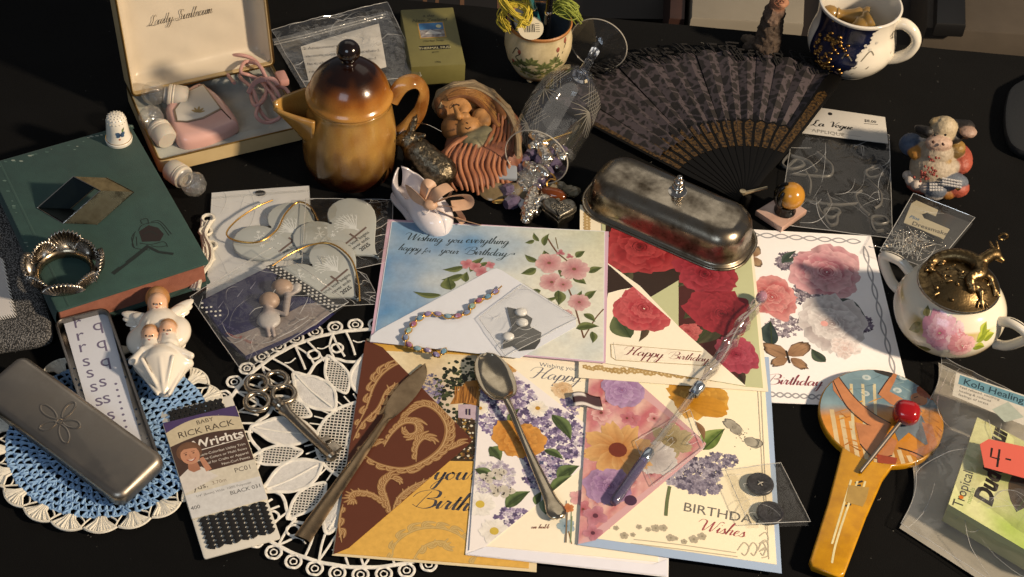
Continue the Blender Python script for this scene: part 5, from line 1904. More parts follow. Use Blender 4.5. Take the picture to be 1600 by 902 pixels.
# ------------------------------------------------------------------ zip bag with a printed slip, box, planter
zb = thing('zip_bag', 'clear zip bag holding a printed white slip behind the coffee pot', 'plastic bag', W(560, 100))
crinkle('bag_film', [W(482, 158, 3), W(658, 134, 3), W(605, 18, 8), W(425, 62, 8)], 26, 18, 10, 7, .05, 3, film_mat('zip_film', haze=.04, gloss=.35, rough=.12, bs=45, bump=.9), zb, 26)
part('bag_back', film([W(482, 158, 0), W(658, 134, 0), W(605, 18, 0), W(425, 62, 0)], 12, 8, .6, .6, .05, 6), film2, zb, 60, True)
part('zip_strip', cat([tube([W(x, y + k, 17) for x, y in ((428, 66), (480, 54), (540, 38), (602, 22))], .7, 5) for k in (0, 4)]), film2, zb, 60, True)
slp = part('printed_slip', film([W(486, 146, 6), W(604, 108, 6), W(592, 40, 8), W(470, 76, 8)], 16, 10, 2, 2.4, .03, 2).col('c9c5bd'), paper, zb, 60, True)
A = Art(13.6)
for i, t in enumerate(('2 Acupuncture cupping', 'vacuum cups for your forehead,', 'face, cheek, feet, T-zone, and', 'neck. Keeping and massage', 'your cups. The box')):
    A.word(t, 474 + i * 3, 78 + i * 12, 5.0, '55524e', 15)
part('slip_lettering', A.done(), ink, slp, 0, True)

ZM = 20.0
ct, an, wd, hh = fit([(637, 106), (722, 100), (713, 12), (631, 15)], ZM)
tm = thing('mud_box', 'olive green thermal mud soap box with a small blue picture', 'box', (ct[0], ct[1], .1), an)
part('carton', slab(rrect(wd, hh, .8, 2), 0, ZM, .5), mat('olive_card', '6f6a3c', rough=.5, var=.2, vs=90, bump=.05, bs=700), tm, 30)
A = Art(ZM + .12)
h2 = hh / 2
A.poly([(-11, h2 - 42), (12, h2 - 42), (12, h2 - 20), (-11, h2 - 20)], 'b08a3c', px=False)
A.grad([(-10, h2 - 41), (11, h2 - 41), (11, h2 - 21), (-10, h2 - 21)], lambda u, v: lin('3f78a8') if v > .52 else mixc(lin('a8a8a4'), lin('6a5a5c'), .5 + noise.noise(Vector((u * 9, v * 9, 2)))), 12, False)
A.disc(7, h2 - 26, 2.4, 'd8d2a0')
A.poly([(-6, h2 - 36), (-1, h2 - 30), (3, h2 - 33), (8, h2 - 35), (8, h2 - 37)], 'd8d4cc', px=False)
A.word('a day', 0, h2 - 12, 5, '2b2916', 0, 'CENTER', px=False, shear=.3)
A.word('New Zealand', 0, h2 - 18.5, 5.6, '2b2916', 0, 'CENTER', px=False, shear=.3)
A.word('Herbal Soap', 0, h2 - 47, 3.6, '2b2916', 0, 'CENTER', px=False, shear=.3)
A.poly([(-13, h2 - 58), (13, h2 - 58), (13, h2 - 52.5), (-13, h2 - 52.5)], '14130c', px=False)
A.word('THERMAL MUD', 0, h2 - 57, 4.0, 'b9b288', 0, 'CENTER', px=False, bold=.012)
A.word('gentle', 0, h2 - 62, 2.4, '2b2916', 0, 'CENTER', px=False)
A.word('100g', 0, -h2 + 4, 2.8, '2b2916', 0, 'CENTER', px=False)
part('printed_front', A.done(), ink, tm, 0)

pp = thing('planter_pot', 'small cream pot painted with green vine leaves, holding pens and floss', 'pot', W(837, 113))
pf = [(.1, 3), (15, 2.6), (17.5, 4), (21, 10), (26, 20), (28.6, 31), (28.6, 40), (26.8, 48), (26.0, 51), (27.2, 53), (27.6, 54.6), (26.6, 55.6), (25, 54.6), (24.6, 50), (26, 40), (24, 20), (14, 8), (.1, 8)]
cream_, terra = lin('cfc09a'), lin('a8713c')
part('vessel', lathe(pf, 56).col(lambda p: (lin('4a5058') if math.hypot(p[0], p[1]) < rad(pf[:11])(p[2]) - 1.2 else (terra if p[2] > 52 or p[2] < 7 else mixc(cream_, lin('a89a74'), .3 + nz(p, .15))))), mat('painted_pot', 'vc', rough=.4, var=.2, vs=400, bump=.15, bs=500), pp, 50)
for k in range(3):
    a = -1.9 + k * 2.1
    part('foot', ball(3, 10, 8, (14 * math.cos(a), 14 * math.sin(a), 2.4)).col('b9a888'), plain, pp)
A = Art(0)
for x, y, s_ in ((-14, 27, 7), (-5, 30, 8), (6, 26, 8), (15, 31, 7), (-9, 20, 6), (2, 18, 6.5), (12, 20, 6), (20, 25, 6), (-20, 22, 5)):
    for k in range(5):
        A.leaf(x, y, x + s_ * math.cos(1.57 + (k - 2) * .75), y + s_ * math.sin(1.57 + (k - 2) * .75), s_ * .6, '4a5430', '8a8f58', px=False)
for i in range(26):
    A.disc(random.uniform(-14, 18), random.uniform(11, 20), random.uniform(.8, 1.8), random.choice(['b0a45c', '8a8a4c', 'c9b878', '5c5a34']))
for pts in ([(-24, 34), (-20, 42), (-16, 38), (-20, 32), (-10, 26)], [(-24, 22), (-22, 27), (-14, 22), (0, 16)], [(22, 20), (18, 14), (0, 12)], [(18, 40), (15, 32)], [(26, 46), (22, 38)]):
    A.line(pts, .8, '3a3420', px=False)
for x, y in ((-17, 37), (17, 41), (25, 46), (-23, 24)):
    A.flower(*(0, 0), 1, 3, '7a4034', 'a85c4c', None) if False else A.petal(x, y, 1.5, 4.4, 3.4, '6e3a30', 'a8604c')
part('painted_vine', wrap(A.done(), rad(pf[:11]), math.radians(-88)), ink, pp, 0)


def inpot(x, y, z):
    return W(x, y, z)


for (nm, lb_, a_, b_, rr, c_) in (('pen', 'slim metallic teal pen leaning in the vine pot', (846, 50, 40), (826, -14, 92), 2.4, '3c8088'), ('pen', 'thick glossy black pen standing in the vine pot', (852, 66, 42), (861, -16, 96), 3.1, '0d0f14')):
    t = thing(nm, lb_, 'pen', inpot(*a_))
    a, b_ = Vector(inpot(*a_)), Vector(inpot(*b_))
    L_ = (b_ - a).length
    pm = mat('pen_' + c_, c_, rough=.2, metal=.4, coat=.5)
    part('barrel', lathe([(.1, 0), (rr * .6, 1), (rr, 10), (rr, L_)], 16).to(a, b_), pm, t, 50, True)
    part('ferrule', lathe([(rr, L_ * .55), (rr + .35, L_ * .55 + .5), (rr + .35, L_ * .55 + 2.5), (rr, L_ * .55 + 3)], 16).to(a, b_), bright, t, 50, True)


def skein(label, col, path, n, spread, rr, twist=.5):
    t = thing('floss_skein', label, 'floss', W(*path[0]), 0, 'skeins of embroidery floss')
    pts = [np.array(W(*q)) for q in path]
    for k in range(n):
        off = np.array([random.gauss(0, spread), random.gauss(0, spread), random.gauss(0, spread)])
        part('strand', tube(spline([tuple(p + off * (.6 + .6 * math.sin(i + k * twist)) + np.array([random.gauss(0, .5) for _ in range(3)])) for i, p in enumerate(pts)], 5), rr, 5), mat('floss_' + col, col, rough=.7, var=.35, vs=500), t, 60, True)
    return t


sk = skein('bright yellow embroidery floss skein hanging over the vine pot rim', 'c9b53c', [(794, 46, 58), (784, 26, 62), (800, 6, 72), (824, 14, 70), (822, 34, 64), (802, 22, 68), (784, -6, 78), (812, -14, 80), (828, 6, 74), (812, 44, 60)], 34, 2.2, .5)
sk = skein('lime green floss skein behind the vine pot on the right', '8f9a40', [(866, 14, 62), (876, 4, 66), (890, 4, 66), (900, 14, 62), (890, 20, 60), (874, 18, 60), (868, 10, 64), (884, 8, 68), (903, 30, 50)], 30, 2.0, .5)
pt = thing('paper_tag', 'round white barcode tag leaning on the vine pot rim', 'tag', W(829, 46, 56))
o = [(10.8 * math.cos(t), 10.8 * math.sin(t)) for t in np.linspace(0, 2 * PI, 33)[:-1]]
q0 = W(829, 44, 60)
tagm = lambda g_: g_.r('X', 28).r('Z', 10).t(*q0)
part('disc', tagm(slab(o, 0, .5, 0).col('c9c0a8')), paper, pt, 30, True)
A = Art(.52)
x = -5.5
while x < 3:
    w_ = random.choice([.3, .5, .8])
    A.poly([(x, -4), (x + w_, -4), (x + w_, 3.5), (x, 3.5)], '26241f', px=False)
    x += w_ + random.choice([.3, .5])
for i in range(5):
    A.poly([(4, -4 + i * 1.8), (7.5, -4 + i * 1.8), (7.5, -3.4 + i * 1.8), (4, -3.4 + i * 1.8)], '6a6558', px=False)
part('barcode', tagm(A.done()), ink, pt, 0, True)

# ------------------------------------------------------------------ wine glass lying on its side
wg = thing('wine_glass', 'cut crystal wine glass lying on its side, jewellery spilling out', 'wine glass', W(880, 150))
a, b_ = Vector(W(936, 68, 25)), Vector(W(838, 246, 30))
L_ = (b_ - a).length
k_ = L_ / 165
gp_ = [(r_ * (.92 if z_ > 50 else 1), z_) for r_, z_ in [(.1, 0), (25, .4), (25.4, 1.2), (24, 2.0), (8, 3.4), (5.2, 6), (4.0, 14), (3.6, 26), (4.2, 40), (5.4, 46), (8, 50), (16, 56), (24, 66), (29.5, 80), (31.6, 96), (31.4, 116), (30, 140), (28.6, 164), (28.3, 165), (28.0, 164), (29.4, 140), (30.8, 116), (31, 96), (28.8, 80), (23, 67.5), (15, 58.5), (6, 55), (.1, 54.6)]]
part('bowl', lathe([(r_, z_ * k_) for r_, z_ in gp_[10:]], 72).to(a, b_), film_mat('crystal_wall', tint='fefefe', haze=.006, gloss=.35, rough=.05, bump=0), wg, 50, True)
part('stem', lathe([(r_, z_ * k_) for r_, z_ in gp_[5:11]] + [(.1, 52 * k_)], 10).to(a, b_), glass, wg, 20, True)
part('foot', lathe([(r_, z_ * k_) for r_, z_ in gp_[:6]], 64).to(a, b_), MATS['crystal_wall'], wg, 50, True)
part('lip', tube([(26.0 * math.cos(t * PI / 30), 26.0 * math.sin(t * PI / 30), 165 * k_) for t in range(60)], .55, 6, True).to(a, b_), mat('lip_glass', 'cfc9bc', rough=.15, trans=.4), wg, 60, True)
part('foot_edge', tube([(25.3 * math.cos(t * PI / 30), 25.3 * math.sin(t * PI / 30), 1.2) for t in range(60)], .5, 6, True).to(a, b_), MATS['lip_glass'], wg, 60, True)
cg = G()
pr_ = rad([(r_, z_ * k_) for r_, z_ in gp_[10:18]])
for s0 in range(3):
    for q in range(-3, 4):
        for sg in (-1, 1):
            pts = []
            for t in np.linspace(0, 1, 7):
                u, z_ = q * 3.2 + sg * 10 * (t - .5), 84 + 26 * t
                if abs(u) < 15:
                    an_ = s0 * PI / 2 + .5 + u / 31
                    pts.append((pr_(z_) * math.cos(an_) * 1.004, pr_(z_) * math.sin(an_) * 1.004, z_))
            if len(pts) > 2:
                cg.add(tube(pts, .2, 4))
    for q in range(9):
        an_ = s0 * PI / 2 + .5
        f = -1.2 + q * .3
        pts = [(pr_(112 + 22 * t * math.cos(f)) * math.cos(an_ + 22 * t * math.sin(f) / 31) * 1.004, pr_(112 + 22 * t * math.cos(f)) * math.sin(an_ + 22 * t * math.sin(f) / 31) * 1.004, 112 + 22 * t * math.cos(f)) for t in (0, .3, .6, 1)]
        cg.add(tube(pts, [.5, .45, .3, .1], 4))
part('cut_pattern', cg.to(a, b_), mat('frosted_cut', 'a8a498', rough=.5, trans=.5), wg, 60, True)['kind'] = 'stuff'

# ------------------------------------------------------------------ jewellery tumbling from the glass
nk = thing('bead_necklace', 'tumbled necklace of purple, crystal and silver beads spilling from the glass', 'necklace', W(840, 270))
purple = mat('amethyst', '463c50', rough=.1, coat=.6, var=.5, vs=300, col2='7a6e88')
crys = clearx
for i, (x, y, z, r_) in enumerate(((818, 252, 7, 5), (832, 240, 8, 6), (866, 254, 7, 5.5), (855, 268, 7, 5), (846, 282, 6, 5), (862, 240, 9, 5), (842, 250, 10, 4), (794, 298, 5, 6), (800, 316, 5, 6), (824, 262, 8, 4.5), (838, 296, 5, 4.5), (876, 236, 10, 5), (812, 264, 6, 5))):
    part('purple_bead', gem(r_, r_ * 2.1, 7, .7).r('X', 90 + random.uniform(-30, 30)).r('Z', random.uniform(0, 180)).t(*W(x, y, z)), purple, nk, 20, True)
for i, (x, y, z, r_) in enumerate(((828, 268, 8, 7), (820, 285, 6, 6), (838, 276, 9, 5), (816, 276, 6, 5), (850, 256, 10, 4.5), (832, 286, 6, 5), (888, 240, 8, 4), (806, 302, 5, 4), (826, 300, 5, 4.5))):
    part('crystal_bead', gem(r_, r_ * 2.2, 8, .55).r('X', 80).r('Z', random.uniform(0, 180)).t(*W(x, y, z)), crys, nk, 0, True)
for i, (x, y, z, r_) in enumerate(((822, 246, 9, 2.2), (848, 272, 9, 2.2), (856, 262, 10, 2), (862, 246, 10, 2.4), (884, 240, 10, 2.6), (797, 290, 6, 2.2), (795, 308, 5, 2), (842, 290, 7, 2.2), (870, 262, 8, 2))):
    part('silver_bead', ball(r_, 12, 8, W(x, y, z)), bright, nk, 60, True)


def nugget(pts, r_, sd):
    g_ = sculpt([K(W(*pts[i]), W(*pts[i + 1]), r_[i], r_[i + 1], 'ffffff') for i in range(len(pts) - 1)], .8, 1.5)
    return g_.map(lambda p: tuple(np.array(p) + .9 * np.array([nz(p, .5, sd), nz(p, .5, sd + 4), nz(p, .5, sd + 9)])))


for pts, r_ in ((((868, 230, 12), (878, 246, 11)), (3.5, 4)), (((822, 258, 10), (834, 266, 12)), (3.5, 3)), (((842, 262, 14), (852, 272, 12)), (3.4, 4)), (((812, 288, 7), (820, 296, 7)), (3.4, 3)), (((836, 212, 16), (848, 222, 14), (832, 230, 13)), (5, 6, 4)), (((846, 232, 13), (854, 248, 11)), (5, 6)), (((834, 300, 7), (826, 330, 6), (822, 344, 5)), (5, 6, 4.5)), (((838, 316, 7), (852, 312, 7)), (5, 4.5)), (((840, 322, 5), (836, 332, 5)), (5, 4))):
    part('silver_nugget', nugget(pts, r_, random.random() * 9), mat('foil_silver', 'd8cfc0', rough=.22, metal=1, bump=.5, bs=350), nk, 60, True)
tube_ = lambda pts, r_: tube([W(*q) for q in pts], r_, 6)
part('eye_pin', tube_([(848, 222, 18), (870, 215, 22), (894, 207, 26)], .9), goldm, nk, 60, True)
for c, r_ in (((856, 282), 6), ((862, 288), 4)):
    q = W(*c, 8)
    part('jump_ring', tube([(q[0] + r_ * math.cos(t), q[1] + r_ * .7 * math.sin(t), 8 + r_ * .7 * math.sin(t)) for t in np.linspace(0, 2 * PI, 15)[:-1]], .7, 5, True), goldm, nk, 60, True)
part('grey_tile_bead', slab(rrect(16, 13, 1.5, 2), 0, 4, .8).r('X', 14).r('Z', 6).t(*W(792, 273, 9)), mat('grey_enamel', '8a9098', rough=.3, bump=.1, bs=120), nk, 40, True)
for c in ((770, 300), (806, 303)):
    part('shell_disc', lathe([(.1, 0), (8, .3), (10, 1.6), (8, 3), (.1, 3.4)], 22).s_(1.1, .9, 1).r('X', 20).t(*W(*c, 4)), mat('horn_disc', '7a6a4c', rough=.25, coat=.5, var=.6, vs=120, col2='4a3c28'), nk, 50, True)
part('triangle_bead', slab([W(798, 303, 6)[:2], W(822, 314, 6)[:2], W(816, 328, 6)[:2]], 4.5, 6.5, .4), mat('mother_of_pearl', 'b0b0b4', rough=.25), nk, 30, True)
part('amber_bead', ball(1, 18, 12, (0, 0, 0), (12, 6, 5.5)).r('Z', -14).t(*W(864, 304, 6)), mat('amber', '7a3c14', rough=.12, trans=.35, coat=.5), nk, 60, True)
part('leaf_charm', ball(1, 14, 8, (0, 0, 0), (7, 3.5, 1.6)).r('Z', 20).t(*W(782, 314, 2)), goldm, nk, 60, True)
for i, (x, y) in enumerate(((864, 296), (876, 292), (890, 298), (897, 300))):
    part('quartz_chip', gem(4.5, 11, 6, .4).r('X', 90).r('Z', 60 + i * 20).t(*W(x, y, 5)), mat('citrine_chip', 'b8a888', rough=.1, trans=.6), nk, 0, True)

hb = thing('heart_box', 'small dark pewter heart trinket box with embossed flowers', 'trinket box', W(872, 342))


def heart(sz, n=40):
    return [(sz * .0625 * 16 * math.sin(t) ** 3, sz * .0625 * (13 * math.cos(t) - 5 * math.cos(2 * t) - 2 * math.cos(3 * t) - math.cos(4 * t))) for t in [2 * PI * (i + .5) / n for i in range(n)]]


hs = [(p[0], p[1] * 1.0) for p in heart(12.5)]
dkp = mat('dark_pewter', '8a867c', rough=.36, metal=1, var=.7, vs=300, col2='161514', bump=.3, bs=600)
part('base', slab(hs, .2, 9, 1), dkp, hb, 40)
hl = part('lid', slab([(p[0] * 1.05, p[1] * 1.05) for p in hs], 9.3, 14, 1.6, 4), dkp, hb, 50)
rg = G()
random.seed(5)
for i in range(16):
    a = random.random() * 6.28
    q = 8.0 * math.sqrt(random.random())
    x, y = q * math.cos(a), q * .8 * math.sin(a) + 1
    for k in range(5):
        rg.add(ball(1, 8, 5, (x + 1.1 * math.cos(k * 1.257), y + 1.1 * math.sin(k * 1.257), 14.1), (.8, .8, .7)))
rg.add(tube([(p[0] * 1.07, p[1] * 1.07, 9.2) for p in hs], .6, 5, True))
part('flower_relief', rg, dkp, hl, 60)['kind'] = 'stuff'

# ------------------------------------------------------------------ terracotta mother and child plaque
md = thing('figurine', 'terracotta plaque of a veiled mother embracing her child', 'figurine', W(745, 215))
w_ = lambda x, y, z: W(x, y, z)
ter, ski, veil, hai = '82503a', 'ac7c48', '8f7c60', '7a4c22'
P = [E(w_(752, 235, 8), (30, 34, 12), ter), K(w_(718, 258, 8), w_(788, 248, 8), 15, 15, ter), E(w_(786, 215, 10), (16, 34, 11), ter), E(w_(740, 275, 7), (22, 14, 9), ter)]
P += [E(w_(716, 163, 20), (19, 16, 13), ski, 2, Matrix.Rotation(math.radians(25), 3, 'Z')), K(w_(726, 172, 24), w_(719, 182, 24), 5, 3, ski, 2), E(w_(705, 180, 20), (7, 6, 6), ski, 3), K(w_(711, 168, 33), w_(717, 182, 31), 1.8, 3.0, ski, 1), K(w_(703, 168, 32), w_(708, 163, 33), 1.2, 1.4, '96683a', .8), E(w_(727, 181, 29), (4, 3.5, 3), ski, 1.5)]

vl = [(684, 165), (690, 148), (710, 137), (738, 134), (766, 148), (790, 172), (804, 205), (806, 240)]
for off, rr, z, c in ((0, 5, 14, veil), (1, 5, 19, veil), (2, 4.5, 23, hai)):
    for i in range(len(vl) - 1 - off):
        f = off * 6
        P.append(K(w_(vl[i][0] + f * .6, vl[i][1] + f, z), w_(vl[i + 1][0] - f * .3, vl[i + 1][1] + f, z), rr, rr, c, 1.2))
for i in range(5):
    P.append(K(w_(694 + i * 5, 150 + i * 2, 25), w_(760 + i * 4, 160 + i * 8, 20), 1.7, 2.4, hai, .7))
P += [E(w_(712, 200, 16), (12, 12, 11), '8a5f34', 1.2), E(w_(732, 200, 21), (10, 10, 9), ski, 1.2), K(w_(752, 184, 22), w_(756, 188, 22), 8, 7, ski, 1)]
P += [K(w_(735, 225, 18), w_(758, 212, 18), 9, 8, '7a7458', 1), K(w_(742, 228, 20), w_(762, 222, 18), 7, 6, '7a7458', 1)]
for i in range(4):
    P.append(K(w_(738 + i * 4, 214 + i * 3, 26 - i), w_(752 + i * 4, 220 + i * 2, 24 - i), 1.4, 1.2, '8a8468', .5))
P += [E(w_(745, 262, 5), (33, 22, 13), ter)]
P += [K(w_(718, 224, 18), w_(694, 246, 14), 5, 5, 'b06c42', 1), K(w_(694, 246, 14), w_(698, 278, 8), 4.5, 2.5, 'a8623c', 1)]
random.seed(3)
mg_ = sculpt(P, 1.0, 2.2, .5, .4)
part('body', mg_, mat('terracotta', 'vc', rough=.55, var=.35, vs=300, bump=.25, bs=700), md, 60, True)
MV = np.array(mg_.v)


def top_of(p, r_=2.0):
    d_ = (MV[:, 0] - p[0]) ** 2 + (MV[:, 1] - p[1]) ** 2
    k_ = d_ < r_ * r_
    return float(MV[k_, 2].max()) if k_.any() else 4.0


def drape(pts_, r_, c_, z_=16):
    q_ = [W(x, y, z_) for x, y in spline(pts_, 4)]
    zz = [top_of(p) - .9 for p in q_]
    zz = [(zz[max(k - 1, 0)] + zz[k] + zz[min(k + 1, len(zz) - 1)]) / 3 for k in range(len(zz))]
    n_ = len(q_)
    part('robe_fold', tube([(p[0], p[1], z) for p, z in zip(q_, zz)], [r_ * (.45 + .55 * math.sin(PI * (k + 1) / (n_ + 1))) for k in range(n_)], 7).col(c_), MATS['terracotta'], md, 60, True)


for i in range(12):
    x0 = 706 + i * 7.4
    drape([(x0 + 8, 232 + i * 1.9), (x0 - 6 + i * 1.4, 254 + i), (x0 - 1 + i * 1.6, 272), (x0 + 9 + i * .9, 288 - abs(i - 5) * 1.8)], random.uniform(1.5, 2.6), ('9c6444', '8c583c', 'a46c4a')[i % 3])
for i in range(6):
    drape([(772 + i * 6, 188 + i * 4), (770 + i * 6.5, 214), (756 + i * 9, 240 + i)], 1.7, ('96603f', '7c4a30')[i % 2])
drape([(730, 228), (712, 232), (697, 246), (699, 262), (700, 280)], 2.6, 'a46c4a')
for i in range(17):      # long combed hair and the edge of the veil
    f = i / 16
    hp_ = [(690 + 10 * f, 160 - 4 * f - 8 * math.sin(PI * f), 27 + 4 * f), (712 + 12 * f, 144 + 7 * f, 32), (742 + 6 * f, 144 + 16 * f + 3 * math.sin(i * 2.1), 30), (768 - 2 * f, 164 + 16 * f + 4 * math.sin(i * 1.7), 25), (790 - 12 * f, 190 + 10 * f, 21)]
    part('hair_lock', tube(spline([w_(*q) for q in hp_], 4), [.9 + 1.3 * math.sin(PI * (k + 2) / 22) for k in range(17)], 6).col(('8a5c2c', '6e4420', '9c7038')[i % 3]), MATS['terracotta'], md, 60, True)
for k, c_ in ((0, '9c8a6c'), (1, '7c6a50'), (2, 'a08c6c')):
    part('veil_fold', tube(spline([w_(x + k * 2, y + k * 4 - 2, 20 + k * 3) for x, y in vl], 4), 2.0, 6).col(c_), MATS['terracotta'], md, 60, True)
fg = G()
fg.add(tube([w_(709, 166, 34), w_(713, 163, 34.6), w_(718, 165, 34)], .7, 5))
fg.add(tube([w_(716, 186, 28), w_(722, 187, 29)], .6, 5))
fg.add(tube([w_(727, 200, 31), w_(731, 202, 31.4), w_(735, 199, 31)], .6, 5))
fg.add(tube([w_(728, 192, 30.8), w_(731, 193, 31)], .6, 5))
part('face_lines', fg.col('3a2414'), plain, md, 60, True)

# ------------------------------------------------------------------ pewter animal beside the pot
pr2 = thing('figurine', 'dark pewter long-eared animal crouching beside the coffee pot', 'figurine', W(660, 255))
P = [K(w_(652, 236, 26), w_(688, 268, 15), 11, 13, 'ffffff'), K(w_(648, 232, 26), w_(638, 220, 32), 9, 7, 'ffffff'), K(w_(634, 218, 33), w_(618, 222, 30), 7, 3, 'ffffff'), K(w_(680, 266, 16), w_(660, 268, 6), 9, 6, 'ffffff'), K(w_(660, 272, 5), w_(648, 268, 4), 5, 4, 'ffffff'),
     K(w_(640, 212, 38), w_(648, 186, 52), 4, 2.2, 'ffffff', .6), K(w_(646, 214, 35), w_(662, 212, 40), 4, 2, 'ffffff', .6), K(w_(642, 246, 20), w_(636, 258, 4), 5, 4, 'ffffff'), K(w_(690, 272, 9), w_(700, 276, 4), 3, 3, 'ffffff'), K(w_(650, 190, 48), w_(651, 180, 51), 1.4, 1, 'ffffff', 1)]
g = sculpt(P, 1.0, 3).map(lambda p: tuple(np.array(p) + .5 * np.array([nz(p, .35, 1), nz(p, .35, 5), nz(p, .35, 9)])))
part('body', g, mat('antique_pewter', '857a66', rough=.34, metal=1, var=.8, vs=350, col2='1c1814', bump=.6, bs=900), pr2, 60, True)
part('whisker', tube(spline([w_(650, 193, 46), w_(668, 195, 50), w_(690, 206, 48)], 5), .25, 4), bright, pr2, 60, True)
part('eye', ball(1.2, 8, 6, w_(630, 219, 39)), dkp, pr2, 60, True)

# ------------------------------------------------------------------ baby shoe with ribbon
a = W(640, 312)
bvec = np.array(W(694, 372)) - np.array(a)
an = math.degrees(math.atan2(bvec[1], bvec[0]))
bs2 = thing('baby_shoe', 'white porcelain baby shoe with a peach organza bow', 'baby shoe', a, an)
rows = []
N_ = 26
for i in range(N_ + 1):
    t = i / N_
    x = -15 + 66 * t
    wq = 15 * (math.sin(PI * min(1, t * .5 + .16)) ** .6) * (1 - .10 * math.exp(-((t - .45) / .15) ** 2))
    if t > .72:
        wq *= math.sqrt(max(0.0, 1 - ((t - .72) / .285) ** 2.4))
    if t < .14:
        wq *= math.sqrt(max(.02, 1 - ((.14 - t) / .145) ** 2))
    hgt = 24 - 1 * t if t < .5 else 23.5 - 8 * ((t - .5) / .5) ** 1.4
    if t > .93:
        hgt *= .55 + .45 * math.sqrt(max(0, (1 - t) / .07))
    gap = 1.0 * min(1, .35 + t / .12) if t < .44 else max(0, 1.0 * (1 - (t - .44) / .14)) if t < .58 else 0
    row = []
    for j in range(25):
        f = -1 + j / 12
        th_ = f * (PI - gap * 1.15)
        y, z = wq * math.sin(th_), hgt / 2 - hgt / 2 * math.cos(th_)
        y = math.copysign(abs(math.sin(th_)) ** .75, th_) * wq
        row.append((x, y, z + .2))
    rows.append(row)
rows.append([(51.6, 0, 5)] * 25)
o = part('upper', surf(rows).col('d8d2d4'), china, bs2, 60)
m_ = o.modifiers.new('thickness', 'SOLIDIFY')
m_.thickness, m_.offset = .0013, 0
part('sole', slab([(r_[12][0], 0) for r_ in rows][:1] and [q[:2] for q in spline([(-15.5, 0), (-8, -13), (12, -14), (34, -16.5), (48, -11), (51.5, 0), (48, 11), (34, 16.5), (12, 14), (-8, 13)], 4, True)], 0, 2.4, .6).col('cfc8c8'), china, bs2, 50)
part('collar_edge', tube([r_[0] for r_ in rows[:16]] + [r_[-1] for r_ in rows[15::-1]], .9, 6), china, bs2, 60) if False else None
orga = mat('peach_organza', 'efc4a2', rough=.5, trans=.4, var=.25, vs=200)
rib = lambda pts, w0: tube(spline([W(*q) for q in pts], 7), w0 * .72, 8, False, .08)
for pts, w0 in (([(668, 318, 28), (650, 300, 36), (640, 294, 32), (648, 308, 28), (668, 318, 28)], 6), ([(668, 318, 28), (686, 300, 40), (704, 292, 36), (700, 308, 30), (672, 320, 28)], 6.5), ([(672, 320, 28), (700, 308, 34), (728, 306, 30), (732, 318, 24), (706, 322, 24)], 6.5), ([(672, 322, 27), (700, 336, 18), (730, 346, 8), (752, 352, 6)], 4), ([(660, 310, 30), (664, 288, 42), (676, 292, 40), (670, 312, 30)], 5), ([(676, 322, 26), (708, 324, 22), (722, 340, 10), (716, 346, 8)], 5)):
    part('ribbon_loop', rib(pts, w0), orga, bs2, 60, True)
part('ribbon_knot', ball(1, 12, 8, (0, 0, 0), (6, 5, 4)).t(*W(672, 320, 29)), orga, bs2, 60, True)
lg_ = tube(spline([W(664, 336, 25), W(676, 344, 24), W(690, 336, 23)], 5), .6, 5)
part('scalloped_edge', cat([tube(spline([W(660 + 3 * k, 330 + 4 * math.sin(k * .9), 26.5 - k * .1) for k in range(9)], 4), .6, 5)]).col('c9c2c2'), china, bs2, 60, True)

# ------------------------------------------------------------------ silver butter dish
f0, f1 = np.array(W(893, 334)[:2]), np.array(W(1143, 444)[:2])
u_ = (f1 - f0) / np.linalg.norm(f1 - f0)
n_ = np.array((-u_[1], u_[0]))
LN, WD = float(np.linalg.norm(f1 - f0)), 62.0
c_ = (f0 + f1) / 2 + n_ * WD / 2
bd = thing('butter_dish', 'tarnished silver butter dish cover with a turned knob on the rose card', 'butter dish', (c_[0], c_[1], 4.4), math.degrees(math.atan2(u_[1], u_[0])))
rows = []
for ins, z in ((0, .2), (-.2, 1.2), (.6, 2.2), (2.2, 2.8), (3.2, 4), (3.8, 8), (4.4, 14), (5.2, 20), (6.4, 23), (8.8, 26.2), (12.2, 28.6), (16, 29.8), (20, 30.2), (25, 30.5)):
    rows.append([(p[0], p[1], z) for p in inset(rrect(LN, WD, 26, 8), max(ins, 0))] if ins < 20 else [(p[0], p[1], z) for p in rrect(LN - 2 * ins, WD - 2 * ins, 6, 8)])
g = surf(rows, cu=True)
n = len(rows[0])
g.f.append(tuple((len(rows) - 1) * n + j for j in range(n)))
dish = mat('dish_silver', 'b8ad9a', rough=.28, metal=1, var=1.0, vs=42, col2='3c3226', rvar=.18, bump=.05, bs=200, detail=8)
part('cover', g, dish, bd, 60)
part('rim_bead', tube([(p[0], p[1], 1.2) for p in rrect(LN + 1, WD + 1, 26, 8)], 1.3, 8, True), dish, bd, 60)
part('knob', lathe([(9, 34.2), (9, 35), (6, 36), (4, 37.5), (5.8, 39), (6.2, 41), (5, 42.6), (3, 43.4), (4.6, 45), (5.4, 47), (4.6, 49), (2.6, 50.2), (3.2, 51.6), (2.6, 53.6), (.8, 54.6), (.05, 54.8)], 28).t(0, 0, -34.2).s_(.82).t(2, 3, 30.2), bright, bd, 50)

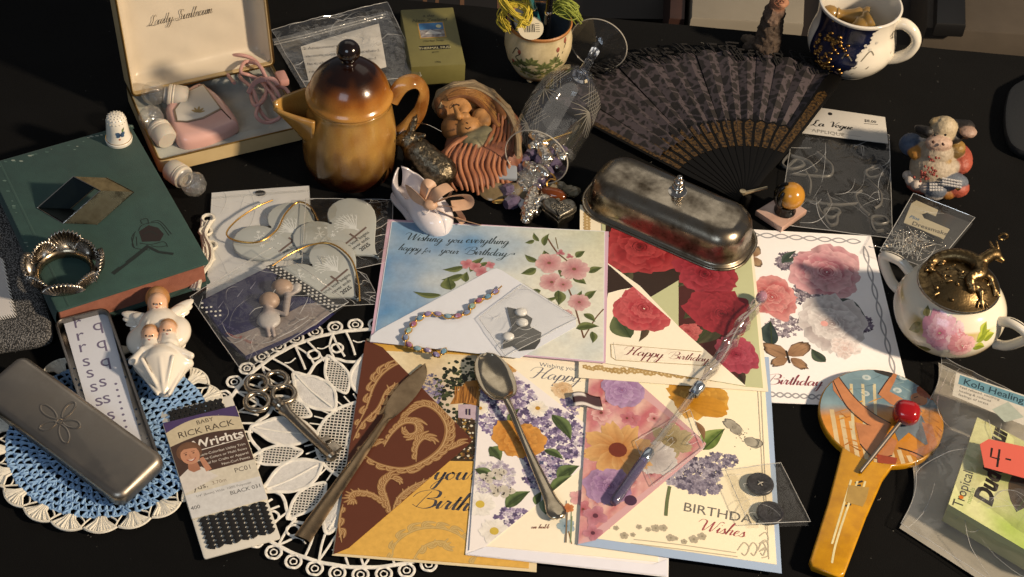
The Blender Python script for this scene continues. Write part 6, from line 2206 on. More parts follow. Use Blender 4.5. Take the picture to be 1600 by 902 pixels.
# ------------------------------------------------------------------ hearts in clear bags, moon plaque
wp = thing('paper_pouch', 'white zip pouch with round hang hole beneath the glass hearts', 'pouch', W(405, 390))
crinkle('pouch_body', [W(322, 470, 1.3), W(492, 478, 1.3), W(483, 291, 1.3), W(331, 302, 1.3)], 16, 16, 0.2, 1.2, .04, 1, film_mat('white_pouch', haze=.62, gloss=.25, rough=.25, bs=60), wp, 26)
part('pouch_back', film([W(322, 470, .8), W(492, 478, .8), W(483, 291, .8), W(331, 302, .8)], 4, 4, 0, 0.1, .04, 1), mat('pouch_paper', 'a9aaa8', rough=.5), wp, 60, True)
q = W(407, 302, 3)
part('hang_hole', lathe([(.1, 0), (3.0, 0), (3.2, .2)], 16).s_(1.3, 1, 1).t(*q), mat('hole_dark', '141414', rough=.9), wp, 60, True)
part('seal_strip', tube([W(333, 309, 3.2), W(410, 303, 3.2), W(482, 298, 3.2)], 1.1, 6, False, .4, (0, 0, 1)), film2, wp, 60, True)
frost = mat('frosted_glass_heart', 'a9ada8', rough=.25, var=.15, vs=60, coat=.5)
HM = []
for lab, ctr, an_, sz, z0, cord in (
    ('frosted glass heart on the white pouch, leftmost of the three', (440, 372), 215, 36, 4, [(426, 313), (400, 324), (368, 346), (354, 366), (372, 377), (405, 378), (432, 360), (446, 334), (466, 316), (486, 324), (497, 344)]),
    ('frosted glass heart dated 2025 lying beside the pot, rightmost of the three', (535, 366), 218, 37, 5.5, None),
    ('frosted glass heart with gold cord, lowest of the three', (505, 432), 222, 35, 8, [(425, 416), (455, 396), (490, 382), (520, 382), (548, 404), (560, 440), (562, 470)])):
    t = thing('heart_ornament', lab, 'ornament', W(*ctr, z0), 0, 'frosted glass heart ornaments')
    an2 = an_
    q = W(*ctr, z0)
    # tip of the heart points to the lower right
    o_ = heart(sz)
    tf = lambda g_: g_.r('Z', 52).t(q[0], q[1], z0)
    part('glass', tf(slab(o_, 0, 3, .8, 3)), frost, t, 50, True)
    A = Art(3.05)
    wc = 'cfd3d0'
    for i in range(9):
        f = .6 + i * .22
        A.line([(9, -6), (9 + 6 * math.cos(f), -6 + 9 * math.sin(f)), (9 + 16 * math.cos(f) * .9, -6 + 20 * math.sin(f))], .9, wc, px=False, taper=True)
        for k in (.5, .75):
            bx, by = 9 + 15 * k * math.cos(f), -6 + 20 * k * math.sin(f)
            A.line([(bx, by), (bx + 4 * math.cos(f + .6), by + 4 * math.sin(f + .6))], .5, wc, px=False)
    A.line([(10, -8), (9, -6), (8, 6)], 1.8, wc, px=False)
    for (x, y, r_) in ((-14, 10, 4), (-18, 2, 2.2), (-8, 2, 2), (-10, 15, 1.6), (-20, 9, 1.8)):
        for k in range(3):
            A.line([(x + r_ * math.cos(k * 1.047), y + r_ * math.sin(k * 1.047)), (x - r_ * math.cos(k * 1.047), y - r_ * math.sin(k * 1.047))], .8, wc, px=False)
    for k in range(5):
        A.disc(random.uniform(-22, 0), random.uniform(-8, 14), .8, wc)
    A.line([(-14, -12), (16, -10)], 1.6, '6a5a54', px=False)
    A.line([(2, -6), (2, -14)], 1.6, '6a5a54', px=False)
    g_ = cat([printed('true love begins', 4.2, 'CENTER').t(0, -16, 0), printed('never ends', 4.2, 'CENTER').t(0, -20.5, 0), printed('2025', 5, 'CENTER', bold=.02).t(0, -26, 0)])
    A.put(g_, '3a3a3a')
    part('printed_scene', tf(A.done(lim=.1)), ink, t, 0, True)
    part('hang_hole', tf(lathe([(.1, 3.1), (1.2, 3.1)], 12).t(0, 13, 0)), MATS['hole_dark'], t, 60, True)
    if cord:
        part('gold_cord', tube(spline([W(x, y, z0 + 5) for x, y in cord], 6), .7, 7), goldm, t, 60, True)
hbg = thing('clear_bag', 'clear cellophane bag lying over the right-hand glass heart', 'plastic bag', W(560, 360, 9))
crinkle('film_front', [W(470, 440, 8.5), W(612, 410, 1), W(614, 314, 1), W(478, 312, 9)], 18, 12, 1, 1.6, .06, 4, film_mat('cello', tint='f8f7f4', haze=.012, gloss=.25, bs=70), hbg, 26)
hb2 = thing('clear_bag', 'clear cellophane bag corner poking out between lace and blue card', 'plastic bag', W(580, 450))
crinkle('film_front', [W(520, 480, 3), W(596, 476, 1), W(572, 430, 1), W(500, 400, 12)], 12, 10, .5, 1.0, .08, 8, MATS['cello'], hb2, 26)

mp = thing('moon_plaque', 'dark blue plaque with two figures on the moon and polka dot ribbon', 'plaque', W(410, 490, 4))
ZP = 11.0
pq = [(313, 470), (424, 414), (530, 478), (494, 508), (384, 556), (346, 520)]
part('board', slab([W(x, y, ZP)[:2] for x, y in pq], 6, ZP, .6), mat('plaque_blue', '1e1e4a', rough=.4, var=.4, vs=50, col2='12122c'), mp, 30, True)
A = Art(ZP + .05)
A.poly([(352, 528), (384, 556), (494, 508), (526, 480), (505, 470), (470, 478), (420, 505), (380, 520)], '8a807c')
for i in range(50):
    t = random.random()
    A.disc(385 + t * 110 + random.uniform(-8, 8), 540 - t * 44 + random.gauss(0, 6), random.uniform(1.5, 4), random.choice(['9a908a', '78706e', 'a0968e']), sq=.6, px=True)
for (x, y) in ((440, 430), (400, 440), (470, 446), (350, 470), (380, 452), (460, 470)):
    A.line([(x, y), (x - 9, y + 12)], .5, '9a9aae', smooth=False, taper=True)
A.word('You are my', 340, 505, 4.2, '55507a', -26)
A.word('moon', 352, 522, 4.2, 'a05a4c', -26)
A.word('& back', 372, 528, 4.2, 'a05a4c', -26)
part('night_print', A.done([(313, 470), (424, 414), (530, 478), (494, 508), (384, 556), (346, 520)]), ink, mp, 0, True)
fg2, fh = '9a908c', 'a08a78'
P = [E(W(421, 470, 15), (7.5, 7, 6), fh), K(W(418, 482, 14), W(420, 492, 13), 3, 5.5, fg2), E(W(420, 500, 13.5), (8.5, 8.5, 4), 'aaa6a2'), K(W(424, 508, 13), W(428, 524, 13), 1.6, 1.5, fg2), K(W(416, 508, 13), W(420, 524, 13), 1.6, 1.5, fg2), K(W(416, 486, 14), W(404, 504, 13), 1.6, 1.4, fg2), K(W(424, 484, 14), W(446, 492, 14), 1.6, 1.5, fg2)]
part('larger_figure', sculpt(P, .7, 1), satin, mp, 60, True)
P = [E(W(441, 449, 15), (8, 6.6, 6), fh), K(W(450, 462, 14), W(446, 490, 13), 2.6, 2.4, fg2), K(W(448, 464, 14), W(462, 456, 14), 1.5, 1.5, fg2), E(W(464, 450, 14), (3.5, 4.5, 3), 'b8b4b0')]
part('smaller_figure', sculpt(P, .7, 1), satin, mp, 60, True)
rb = [(416, 416), (428, 412), (537, 480), (522, 490)]
pr3 = part('polka_ribbon', slab([W(x, y, ZP + .9)[:2] for x, y in rb], ZP + .5, ZP + .95, 0), mat('black_ribbon', '121214', rough=.6), mp, 30, True)
A = Art(ZP + 1.0)
for i in range(17):
    for k in range(3):
        t, s_ = (i + .5 * (k % 2)) / 17, (k - 1) * .3
        A.disc(423 + 106 * t + s_ * 12 * -1, 415 + 70 * t + s_ * 10, 2.0, 'd8d6d0', px=True, n=9)
for (x, y) in [(316 + i * 7, 474 + (i % 2) * 4 + i * 3 + k * 7) for i in range(5) for k in range(2)]:
    A.disc(x, y, 2.0, 'd8d6d0', px=True, n=9)
part('white_dots', A.done(), ink, pr3, 0, True)['kind'] = 'stuff'
mb = thing('clear_bag', 'clear bag wrapped round the blue moon plaque', 'plastic bag', W(420, 500, 18))
crinkle('film_front', [W(380, 594, 1), W(545, 484, 9), W(428, 398, 10), W(298, 476, 3)], 18, 18, 8, 3.0, .05, 2, film_mat('moon_film', haze=.025, gloss=.35, rough=.15, bs=55, bump=.8), mb, 26)

# ------------------------------------------------------------------ leopard print fan
fn = thing('folding_fan', 'open black folding fan with leopard print leaf and gilt sticks', 'fan', W(1165, 324))
fm = bpy.data.materials.new('leopard_print')
fm.use_nodes = True
nt = fm.node_tree
bs_ = nt.nodes['Principled BSDF']
bs_.inputs['Roughness'].default_value = .75
N, L = nt.nodes.new, nt.links.new
tcn, vo, nn, ad = N('ShaderNodeTexCoord'), N('ShaderNodeTexVoronoi'), N('ShaderNodeTexNoise'), N('ShaderNodeMixRGB')
vo.feature = 'DISTANCE_TO_EDGE'
vo.inputs['Scale'].default_value = 86
nn.inputs['Scale'].default_value = 120
ad.inputs[0].default_value = .012
ad.blend_type = 'ADD'
L(tcn.outputs['Object'], nn.inputs['Vector'])
L(tcn.outputs['Object'], ad.inputs[1])
L(nn.outputs['Color'], ad.inputs[2])
L(ad.outputs[0], vo.inputs['Vector'])
cr_ = N('ShaderNodeValToRGB')
cr_.color_ramp.interpolation = 'LINEAR'
e0, e1 = cr_.color_ramp.elements
e0.position, e0.color = .075, (.054, .041, .046, 1)
e1.position, e1.color = .14, (.008, .006, .006, 1)
e2 = cr_.color_ramp.elements.new(.5)
e2.color = (.013, .009, .008, 1)
L(vo.outputs['Distance'], cr_.inputs[0])
L(cr_.outputs[0], bs_.inputs['Base Color'])
A0, A1, NP = math.radians(145), math.radians(63), 15
RI, RO = 84.0, 190.0
for k in range(NP):
    rows = []
    for i in range(13):
        r_ = RI + (RO - RI) * i / 12
        row = []
        for j in range(5):
            f = (k + j / 4) / NP
            a = A0 + (A1 - A0) * f
            row.append((r_ * math.cos(a), r_ * math.sin(a), 4.5 + 3.2 * (1 - abs(2 * (j / 4) - 1)) * 1.0 + .012 * (r_ - RI) * math.sin(k * 1.7) + 3 * f))
        rows.append(row)
    part('pleat', surf(rows), fm, fn, 20)
lace_m = mat('black_lace', '0e0c0c', rough=.9, bump=.6, bs=900)
gl = G()
for k in range(150):
    a = A0 + (A1 - A0) * random.random()
    r_ = RO + random.uniform(-12, 6)
    gl.add(tube(spline([(r_ * math.cos(a), r_ * math.sin(a), 8), ((r_ + 5) * math.cos(a + .02), (r_ + 5) * math.sin(a + .02), 10), ((r_ + 9) * math.cos(a + random.uniform(-.04, .04)), (r_ + 9) * math.sin(a), 7)], 3), .8, 4))
part('fluffy_trim', gl, lace_m, fn, 60)['kind'] = 'stuff'
stm = mat('fan_black', '080706', rough=.55, spec=.2)
ggm = mat('fan_gilt', '604620', rough=.4, metal=.4, var=1.0, vs=420, col2='070605', bump=.5, bs=900, detail=1)
NSK = 14
for k in range(NSK + 1):
    a = A0 + (A1 - A0) * (k + .5 * 0) / NSK
    gd = k in (0, NSK)
    ro = RO - 4 if gd else 100
    z = 3 + k * .55
    o_ = [(6, -2.2), (30, -2.4), (58, -4.6), (ro - 14, -6.4 if not gd else -7), (ro - 4, -6), (ro, 0), (ro - 4, 6), (ro - 14, 6.4 if not gd else 7), (58, 4.6), (30, 2.4), (6, 2.2)]
    g = slab(o_, z, z + 1.2, .2).map(lambda p: (p[0], p[1], p[2])).r('Z', math.degrees(a))
    st_ = part('guard_stick' if gd else 'stick', g, stm, fn, 30)
    if gd:
        ro = 160
    gg = slab([(64, -2.6), (ro - 14, -4.2), (ro - 6, -4), (ro - 2.5, 0), (ro - 6, 4), (ro - 14, 4.2), (64, 2.6)], z + 1.25, z + 1.5, 0)
    part('gilt_pattern', gg.r('Z', math.degrees(a)), ggm, st_, 30)
part('pivot_pin', lathe([(.1, 0), (4, 0), (4.2, 9), (3, 13), (.1, 13.6)], 16), stm, fn, 40)
q = np.array(W(1160, 303, 14)) - np.array(W(1165, 324))
q2 = np.array(W(1199, 293, 18)) - np.array(W(1165, 324))
part('pin_bar', tube([tuple(q), tuple(q * .5 + q2 * .5), tuple(q2)], [1.9, 1.4, 1.2], 8), mat('pale_brass', 'b8a888', rough=.3, metal=.9), fn, 50)
g = lathe([(.1, 0), (2.4, 0), (2.6, 2), (.1, 2.4)], 14)
part('pin_head', g.t(*q).t(0, 0, 1), MATS['pale_brass'], fn, 50)

# ------------------------------------------------------------------ bark figurine
bf = thing('figurine', 'rough grey-brown bark-like figurine with pinkish knob, at the table edge', 'figurine', W(1195, 82))
w_ = W
P = [K(w_(1198, 70, 10), w_(1210, 22, 38), 12, 9, '4a3c30'), K(w_(1198, 76, 5), w_(1164, 60, 4), 8, 4, '5a4a3a'), K(w_(1205, 74, 5), w_(1200, 88, 3), 8, 4, '5a4a3a'), K(w_(1208, 22, 40), w_(1216, 2, 50), 8, 7, '55443a'), E(w_(1218, 4, 52), (7.5, 7.5, 7), 'a8785c', 1), E(w_(1206, 32, 40), (6, 6, 5), '6a5648', 1), K(w_(1190, 66, 12), w_(1168, 74, 4), 6, 4, '4a3c30')]
g = sculpt(P, 1.0, 3, 1.2, .2).map(lambda p: tuple(np.array(p) + np.array([1.6 * nz(p, .22, 2), 1.6 * nz(p, .22, 7), 1.6 * nz(p, .25, 4)]) + np.array([.8 * nz(p, .6, 1), .8 * nz(p, .6, 3), .6 * nz(p, .6, 6)])))
part('body', g, mat('bark', 'vc', rough=.75, var=.7, vs=260, bump=.8, bs=500), bf, 60, True)
kb = w_(1219, 3, 59)
part('knob_swirl', tube([(kb[0] + (.6 + 4.6 * t) * math.cos(t * 11), kb[1] + (.6 + 4.6 * t) * math.sin(t * 11) * .9, kb[2] + .6 - 3.0 * t * t) for t in np.linspace(0, 1, 26)], .6, 5).col('7a4c38'), plain, bf, 60, True)

# ------------------------------------------------------------------ blue and white mug with chess pieces
mq = W(1322, 98)
mg = thing('mug', 'white china mug with cobalt panel and gilt flowers, holding wooden chess pieces', 'mug', mq)
mp_ = [(.1, 2), (20, 1.6), (22, 0), (24, 0), (26, 2.5), (31.5, 8), (36.5, 16), (38.4, 24), (37, 34), (34.6, 44), (34.4, 54), (35.2, 61), (36, 64.4), (35, 65.2), (33.6, 64.2), (32.4, 54), (33, 40), (34, 24), (28, 8), (20, 5), (.1, 5)]
mr = rad(mp_[2:13])


def mug_col(p):
    a = math.degrees(math.atan2(p[1], p[0]))
    r_ = math.hypot(p[0], p[1])
    if r_ < mr(p[2]) - 1.2 or p[2] > 63:
        return lin('d2ccc0')
    edge = -70 - (60 - p[2]) * .7 + 3 * math.sin(p[2] * .3)
    if 4 < p[2] < 62 and (-166 < a < edge):
        return mixc(lin('161c38'), lin('0c0f20'), .5 + nz(p, .1))
    return lin('d9d2c2')


rows_ = []
prof2 = [tuple(q_) for q_ in spline(mp_, 5)]
part('cup', lathe([(max(a_, .05), b_) for a_, b_ in prof2], 180).col(mug_col), china, mg, 50)
hd = [(33, 55), (41, 57), (50, 52), (54, 42), (50, 30), (42, 22), (35, 18)]
ha = math.radians(-22)
part('handle', tube(spline([(x * math.cos(ha), x * math.sin(ha), z) for x, z in hd], 6), [4.2 + 1.2 * abs(math.cos(PI * i / 36)) for i in range(37)], 10).col('d9d2c2'), china, mg, 60)
A = Art(0)
wv = 'd8d2c4'
for i in range(13):      # white beading along the edge of the panel
    t = i / 12
    zz = 58 - 52 * t
    aa = -70 - (60 - zz) * .7 + 3 * math.sin(zz * .3)
    A.disc(math.radians(aa + 90) * 35, zz, 1.5, wv, 1.0, 9)
for pts in ([(-2, 20), (4, 32), (10, 40), (14, 36)], [(0, 18), (-4, 30), (-10, 36), (-13, 31)], [(-2, 16), (8, 22), (13, 28)]):
    A.line(pts, 1.1, '7a7464', px=False)
for x, y in ((4, 44), (9, 40), (14, 46)):
    A.petal(x, y, 1.2, 3.2, 2.8, 'b8b4ac', 'd8d2c4')
for pts in ([(30, 48), (34, 51), (38, 49)], [(31, 46), (37, 44)], [(24, 30), (32, 26), (36, 32)], [(16, 14), (24, 16), (32, 20)], [(33, 52), (35, 43)]):
    A.line(pts, .8, '5a564c', px=False)
part('painted_scrolls', wrap(A.done(), mr, math.radians(-90), .12), ink, mg, 0)
gf = G()
random.seed(11)
for cx_, cz_, n_ in ((-27, 15, 46), (-20, 44, 34), (-34, 30, 26)):
    for i in range(n_):
        u, v = cx_ + random.gauss(0, 5), cz_ + random.gauss(0, 5)
        r_ = mr(v)
        a = math.radians(-90) + u / r_
        gf.add(ball(random.uniform(1, 2.2), 8, 6, (r_ * math.cos(a), r_ * math.sin(a), v), (1, 1, .8)))
part('gilt_flowers', gf, mat('worn_gilt', 'a8824a', rough=.3, metal=1, var=.5, vs=400, col2='4a3014'), mg, 60)['kind'] = 'stuff'
wood = mat('boxwood', '8f7038', rough=.38, var=.35, vs=120, col2='6a4e22', coat=.2)
pawn = [(.1, 0), (10.5, 0), (10.8, 3), (9, 5), (8.6, 7), (9.2, 9), (7, 13), (5, 20), (4.4, 24), (6, 26), (5, 27.5), (6.5, 30), (6.8, 34), (5, 38), (.1, 39.5)]
for lb_, a_, b_ in (('boxwood chess piece lying at the back of the mug', (1356, 30, 50), (1296, 20, 49)), ('boxwood chess piece on its side at the front of the mug', (1362, 34, 55), (1326, 52, 46)), ('boxwood chess piece mostly hidden at the left inside the mug', (1344, 56, 36), (1308, 42, 40))):
    t = thing('chess_piece', lb_, 'chess piece', W(*a_), 0, 'wooden chess pieces in the mug')
    part('turned_body', lathe(pawn, 24).to(W(*a_), W(*b_)), wood, t, 50, True)
    part('felt_base', lathe([(.1, -.6), (10, -.6), (10.3, 0)], 24).to(W(*a_), W(*b_)), mat('green_felt', '20281c', rough=1), t, 50, True)

# ------------------------------------------------------------------ applique packet
ap = thing('applique_packet', 'clear applique packet with white header card and price', 'packet', W(1310, 280))
crinkle('bag_film', [W(1216, 352, .4), W(1394, 374, .4), W(1389, 212, .4), W(1240, 196, 3)], 20, 18, .8, 1.6, .05, 9, film_mat('packet_film', tint='f8f7f4', haze=.02, gloss=.25, rough=.15, bs=40, bump=.8), ap, 22)
hd_ = part('header_card', slab([W(x, y, 6)[:2] for x, y in ((1248, 207), (1388, 224), (1383, 183), (1279, 168))], 5.2, 6, .2).col('bdb9b0'), paper, ap, 30, True)
A = Art(6.05)
A.hand('La', 1268, 196, 1287, 198, '1c1b1a', .34, .12)
A.hand('Vogue', 1296, 198, 1332, 203, '1c1b1a', .34, .12)
A.word('APPLIQUE', 1268, 206, 6.2, '6a6862', -6)
A.word('$8.00', 1350, 190, 4.6, '26241f', -6, bold=.02)
A.line([(1350, 193), (1372, 195)], .6, '26241f', smooth=False)
A.disc(1297, 178, 3.6, '141312', px=True)
A.line([(1252, 200), (1346, 214)], .35, '8a8880', smooth=False)
part('header_lettering', A.done(), ink, hd_, 0, True)
cg = mat('clear_cord', '6e6d6a', rough=.35, trans=.5)
for pts in ([(1276, 238), (1290, 250), (1300, 262), (1296, 275), (1270, 275), (1240, 272)], [(1234, 240), (1222, 256), (1236, 264), (1256, 258), (1244, 250), (1230, 262)], [(1258, 268), (1266, 285), (1264, 304)], [(1236, 243), (1262, 252), (1276, 268)],
            [(1364, 262), (1352, 268), (1360, 278), (1378, 272), (1374, 260), (1360, 262)], [(1354, 280), (1374, 300), (1376, 318), (1366, 326)], [(1346, 298), (1336, 306), (1344, 324), (1358, 336)], [(1276, 318), (1284, 334), (1300, 340), (1312, 332), (1304, 326), (1288, 330), (1294, 350), (1306, 350), (1308, 338)],
            [(1292, 304), (1298, 318), (1292, 322)], [(1356, 342), (1370, 350), (1386, 348), (1382, 340), (1362, 340), (1366, 360), (1380, 360)], [(1256, 312), (1300, 320), (1340, 318)]):
    part('clear_trim', tube(spline([W(x, y, 1.5) for x, y in pts], 6), 1.5, 6), cg, ap, 60, True)

# ------------------------------------------------------------------ ball on a marble foot
bm = thing('paperweight', 'small yellow globe held by a black hand on a pink marble tile', 'ornament', W(1222, 333))
part('marble_tile', slab([W(x, y, 6)[:2] for x, y in ((1181, 329), (1222, 356), (1261, 328), (1222, 304))], .3, 6, .8), mat('pink_marble', 'b99a8a', rough=.3, var=.5, vs=60, col2='8a6658', coat=.3), bm, 30, True)
q = W(1226, 330, 6)
part('black_collar', lathe([(.1, 0), (8.6, 0), (8.8, 2), (7.6, 4), (8.2, 6), (8, 8), (.1, 8.4)], 28).t(*q), mat('black_gloss', '0d0c0c', rough=.2), bm, 50, True)
q = W(1236, 306, 22)
part('globe', ball(11, 28, 18, q), mat('yellow_onyx', 'b8842c', rough=.2, coat=.6, var=.5, vs=90, col2='8a5a1c'), bm, 60, True)
for k in range(3):
    a0 = .9 + k * .55
    part('finger', tube([(q[0] - 11.6 * math.cos(t) * math.cos(-.35 + .5 * k), q[1] - 11.6 * math.cos(t) * math.sin(-.35 + .5 * k), q[2] + 11.6 * math.sin(t)) for t in np.linspace(-.8, 1.2 - .25 * k, 10)], [2.6, 2.6, 2.5, 2.4, 2.3, 2.2, 2.0, 1.9, 1.7, 1.2], 8), MATS['black_gloss'], bm, 60, True)

# ------------------------------------------------------------------ cow figurine
cw = thing('cow_figurine', 'painted resin cow in a lace apron with bell, bonnets and flour sack', 'figurine', W(1465, 280))
wh, bkk, red, blu = 'a0937f', '1d1a18', '8a4434', '3c4c64'
P = [E(w_(1460, 262, 16), (20, 18, 17), wh), E(w_(1462, 284, 7), (22, 14, 8), 'a8968a'), E(w_(1446, 290, 4), (16, 10, 5), red), E(w_(1464, 240, 30), (13, 11, 12), wh)]
P += [E(w_(1474, 204, 46), (11, 10, 13), 'ab9c80'), E(w_(1467, 224, 42), (11, 6.5, 6.5), 'b09684', 1.5), K(w_(1458, 222, 48), w_(1459, 223, 48), 1.2, 1.2, '4a2c24', .2), K(w_(1473, 225, 48), w_(1474, 226, 48), 1.2, 1.2, '4a2c24', .2), E(w_(1489, 212, 42), (8, 7, 7), bkk, .8), E(w_(1470, 192, 52), (9, 5, 5), 'b0986e', 1)]
P += [K(w_(1492, 196, 48), w_(1508, 202, 47), 5, 8, bkk, .8), E(w_(1513, 206, 50), (7, 6, 4), '9a8070', .4), K(w_(1450, 206, 46), w_(1436, 202, 44), 4.5, 3.5, bkk, .8), K(w_(1446, 202, 46), w_(1432, 199, 44), 2.4, 1.6, 'b0a08e', .5)]
P += [E(w_(1424, 226, 26), (10, 10, 9), blu, .8), E(w_(1434, 236, 26), (8.5, 10, 6), 'a8742c', .6), E(w_(1437, 225, 28), (8, 4, 6), 'b0a8a0', .6), K(w_(1446, 232, 30), w_(1424, 228, 26), 5, 4, wh, 1)]
P += [E(w_(1490, 236, 30), (9, 8, 8), '5c4820', .6), E(w_(1496, 230, 34), (6.5, 6.5, 5), '8a6c34', .5), E(w_(1477, 252, 28), (5, 5, 4), '8a6c34', .6), E(w_(1500, 248, 22), (10, 16, 9), '9a4a38', 1), E(w_(1490, 260, 22), (7, 6, 6), wh, 1)]
P += [E(w_(1462, 294, 9), (10, 9, 8), '58606c', .6), E(w_(1486, 284, 14), (14, 8, 8), '58606c', .6), E(w_(1495, 293, 9), (10, 9, 8), '9a4a38', .5), E(w_(1460, 304, 5), (8, 5, 5), 'a09a94', .6), E(w_(1480, 300, 6), (7, 7, 6), '8a5c24', .6)]
for i in range(9):
    a = PI * (i / 8) + PI
    P.append(E((w_(1458, 276, 10)[0] + 21 * math.cos(a), w_(1458, 276, 10)[1] + 15 * math.sin(a), 9), 4, 'b5aaa0', 1))
part('body', sculpt(P, .8, 1.3, .25, .2).map(lambda p: tuple(np.array(p) + .35 * np.array([nz(p, .45, 1), nz(p, .45, 5), nz(p, .45, 9)]))), mat('cow_resin', 'vc', rough=.55, var=.45, vs=420, bump=.4, bs=700), cw, 60, True)
dg = G()
for hx, hy, z in ((1461, 211, 55), (1477, 211, 55.5)):
    dg.add(ball(1.1, 8, 6, w_(hx, hy, z)))
part('eyes', dg.col('14110f'), china, cw, 60, True)
dg = G()
random.seed(21)
for i in range(46):
    x, y, z = random.choice([(1452, 270, 31), (1446, 276, 26), (1460, 250, 38), (1455, 266, 33)])
    dg.add(ball(random.uniform(.7, 1.3), 6, 5, w_(x + random.gauss(0, 7), y + random.gauss(0, 3), z - 1.5)))
part('painted_berries', dg.col('7a342c'), plain, cw, 60, True)['kind'] = 'stuff'
kg = G()
for i in range(7):
    for j in range(3):
        kg.add(box(2.0, 1.6, 1.0).r('Z', -20).t(*w_(1474 + i * 4.4, 280 + j * 4.4 + i * .8, 21.2 - j * 1.2)))
        if i < 5:
            kg.add(box(1.8, 1.4, 1.0).t(*w_(1454 + i * 4.4, 289 + j * 4.4, 16.4 - j * 1.4)))
part('gingham_checks', kg.col('b8b6b4'), plain, cw, 30, True)['kind'] = 'stuff'
part('brass_button', ball(2.2, 10, 8, w_(1497, 294, 17)), goldm, cw, 60, True)

# ------------------------------------------------------------------ dressmaker pin box
pb = thing('pin_box', 'flat clear box of dressmaker pins with hang tab behind the sugar bowl', 'pin box', W(1450, 370))
crinkle('case_film', [W(1372, 402, 4), W(1452, 432, 4), W(1520, 350, 5), W(1424, 312, 5)], 8, 8, 7, 1, .05, 3, film_mat('box_film', tint='f8f7f4', haze=.015, gloss=.3, rough=.06, bump=.2), pb, 5)
part('case_base', slab([W(x, y, 1)[:2] for x, y in ((1372, 402), (1452, 432), (1520, 350), (1424, 312))], .3, 1.4, .3), mat('smoke_plastic', '2c2c2a', rough=.25), pb, 30, True)
hk = part('hang_card', slab([W(x, y, 8)[:2] for x, y in ((1414, 342), (1424, 318), (1432, 313), (1466, 328), (1462, 338), (1448, 332), (1440, 334), (1444, 341), (1484, 358), (1474, 374), (1438, 358), (1412, 348))], 7.2, 8, .15).col('a39c86'), paper, pb, 20, True)
A = Art(8.05)
A.word('Dressmaker', 1424, 351, 6.4, '2c2a26', -20, bold=.01)
A.word('Pins', 1420, 340, 5, '2c5a80', -20, shear=.3, bold=.02)
A.line([(1420, 352), (1470, 372)], .5, '4a463c', smooth=False)
part('card_lettering', A.done(), ink, hk, 0, True)
gpn = G()
for i in range(110):
    x, y = 1408 + random.gauss(0, 14), 384 + random.gauss(0, 9)
    x = x + 14
    a = random.random() * PI
    p0 = np.array(W(x, y - 4, random.uniform(2, 7)))
    d = np.array((math.cos(a), math.sin(a), random.uniform(-.1, .1))) * random.uniform(6, 11)
    gpn.add(tube([tuple(p0 - d), tuple(p0 + d)], .35, 4))
    gpn.add(ball(.8, 6, 4, tuple(p0 + d)))
part('loose_pins', gpn, bright, pb, 60, True)['kind'] = 'stuff'

# ------------------------------------------------------------------ sugar bowl with dragon lid
sb = thing('sugar_bowl', 'round porcelain sugar bowl painted with roses, under a bronze dragon lid', 'sugar bowl', W(1470, 521))
bp_ = [(.1, 1.5), (18, 1.2), (20, 0), (23, 0), (24, 2), (30, 6), (37, 14), (40.6, 23), (41, 30), (39, 38), (34.5, 45), (30.5, 49), (29, 51), (28.6, 52.6), (27.4, 52.6), (27.4, 50), (34, 42), (37, 28), (20, 6), (.1, 5)]
br_ = rad(bp_[2:14])


def bowl_col(p):
    n = noise.noise(Vector((p[0] * .05, p[1] * .05, p[2] * .06)))
    c = lin('d6cfbc')
    a = math.degrees(math.atan2(p[1], p[0]))
    c = mixc(c, lin('b9a468'), max(0, n * 1.6) * (p[2] < 40))
    c = mixc(c, lin('a8772c'), max(0, 1 - abs(a + 50) / 32) * max(0, 1 - abs(p[2] - 14) / 12) * .9)
    c = mixc(c, lin('7a6a44'), max(0, 1 - abs(a + 130) / 22) * max(0, 1 - abs(p[2] - 36) / 14) * .7)
    return c


part('bowl', lathe([(max(a_, .05), b_) for a_, b_ in spline(bp_, 4)], 96).col(bowl_col), china, sb, 50)
ang_h = math.radians(-36)
for s_ in (0, PI):
    pts = [(37, 40), (46, 45), (56, 44), (60, 40), (56, 32), (48, 22), (40, 18)]
    pts = spline([(x * math.cos(ang_h + s_), x * math.sin(ang_h + s_), z) for x, z in pts], 5)
    h_ = part('handle', tube(pts, 3.9, 10, False, 1.0).col('d6d0c2'), china, sb, 60)
    part('black_line', tube([(p[0], p[1], p[2] + 4.0) for p in pts[4:14]], .4, 5), mat('line_black', '26221e', rough=.4), h_, 60)
A = Art(0)


def rose_mm(A, x, y, r, dk_, md_, lt_, n):
    a = 0
    for k in range(n):
        f = 1 - .85 * k / n
        a += 2.4 + random.uniform(-.3, .3)
        A.petal(x + r * .15 * f * math.cos(a), y + r * .15 * f * math.sin(a), a, r * f * random.uniform(.75, 1), r * f * random.uniform(1, 1.5), dk_ if k > n * .4 else md_, lt_ if k % 3 else md_, .14, vein=.3)


